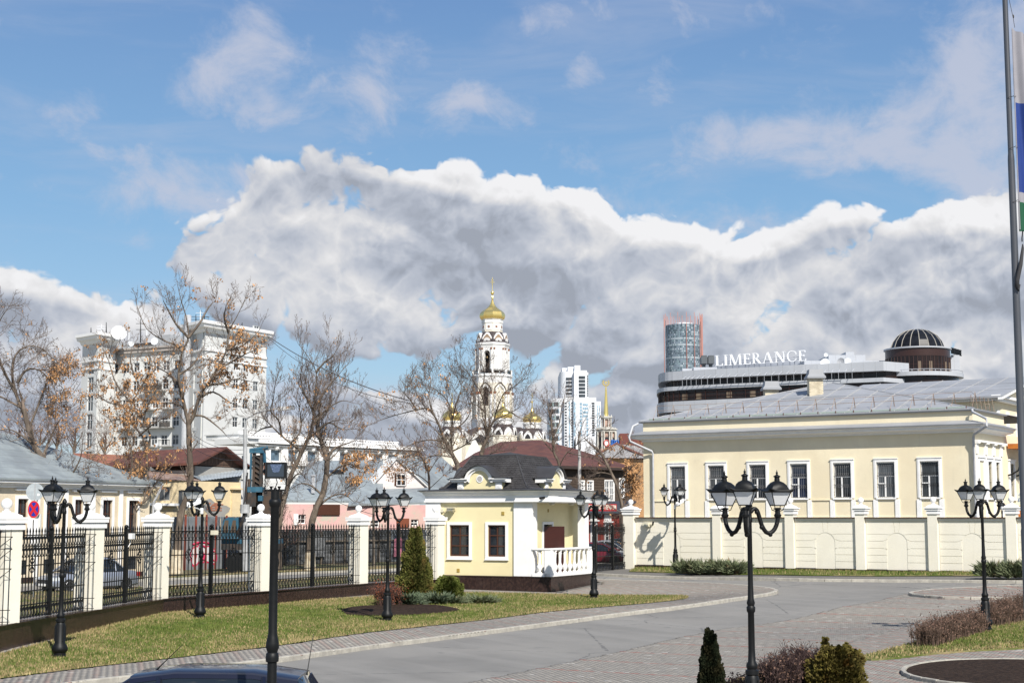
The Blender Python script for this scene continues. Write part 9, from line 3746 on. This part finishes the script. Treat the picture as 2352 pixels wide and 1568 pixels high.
def tree(label, d, limbs, r0, name='bare_tree', wash=None, leaf=None, dens=(4.0, 5.8, 5.8), sub=1.0, up=.10, wig=.16, seed=1, group='bare street trees', tw=None, depth=2.2, maxlen=2.6, fill=1.0):
 rr = random.Random(seed)
 b = P(limbs[0][0][0],limbs[0][0][1],d)
 z0 = gz(b.x,d) + .05
 th = thing(name, label, 'tree', (b.x, d, z0), group)
 sg = Segs(seed)
 tr = MB()
 P_ = {'wig': wig, 'up': up, 'levels': 3, 'dens': dens}
 offs = {}
 for li,L_ in enumerate(limbs):
  off0 = 0.0
  if li:
   key = min(offs,key=lambda k_: (k_[0] - L_[0][0])**2 + (k_[1] - L_[0][1])**2)
   off0 = offs[key]
  off1 = off0 + (0 if li == 0 else rr.uniform(-depth,depth))
  n = len(L_)
  pts = []
  for i,(x,y) in enumerate(L_):
   t = i / (n - 1)
   o_ = off0 + (off1 - off0) * t
   offs[(x,y)] = o_
   pts.append(P(x,y,d + o_))
  if li == 0 and pts[0].z > z0:
   pts.insert(0,Vector((pts[0].x,pts[0].y,z0 - .1)))
  # smooth
  sp = []
  for i in range(len(pts) - 1):
   p0_,p1_,p2_,p3_ = pts[max(i - 1,0)],pts[i],pts[i + 1],pts[min(i + 2,len(pts) - 1)]
   for j in range(3):
    t = j / 3
    sp.append(.5 * ((2 * p1_) + (p2_ - p0_) * t + (2 * p0_ - 5 * p1_ + 4 * p2_ - p3_) * t * t + (3 * p1_ - p0_ - 3 * p2_ + p3_) * t**3))
  sp.append(pts[-1])
  ra = r0 * .85 if li == 0 else r0 * .40 * (.75 if li > 2 else 1)
  rb = r0 * .48 if li == 0 else .013
  k = len(sp)
  rads = [ra + (rb - ra) * (i / (k - 1))**.8 for i in range(k)]
  if li == 0:
   rads[0] = ra * 1.35
  rads = [q * (1 + .08 * math.sin(i * 1.9 + li)) for i,q in enumerate(rads)]
  tr.tube(sp,1,8 if li == 0 else 6,rads=rads)
  # side shoots
  tot = sum((sp[i + 1] - sp[i]).length for i in range(k - 1))
  cnt = int(tot * (1.0 if li == 0 else 2.6) * sub)
  for c_ in range(cnt):
   t = (.55 if li == 0 else .12) + (.45 if li == 0 else .88) * rr.random()
   j = min(k - 2,int(t * (k - 1)))
   p = sp[j].lerp(sp[j + 1],rr.random())
   ax = (sp[j + 1] - sp[j]).normalized()
   side = ax.cross(Vector((rr.gauss(0,1),rr.gauss(0,1),rr.gauss(0,1)))).normalized()
   ang = R(rr.uniform(30,70))
   nd = ax * math.cos(ang) + side * math.sin(ang) + Vector((0,0,.12 + up))
   ln = rr.uniform(.45,1.0) * maxlen * (1 - .35 * t)
   sg.grow(p,nd,ln,max(rads[j] * .32,.013),0 if ln > 1.5 else 1,P_)
  sg.grow(sp[-1],(sp[-1] - sp[-2]),1.0,rads[-1],1,P_)
 tr.build('trunk', bark, th, smooth=60)
 o = sg.mesh('branches', tw or twig, th)
 if o: o['kind'] = 'stuff'
 if wash:
  mb = MB()
  q0,q1 = P(*wash[0],d),P(*wash[1],d)
  mb.tube([Vector((q0.x,q0.y,z0 - .05)),q0.lerp(q1,.5),q1],1,10,rads=[r0 * 1.42,r0 * 1.2,r0 * 1.12])
  mb.build('whitewash', lime, th, smooth=60)
 if leaf:
  prob,regions,nn,size = leaf
  pts = []
  for p,dd in sg.tips:
   # project back to see which part of the crown carries seeds
   f_ = Vector((p.x,p.y,p.z - CAMH))
   zc = f_.y * math.cos(TH) + f_.z * math.sin(TH)
   px_ = CX + FPX * f_.x / zc
   py_ = CY - FPX * (f_.z * math.cos(TH) - f_.y * math.sin(TH)) / zc
   w_ = prob
   for (cx,cy,rx,ry,mul) in regions:
    q = ((px_ - cx) / rx)**2 + ((py_ - cy) / ry)**2
    if q < 1: w_ = max(w_,mul * (1 - .4 * q))
   if rr.random() < w_:
    pts.append(p)
  if pts:
   seeds('dry_leaves', pts, dryleaf, th, nn, size, seed=seed)
 return th,len(sg.a)
tot = 0
T_ = []
T_.append(tree('leaning bare tree at the left edge, its trunk slanting left over the cream house', 80,
  [[(190,1290),(180,1215),(165,1160),(141,1122),(118,1085),(98,1050),(79,1024),(66,985),(55,940)],
  [(60,960),(35,900),(28,850),(38,812),(65,795),(100,802),(132,840)],[(35,900),(8,850),(-12,790),(-2,740),(20,705)],[(66,985),(88,930),(108,880),(140,850)],
  [(98,1050),(118,1000),(140,960),(170,930)],[(55,940),(20,920),(-15,900),(-40,870)],[(79,1024),(50,1000),(20,985),(-10,990)],[(40,880),(60,850),(90,850),(120,880),(130,910)],[(141,1122),(165,1090),(185,1050),(190,1010)],[(165,1160),(120,1140),(80,1150),(50,1170)]],
  .26,leaf=(.02,[(160,900,60,90,.35)],5,.13),seed=11,sub=1.7,up=.04,wig=.2))
T_.append(tree('tree with forked dark trunk and orange seeds before the left half of the white flats', 84,
  [[(300,1322),(305,1260),(307,1214),(309,1165)],
  [(309,1165),(325,1155),(338,1145),(344,1130),(339,1095),(337,1040),(328,1003),(312,980),(303,930),(318,896),(310,866),(292,850)],
  [(309,1165),(300,1137),(297,1104),(304,1060),(296,1020),(280,985)],[(337,1040),(345,1000),(332,960),(345,920),(362,890)],[(303,940),(281,930),(249,924),(222,905),(205,915)],[(312,980),(285,960),(262,965),(240,955)],
  [(318,896),(335,870),(345,840),(340,810)],[(303,925),(280,900),(262,870),(250,830),(235,800)],[(310,866),(300,830),(302,800)],[(320,1000),(350,975),(375,960)],[(344,1130),(365,1100),(385,1080)],[(297,1104),(270,1085),(245,1080),(215,1090)],[(300,1137),(330,1110),(310,1075)]],
  .22, leaf=(.05, [(290, 890, 110, 110, .16), (320, 1040, 130, 70, .14), (250, 840, 60, 60, .14), (380, 1080, 90, 60, .14)], 6, .16), seed=22, sub=1.0, group='trees with orange seeds'))
T_.append(tree('tallest forked tree with a whitewashed foot and orange seeds before the right tower', 88,
  [[(404,1319),(405,1280),(412,1206),(418,1170),(432,1137),(438,1096),(436,1050),(434,1014),(433,975)],
  [(433,975),(425,939),(416,895),(410,860),(419,807),(433,775),(428,730),(416,690),(408,655)],
  [(433,975),(445,954),(457,913),(475,884),(498,848),(521,802),(525,763),(545,725),(566,680)],
  [(498,848),(525,835),(560,815),(603,796)],[(475,884),(510,880),(545,870),(590,880)],[(521,802),(545,800),(575,780),(598,755)],[(445,954),(470,957),(504,983),(520,1000)],[(416,895),(400,870),(381,854),(346,837)],[(419,807),(400,790),(381,784),(337,755),(316,705)],
  [(433,775),(460,740),(480,705),(495,690)],[(433,775),(405,745),(385,710),(375,690)],[(457,913),(490,900),(530,925),(560,935)],[(410,860),(435,845),(455,820),(470,790)],[(525,763),(515,730),(520,700)],[(425,939),(400,925),(375,930)]],
  .30, wash=((404, 1300), (408, 1262)), leaf=(.02, [(560, 830, 65, 95, .36), (500, 870, 60, 70, .18), (420, 930, 60, 50, .12), (540, 720, 50, 40, .08), (385, 900, 50, 50, .14)], 7, .16), seed=33, sub=.85, group='trees with orange seeds', maxlen=2.5))
T_.append(tree('bare spreading tree with a curved trunk right of the concrete pole', 91,
  [[(640,1312),(640,1230),(645,1175),(657,1130),(669,1089),(683,1060),(692,1040)],
  [(692,1040),(684,1030),(668,1017),(647,1001),(625,979),(607,962),(590,955)],[(692,1040),(706,1010),(717,977),(720,944),(724,900),(726,855),(706,817),(684,788)],[(726,855),(745,832),(763,819),(776,799)],[(720,944),(745,900),(770,870),(795,840)],
  [(647,1001),(640,965),(622,944),(628,915),(632,880)],[(668,1017),(690,990),(690,950),(680,910)],[(720,944),(700,905),(690,870),(695,840)],[(706,1010),(740,980),(770,965),(805,968)],[(625,979),(600,985),(580,1000)],[(717,977),(750,940),(785,920),(810,925)],[(660,1120),(680,1090),(700,1090)]],
  .24,seed=44,sub=1.5,leaf=(.012,[(700,1000,60,40,.05)],4,.14),up=.16,wig=.13))
T_.append(tree('bare tree with thick whitewashed foot left of the pink house window', 93,
  [[(712,1312),(712,1280),(714,1213),(726,1167),(740,1137),(748,1100),(751,1060),(745,1035),(737,1010),(731,988)],
  [(731,988),(733,955),(736,920),(748,890)],[(751,1060),(765,1032),(794,1019),(820,1010)],[(748,1100),(775,1075),(800,1065),(830,1075)],[(740,1137),(715,1115),(690,1110),(665,1125)],[(731,988),(755,970),(785,985),(812,985)],[(726,1167),(760,1140),(790,1135),(810,1150)],[(737,1010),(715,990),(700,995)]],
  .27,wash=((712,1300),(712.5,1268)),seed=55,sub=1.5,leaf=(.01,[(820,1070,40,40,.35)],6,.17),up=.12))
T_.append(tree('bare tree left of the church with a long low limb reaching left', 97,
  [[(1055,1330),(1056,1150),(1052,1075),(1042,1050),(1024,1014),(1017,1000)],
  [(1017,1000),(1008,975),(998,955),(983,938),(957,941),(920,950),(880,962),(850,975)],[(1045,1060),(1038,1036),(1036,992),(1039,962),(1033,935),(1022,913),(990,888),(960,882)],[(1039,962),(1050,920),(1060,890),(1050,865)],[(998,955),(985,915),(990,880),(985,862)],
  [(1024,1014),(985,1010),(945,1020),(905,1045),(870,1060)],[(1036,992),(1065,970),(1080,945),(1075,920)],[(957,941),(940,915),(925,900)],[(1042,1050),(1000,1045),(960,1060),(930,1075)],[(1038,1036),(1070,1020),(1090,1000)]],
  .22,seed=66,sub=1.7,leaf=(.02,[(880,1080,70,50,.28)],5,.15),tw=twig))
T_.append(tree('bare tree standing right in front of the bell tower', 98,
  [[(1100,1330),(1102,1150),(1103,1060),(1112,1021),(1119,1006),(1121,995)],
  [(1121,995),(1115,977),(1115,948),(1111,926),(1104,900),(1088,875),(1070,850),(1050,834)],[(1121,995),(1134,967),(1152,957),(1174,946),(1195,935)],[(1104,900),(1112,870),(1110,845),(1100,825)],[(1134,967),(1145,930),(1160,900),(1185,885),(1210,855)],[(1115,948),(1095,930),(1070,925)],[(1174,946),(1195,960),(1220,965)],[(1103,1060),(1130,1040),(1160,1035)]],
  .20,seed=77,sub=1.6))
T_.append(tree('thin bare tree behind the gatehouse dormer, before the white high-rise', 101,
  [[(1286,1330),(1286,1150),(1285,1069),(1273,1040),(1270,1005),(1266,970)],
  [(1266,970),(1260,940),(1258,915)],[(1270,1005),(1285,970),(1290,935),(1300,910)],[(1285,1072),(1292,1055),(1304,1038),(1325,1021),(1340,1007),(1365,990),(1385,985)],[(1325,1021),(1335,985),(1345,960)],[(1273,1040),(1250,1015),(1235,990),(1225,965)],[(1304,1038),(1330,1045),(1360,1050)]],
  .15,seed=88,sub=1.4,maxlen=2.2))
T_.append(tree('tangled tree with hanging orange seeds beside the downpipe of the cream building', 103,
  [[(1432,1330),(1430,1180),(1424,1140),(1416,1112),(1406,1090),(1392,1062),(1380,1040),(1366,1028)],
  [(1416,1112),(1440,1085),(1455,1060),(1468,1040)],[(1406,1090),(1380,1085),(1355,1095),(1340,1120)],[(1424,1140),(1450,1120),(1470,1110)],[(1392,1062),(1420,1040),(1440,1020)],[(1430,1180),(1400,1160),(1380,1150)],[(1440,1085),(1462,1090),(1472,1075)],[(1430,1165),(1455,1150),(1468,1130)]],
  .16, seed=99, sub=1.5, leaf=(.03, [(1440, 1115, 34, 62, .5), (1440, 1170, 30, 30, .35)], 7, .18), maxlen=2.0, group='trees with orange seeds'))
T_.append(tree('small slender bare tree between the pink gable and the gatehouse', 104,
  [[(990,1330),(988,1200),(986,1122),(984,1085),(975,1060),(962,1040)],
  [(984,1085),(1000,1060),(1010,1040)],[(986,1110),(960,1090),(935,1085),(905,1090)],[(975,1060),(950,1050),(925,1050)],[(986,1122),(1010,1100),(1025,1085)]],
  .12,seed=111,sub=1.4,leaf=(.02,[(960,1090,80,50,.22)],6,.16),maxlen=2.0,tw=twigr))
# distant and low shrubby trees
for i, (px, py, d, h, lab) in enumerate(((90, 1005, 150, 55, 'first'), (130, 1000, 155, 60, 'second'), (170, 1008, 150, 52, 'third'), (240, 1015, 160, 60, 'fourth'), (40, 1010, 150, 60, 'fifth'))):
 tree('hazy distant tree ' + ['above the cream house ridge end', 'just right of the leaning tree', 'against the left edge of the white flats', 'before the left tower base', 'at the far left edge'][i], d,
   [[(px,py + 60),(px,py + 30),(px + 3,py)],[(px,py + 25),(px - 14,py),(px - 20,py - h * .5)],[(px + 1,py + 20),(px + 16,py - 5),(px + 22,py - h * .5)],[(px + 3,py),(px + 4,py - h * .4),(px + 2,py - h * .7)]],
   .22, name='distant_tree', seed=200 + i, sub=.9, tw=twigr, maxlen=3.2, group='hazy trees behind the cream house', dens=(2.4, 3.0, 3.2), leaf=(.02, [], 4, .25))
tree('thicket of upright bare stems beside the drilling rig', 93,
  [[(625,1310),(622,1250),(615,1200)],[(622,1250),(608,1190),(596,1150)],[(622,1260),(628,1200),(632,1150)],[(623,1270),(645,1210),(655,1170)],[(625,1290),(590,1240),(575,1200)],[(625,1290),(660,1240),(680,1210)],[(615,1200),(612,1150),(605,1115)]],
  .07, name='bare_shrub', seed=301, sub=1.6, tw=twigr, up=.12, maxlen=1.8, group=None)
tree('bare reddish shrub behind the dark hoarding beside the red shop', 106,
  [[(1440,1310),(1438,1270),(1436,1240)],[(1436,1240),(1420,1220),(1410,1190)],[(1437,1250),(1450,1215),(1455,1185)],[(1438,1260),(1425,1235),(1400,1225)]],
  .06, name='bare_shrub', seed=302, sub=2.0, tw=twigr, maxlen=1.6, group=None)
# ------------------------------------------------------------------ evergreens and shrubs
def evergreen_mat(nm,a,b,c3=None):
 return mat(nm,a,.85,col2=b,scale=5,var=.3,spec=.15,col3=c3,scale3=2.2,lo3=.55,hi3=.7)
thujam = evergreen_mat('thuja_green', (.105, .115, .028), (.17, .155, .045), (.19, .125, .04))
thujal = evergreen_mat('thuja_bright', (.10, .125, .025), (.16, .17, .045))
thujad = evergreen_mat('thuja_dark', (.016, .022, .010), (.035, .032, .014))
junm = evergreen_mat('juniper_blue_green', (.09, .12, .07), (.14, .17, .11))
juno = evergreen_mat('juniper_olive', (.12, .145, .075), (.18, .20, .115), (.22, .14, .08))
bronze = evergreen_mat('bronzed_thuja', (.105, .085, .025), (.15, .125, .03), (.27, .12, .03))
def sprays(name,P0,D0_,m_,parent,size=(.05,.12),width=.35,seed=1,cards=2):
 """flat evergreen sprays: crossed leaf blades at points P0 pointing along D0"""
 rs2 = np.random.RandomState(seed)
 n = len(P0)
 out = []
 for c_ in range(cards):
  d = D0_ + rs2.normal(0,.28,D0_.shape)
  d /= np.linalg.norm(d,axis=1,keepdims=True)
  s_ = np.cross(d,rs2.normal(0,1,d.shape))
  s_ /= np.linalg.norm(s_,axis=1,keepdims=True)
  L_ = rs2.uniform(size[0],size[1],(n,1))
  out.append(np.stack([P0,P0 + d * L_ * .55 + s_ * L_ * width,P0 + d * L_,P0 + d * L_ * .55 - s_ * L_ * width],1))
 V = np.concatenate(out,0)
 o = npmesh(name,V.reshape(-1,3),np.arange(len(V) * 4).reshape(-1,4),m_,parent)
 o['kind'] = 'stuff'
 return o
def conifer(label, x, y, z, h, r_, m_, n, name='thuja', shape='cone', seed=1, size=(.05, .12), cat='shrub', lumps=60, core=None):
 rs2 = np.random.RandomState(seed)
 th = thing(name,label,cat,(x,y,z))
 mb = MB()
 mb.lathe(x,y,[(.05,z - .05),(.04,z + h * .3),(.02,z + h * .7)],8)
 mb.build('stem', bark, th)
 # upright lobes give the crown its clumps
 la = rs2.uniform(0,2 * math.pi,lumps)
 lt = rs2.uniform(0,1,lumps)**1.1
 def rad(t):
  if shape == 'cone':
   return r_ * np.clip(np.minimum(.72 + 1.4 * t,1.0) * (1 - np.clip(t - .25,0,1) / .75 * .86)**.85,.03,2)
  if shape == 'ball':
   return r_ * np.sqrt(np.clip(1 - (2 * t - .85)**2 / 1.35,.03,1))
  return r_ * (1 - .3 * t)
 lr = rad(lt) * rs2.uniform(.75,1.05,lumps)
 lx,ly,lz_ = x + lr * np.cos(la),y + lr * np.sin(la),z + h * lt
 per = n // lumps
 ls = r_ * rs2.uniform(.20,.40,lumps) * (1.0 - .5 * lt)
 ii = np.repeat(np.arange(lumps),per)
 g = rs2.normal(0,1,(len(ii),3))
 g /= np.linalg.norm(g,axis=1,keepdims=True)
 g *= rs2.uniform(.3,1,(len(ii),1))**.5
 Pn = np.stack([lx[ii],ly[ii],lz_[ii]],1) + g * ls[ii][:,None] * np.array([[.8,.8,1.7]])
 # inner fill
 k = n // 2
 t = rs2.uniform(0,1,k)
 a = rs2.uniform(0,2 * math.pi,k)
 q = rad(t) * np.sqrt(rs2.uniform(.2,1,k)) * .95
 Pi = np.stack([x + q * np.cos(a),y + q * np.sin(a),z + h * t],1)
 Pn = np.concatenate([Pn,Pi])
 Pn[:,2] = np.maximum(Pn[:,2],z + .01)
 out = Pn - np.array([[x,y,0]])
 out[:,2] = 0
 out /= np.maximum(np.linalg.norm(out,axis=1,keepdims=True),.05)
 out[:, 2] = 1.1 if shape != 'ball' else .6
 sprays('foliage', Pn, out, m_, th, size, seed=seed)
 mb = MB()
 pr = [(max(float(rad(np.array(t))) * .62,.01),z + h * t * .94) for t in np.linspace(0.0,1,9)]
 mb.lathe(x,y,pr,12)
 mb.build('inner_foliage', core or thujad, th)
 return th
x,y = G(953,1376,.12)
zt = gz(x,y) + .12
conifer('tall conical olive green thuja in front of the fence left of the gatehouse', x, y, zt, 2.68, .66, thujam, 26000, seed=5, size=(.04, .11), lumps=130)
x,y = G(1031,1377,.12)
conifer('round bright green ball thuja at the corner of the gatehouse', x, y, gz(x, y) + .12, .88, .50, thujal, 12000, name='ball_thuja', shape='ball', seed=6, size=(.04, .11), lumps=70, core=thujam)
def juniper(label, pxa, pxb, pyb, h, m_, n, seed=1, name='juniper', hh=.12, dep=.8, size=(.08, .2)):
 rs2 = np.random.RandomState(seed)
 a,b = Vector(G(pxa,pyb,hh)),Vector(G(pxb,pyb,hh))
 L_ = (b - a).length
 m2 = (a + b) / 2
 z = gz(m2.x,m2.y) + hh
 th = thing(name, label, 'shrub', (m2.x, m2.y, z))
 k = 46
 # arching boughs from a few crowns
 mb = Segs(seed)
 pts,dirs = [],[]
 crowns = [a.lerp(b,t) + Vector((0,rs2.uniform(-.2,.2) * dep)) for t in np.linspace(.15,.85,max(2,int(L_ / .8)))]
 for c_ in crowns:
  for _ in range(int(k * 1.2)):
   an = rs2.uniform(0,2 * math.pi)
   ln = rs2.uniform(.4,1.0) * max(.5,L_ / len(crowns) * .9)
   up = rs2.uniform(.15,1.0) * h
   ex,ey = ln * math.cos(an),ln * math.sin(an) * dep
   p = [Vector((c_.x + ex * t,c_.y + ey * t,z + up * (1.9 * t - .95 * t * t) + .02)) for t in (0,.25,.5,.75,1)]
   mb.line(p,.012,.004)
   for _j in range(max(8,n // (len(crowns) * 80))):
    t = rs2.uniform(.25,1.02)
    i = min(3,int(t * 4))
    q = p[i].lerp(p[i + 1],t * 4 - i)
    pts.append((q.x + rs2.normal(0,.035),q.y + rs2.normal(0,.035),q.z + rs2.normal(0,.025)))
    d = (p[i + 1] - p[i]).normalized()
    dirs.append((d.x,d.y,d.z + .35))
 mb.mesh('boughs', twigr, th)['kind'] = 'stuff'
 sprays('foliage', np.array(pts), np.array(dirs), m_, th, size, width=.13, seed=seed)
 sel = np.random.RandomState(seed).rand(len(pts)) < .12
 sprays('shoots', np.array(pts)[sel], np.array(dirs)[sel] + np.array([[0, 0, .25]]), m_, th, (size[1] * 1.1, size[1] * 1.9), width=.05, seed=seed)
 return th
juniper('low grey-green spreading juniper at the foot of the conical thuja', 922, 1022, 1387, .28, junm, 7000, 7)
juniper('flat olive juniper trailing right of the ball thuja', 1022, 1118, 1386, .14, juno, 6000, 8)
juniper('long spreading juniper below the cream wall behind the lamp with a camera', 1556, 1712, 1316, .38, juno, 17000, 9, hh=.15, dep=.5, size=(.12, .30))
juniper('spreading juniper below the cream wall at the right edge', 2262, 2400, 1327, .44, juno, 17000, 10, hh=.15, dep=.5, size=(.12, .30))
def twiggy(label, a, b, h, wd, dens, m_, seed=1, name='bare_hedge', hh=.1, leafm=None, nl=0, cat='hedge', lean=.25, tw_=1.0):
 """clipped or loose bare hedge: forking stems from a base line, thickest near the top"""
 rr = random.Random(seed)
 a,b = Vector(a),Vector(b)
 m2 = (a + b) / 2
 z0 = gz(m2.x,m2.y) + hh
 th = thing(name,label,cat,(m2.x,m2.y,z0))
 L_ = max((b - a).length,.3)
 u = (b - a).normalized() if (b - a).length > .01 else Vector((1,0))
 nn = Vector((-u.y,u.x))
 sg = Segs(seed)
 tips = []
 for i in range(int(L_ * dens)):
  t = rr.random()
  o_ = rr.uniform(-1,1) * wd * .45
  p = a.lerp(b,t) + nn * o_
  z = gz(p.x,p.y) + hh
  hgt = h * rr.uniform(.62,1.08) * (1 - .25 * abs(o_ / wd * 2)**2) * (.88 + .12 * math.sin(t * L_ * 3.6 + seed))
  ax = rr.uniform(-lean,lean)
  ay = rr.uniform(-lean,lean) + o_ * .4
  p0 = Vector((p.x,p.y,z - .03))
  pm_ = p0 + Vector((u.x * ax * .4 + nn.x * ay * .4,u.y * ax * .4 + nn.y * ay * .4,1)) * hgt * .5
  p1 = p0 + Vector((u.x * ax + nn.x * ay,u.y * ax + nn.y * ay,1)) * hgt * .85
  sg.line([p0,pm_,p1],.008 * tw_,.005 * tw_)
  for _ in range(6):
   q = pm_.lerp(p1,rr.uniform(-.4,1))
   d = Vector((rr.gauss(0,.5),rr.gauss(0,.5),rr.uniform(.3,1))).normalized()
   e = q + d * hgt * rr.uniform(.12,.28)
   e.z = min(e.z,z + h * 1.06)
   sg.line([q,e],.0045 * tw_,.0028 * tw_)
   for __ in range(2):
    q2 = q.lerp(e,rr.uniform(.3,.9))
    d2 = (d + Vector((rr.gauss(0,.6),rr.gauss(0,.6),rr.gauss(0,.3)))).normalized()
    e2 = q2 + d2 * hgt * rr.uniform(.06,.13)
    e2.z = min(e2.z,z + h * 1.08)
    sg.line([q2,e2],.0035 * tw_,.0022 * tw_)
    tips.append(e2)
 sg.mesh('twigs', m_, th)['kind'] = 'stuff'
 if leafm:
  rr.shuffle(tips)
  seeds('leaves', tips[:nl], leafm, th, 3, .05, .1, seed)
 return th
hedgem = mat('hedge_twigs', (.155, .105, .08), .9, col2=(.10, .07, .055), scale=4, var=.3, spec=.15)
hedged = mat('dark_hedge_twigs', (.055, .036, .036), .9, col2=(.09, .06, .055), scale=4, var=.3, spec=.15)
tipm = mat('pinkish_hedge_buds', (.20, .12, .09), .9, col2=(.14, .09, .065), scale=6, var=.2, spec=.1)
g = lambda px,py: G(px,py,.1)
twiggy('reddish brown leafless shrub at the left end of the soil bed', G(865, 1389, .15), G(915, 1387, .15), .95, .8, 190, twigr, 1, 'bare_shrub', .12, mat('red_bud', (.25, .07, .03), .8), 500, 'shrub', .55)
twiggy('bare brown hedge on the right in front of the lamp', g(2122, 1484), g(2244, 1448), .76, .8, 150, hedgem, 2, leafm=tipm, nl=1500)
twiggy('second bare brown hedge running to the right edge behind the lamp', g(2270, 1437), g(2400, 1404), .92, .8, 150, hedgem, 3, leafm=tipm, nl=1500)
twiggy('dark bare hedge at the bottom behind the nearest lamp', g(1755, 1590), g(1905, 1575), .95, .9, 330, hedged, 4, leafm=tipm, nl=600, tw_=1.1)
twiggy('low pinkish bare hedge between the small dark thuja and the nearest lamp', g(1668, 1600), g(1735, 1598), .42, .5, 220, hedgem, 5, leafm=tipm, nl=700)
x,y = G(1633,1612,.1)
conifer('narrow dark green thuja sapling at the bottom beside the nearest lamp', x, y, gz(x, y) + .1, P(1642, 1450, y).z - gz(x, y) - .1, .25, thujad, 9000, name='thuja_sapling', seed=12, size=(.025, .06), lumps=110)
x,y = G(1925,1590,.1)
conifer('bronze and green rounded thuja at the bottom right of the dark hedge', x, y, gz(x, y) + .1, .86, .52, bronze, 13000, name='bronze_thuja', shape='ball', seed=13, size=(.03, .085), lumps=90, core=thujad)
x,y = G(1902,1588,.1)
conifer('taller ragged bronze thuja spike behind the rounded one', x, y + .2, gz(x, y) + .1, 1.0, .14, bronze, 2200, name='bronze_thuja', seed=14, size=(.03, .09), lumps=40, core=thujad)
# ground litter on the lawn: a few pale scraps and clods
sc_ = mat('pale_litter', (.6, .58, .52), .9)
for px, py, lab in ((1194, 1388.5, 'small white scrap lying at the right end of the soil bed'), (566 * .5742 + 250, 1440, 'tiny pale scrap on the lawn below the fence')):
 x,y = G(px,py,.14)
 mb = MB()
 mb.ball((x,y,gz(x,y) + .16),.03,6,4,.5)
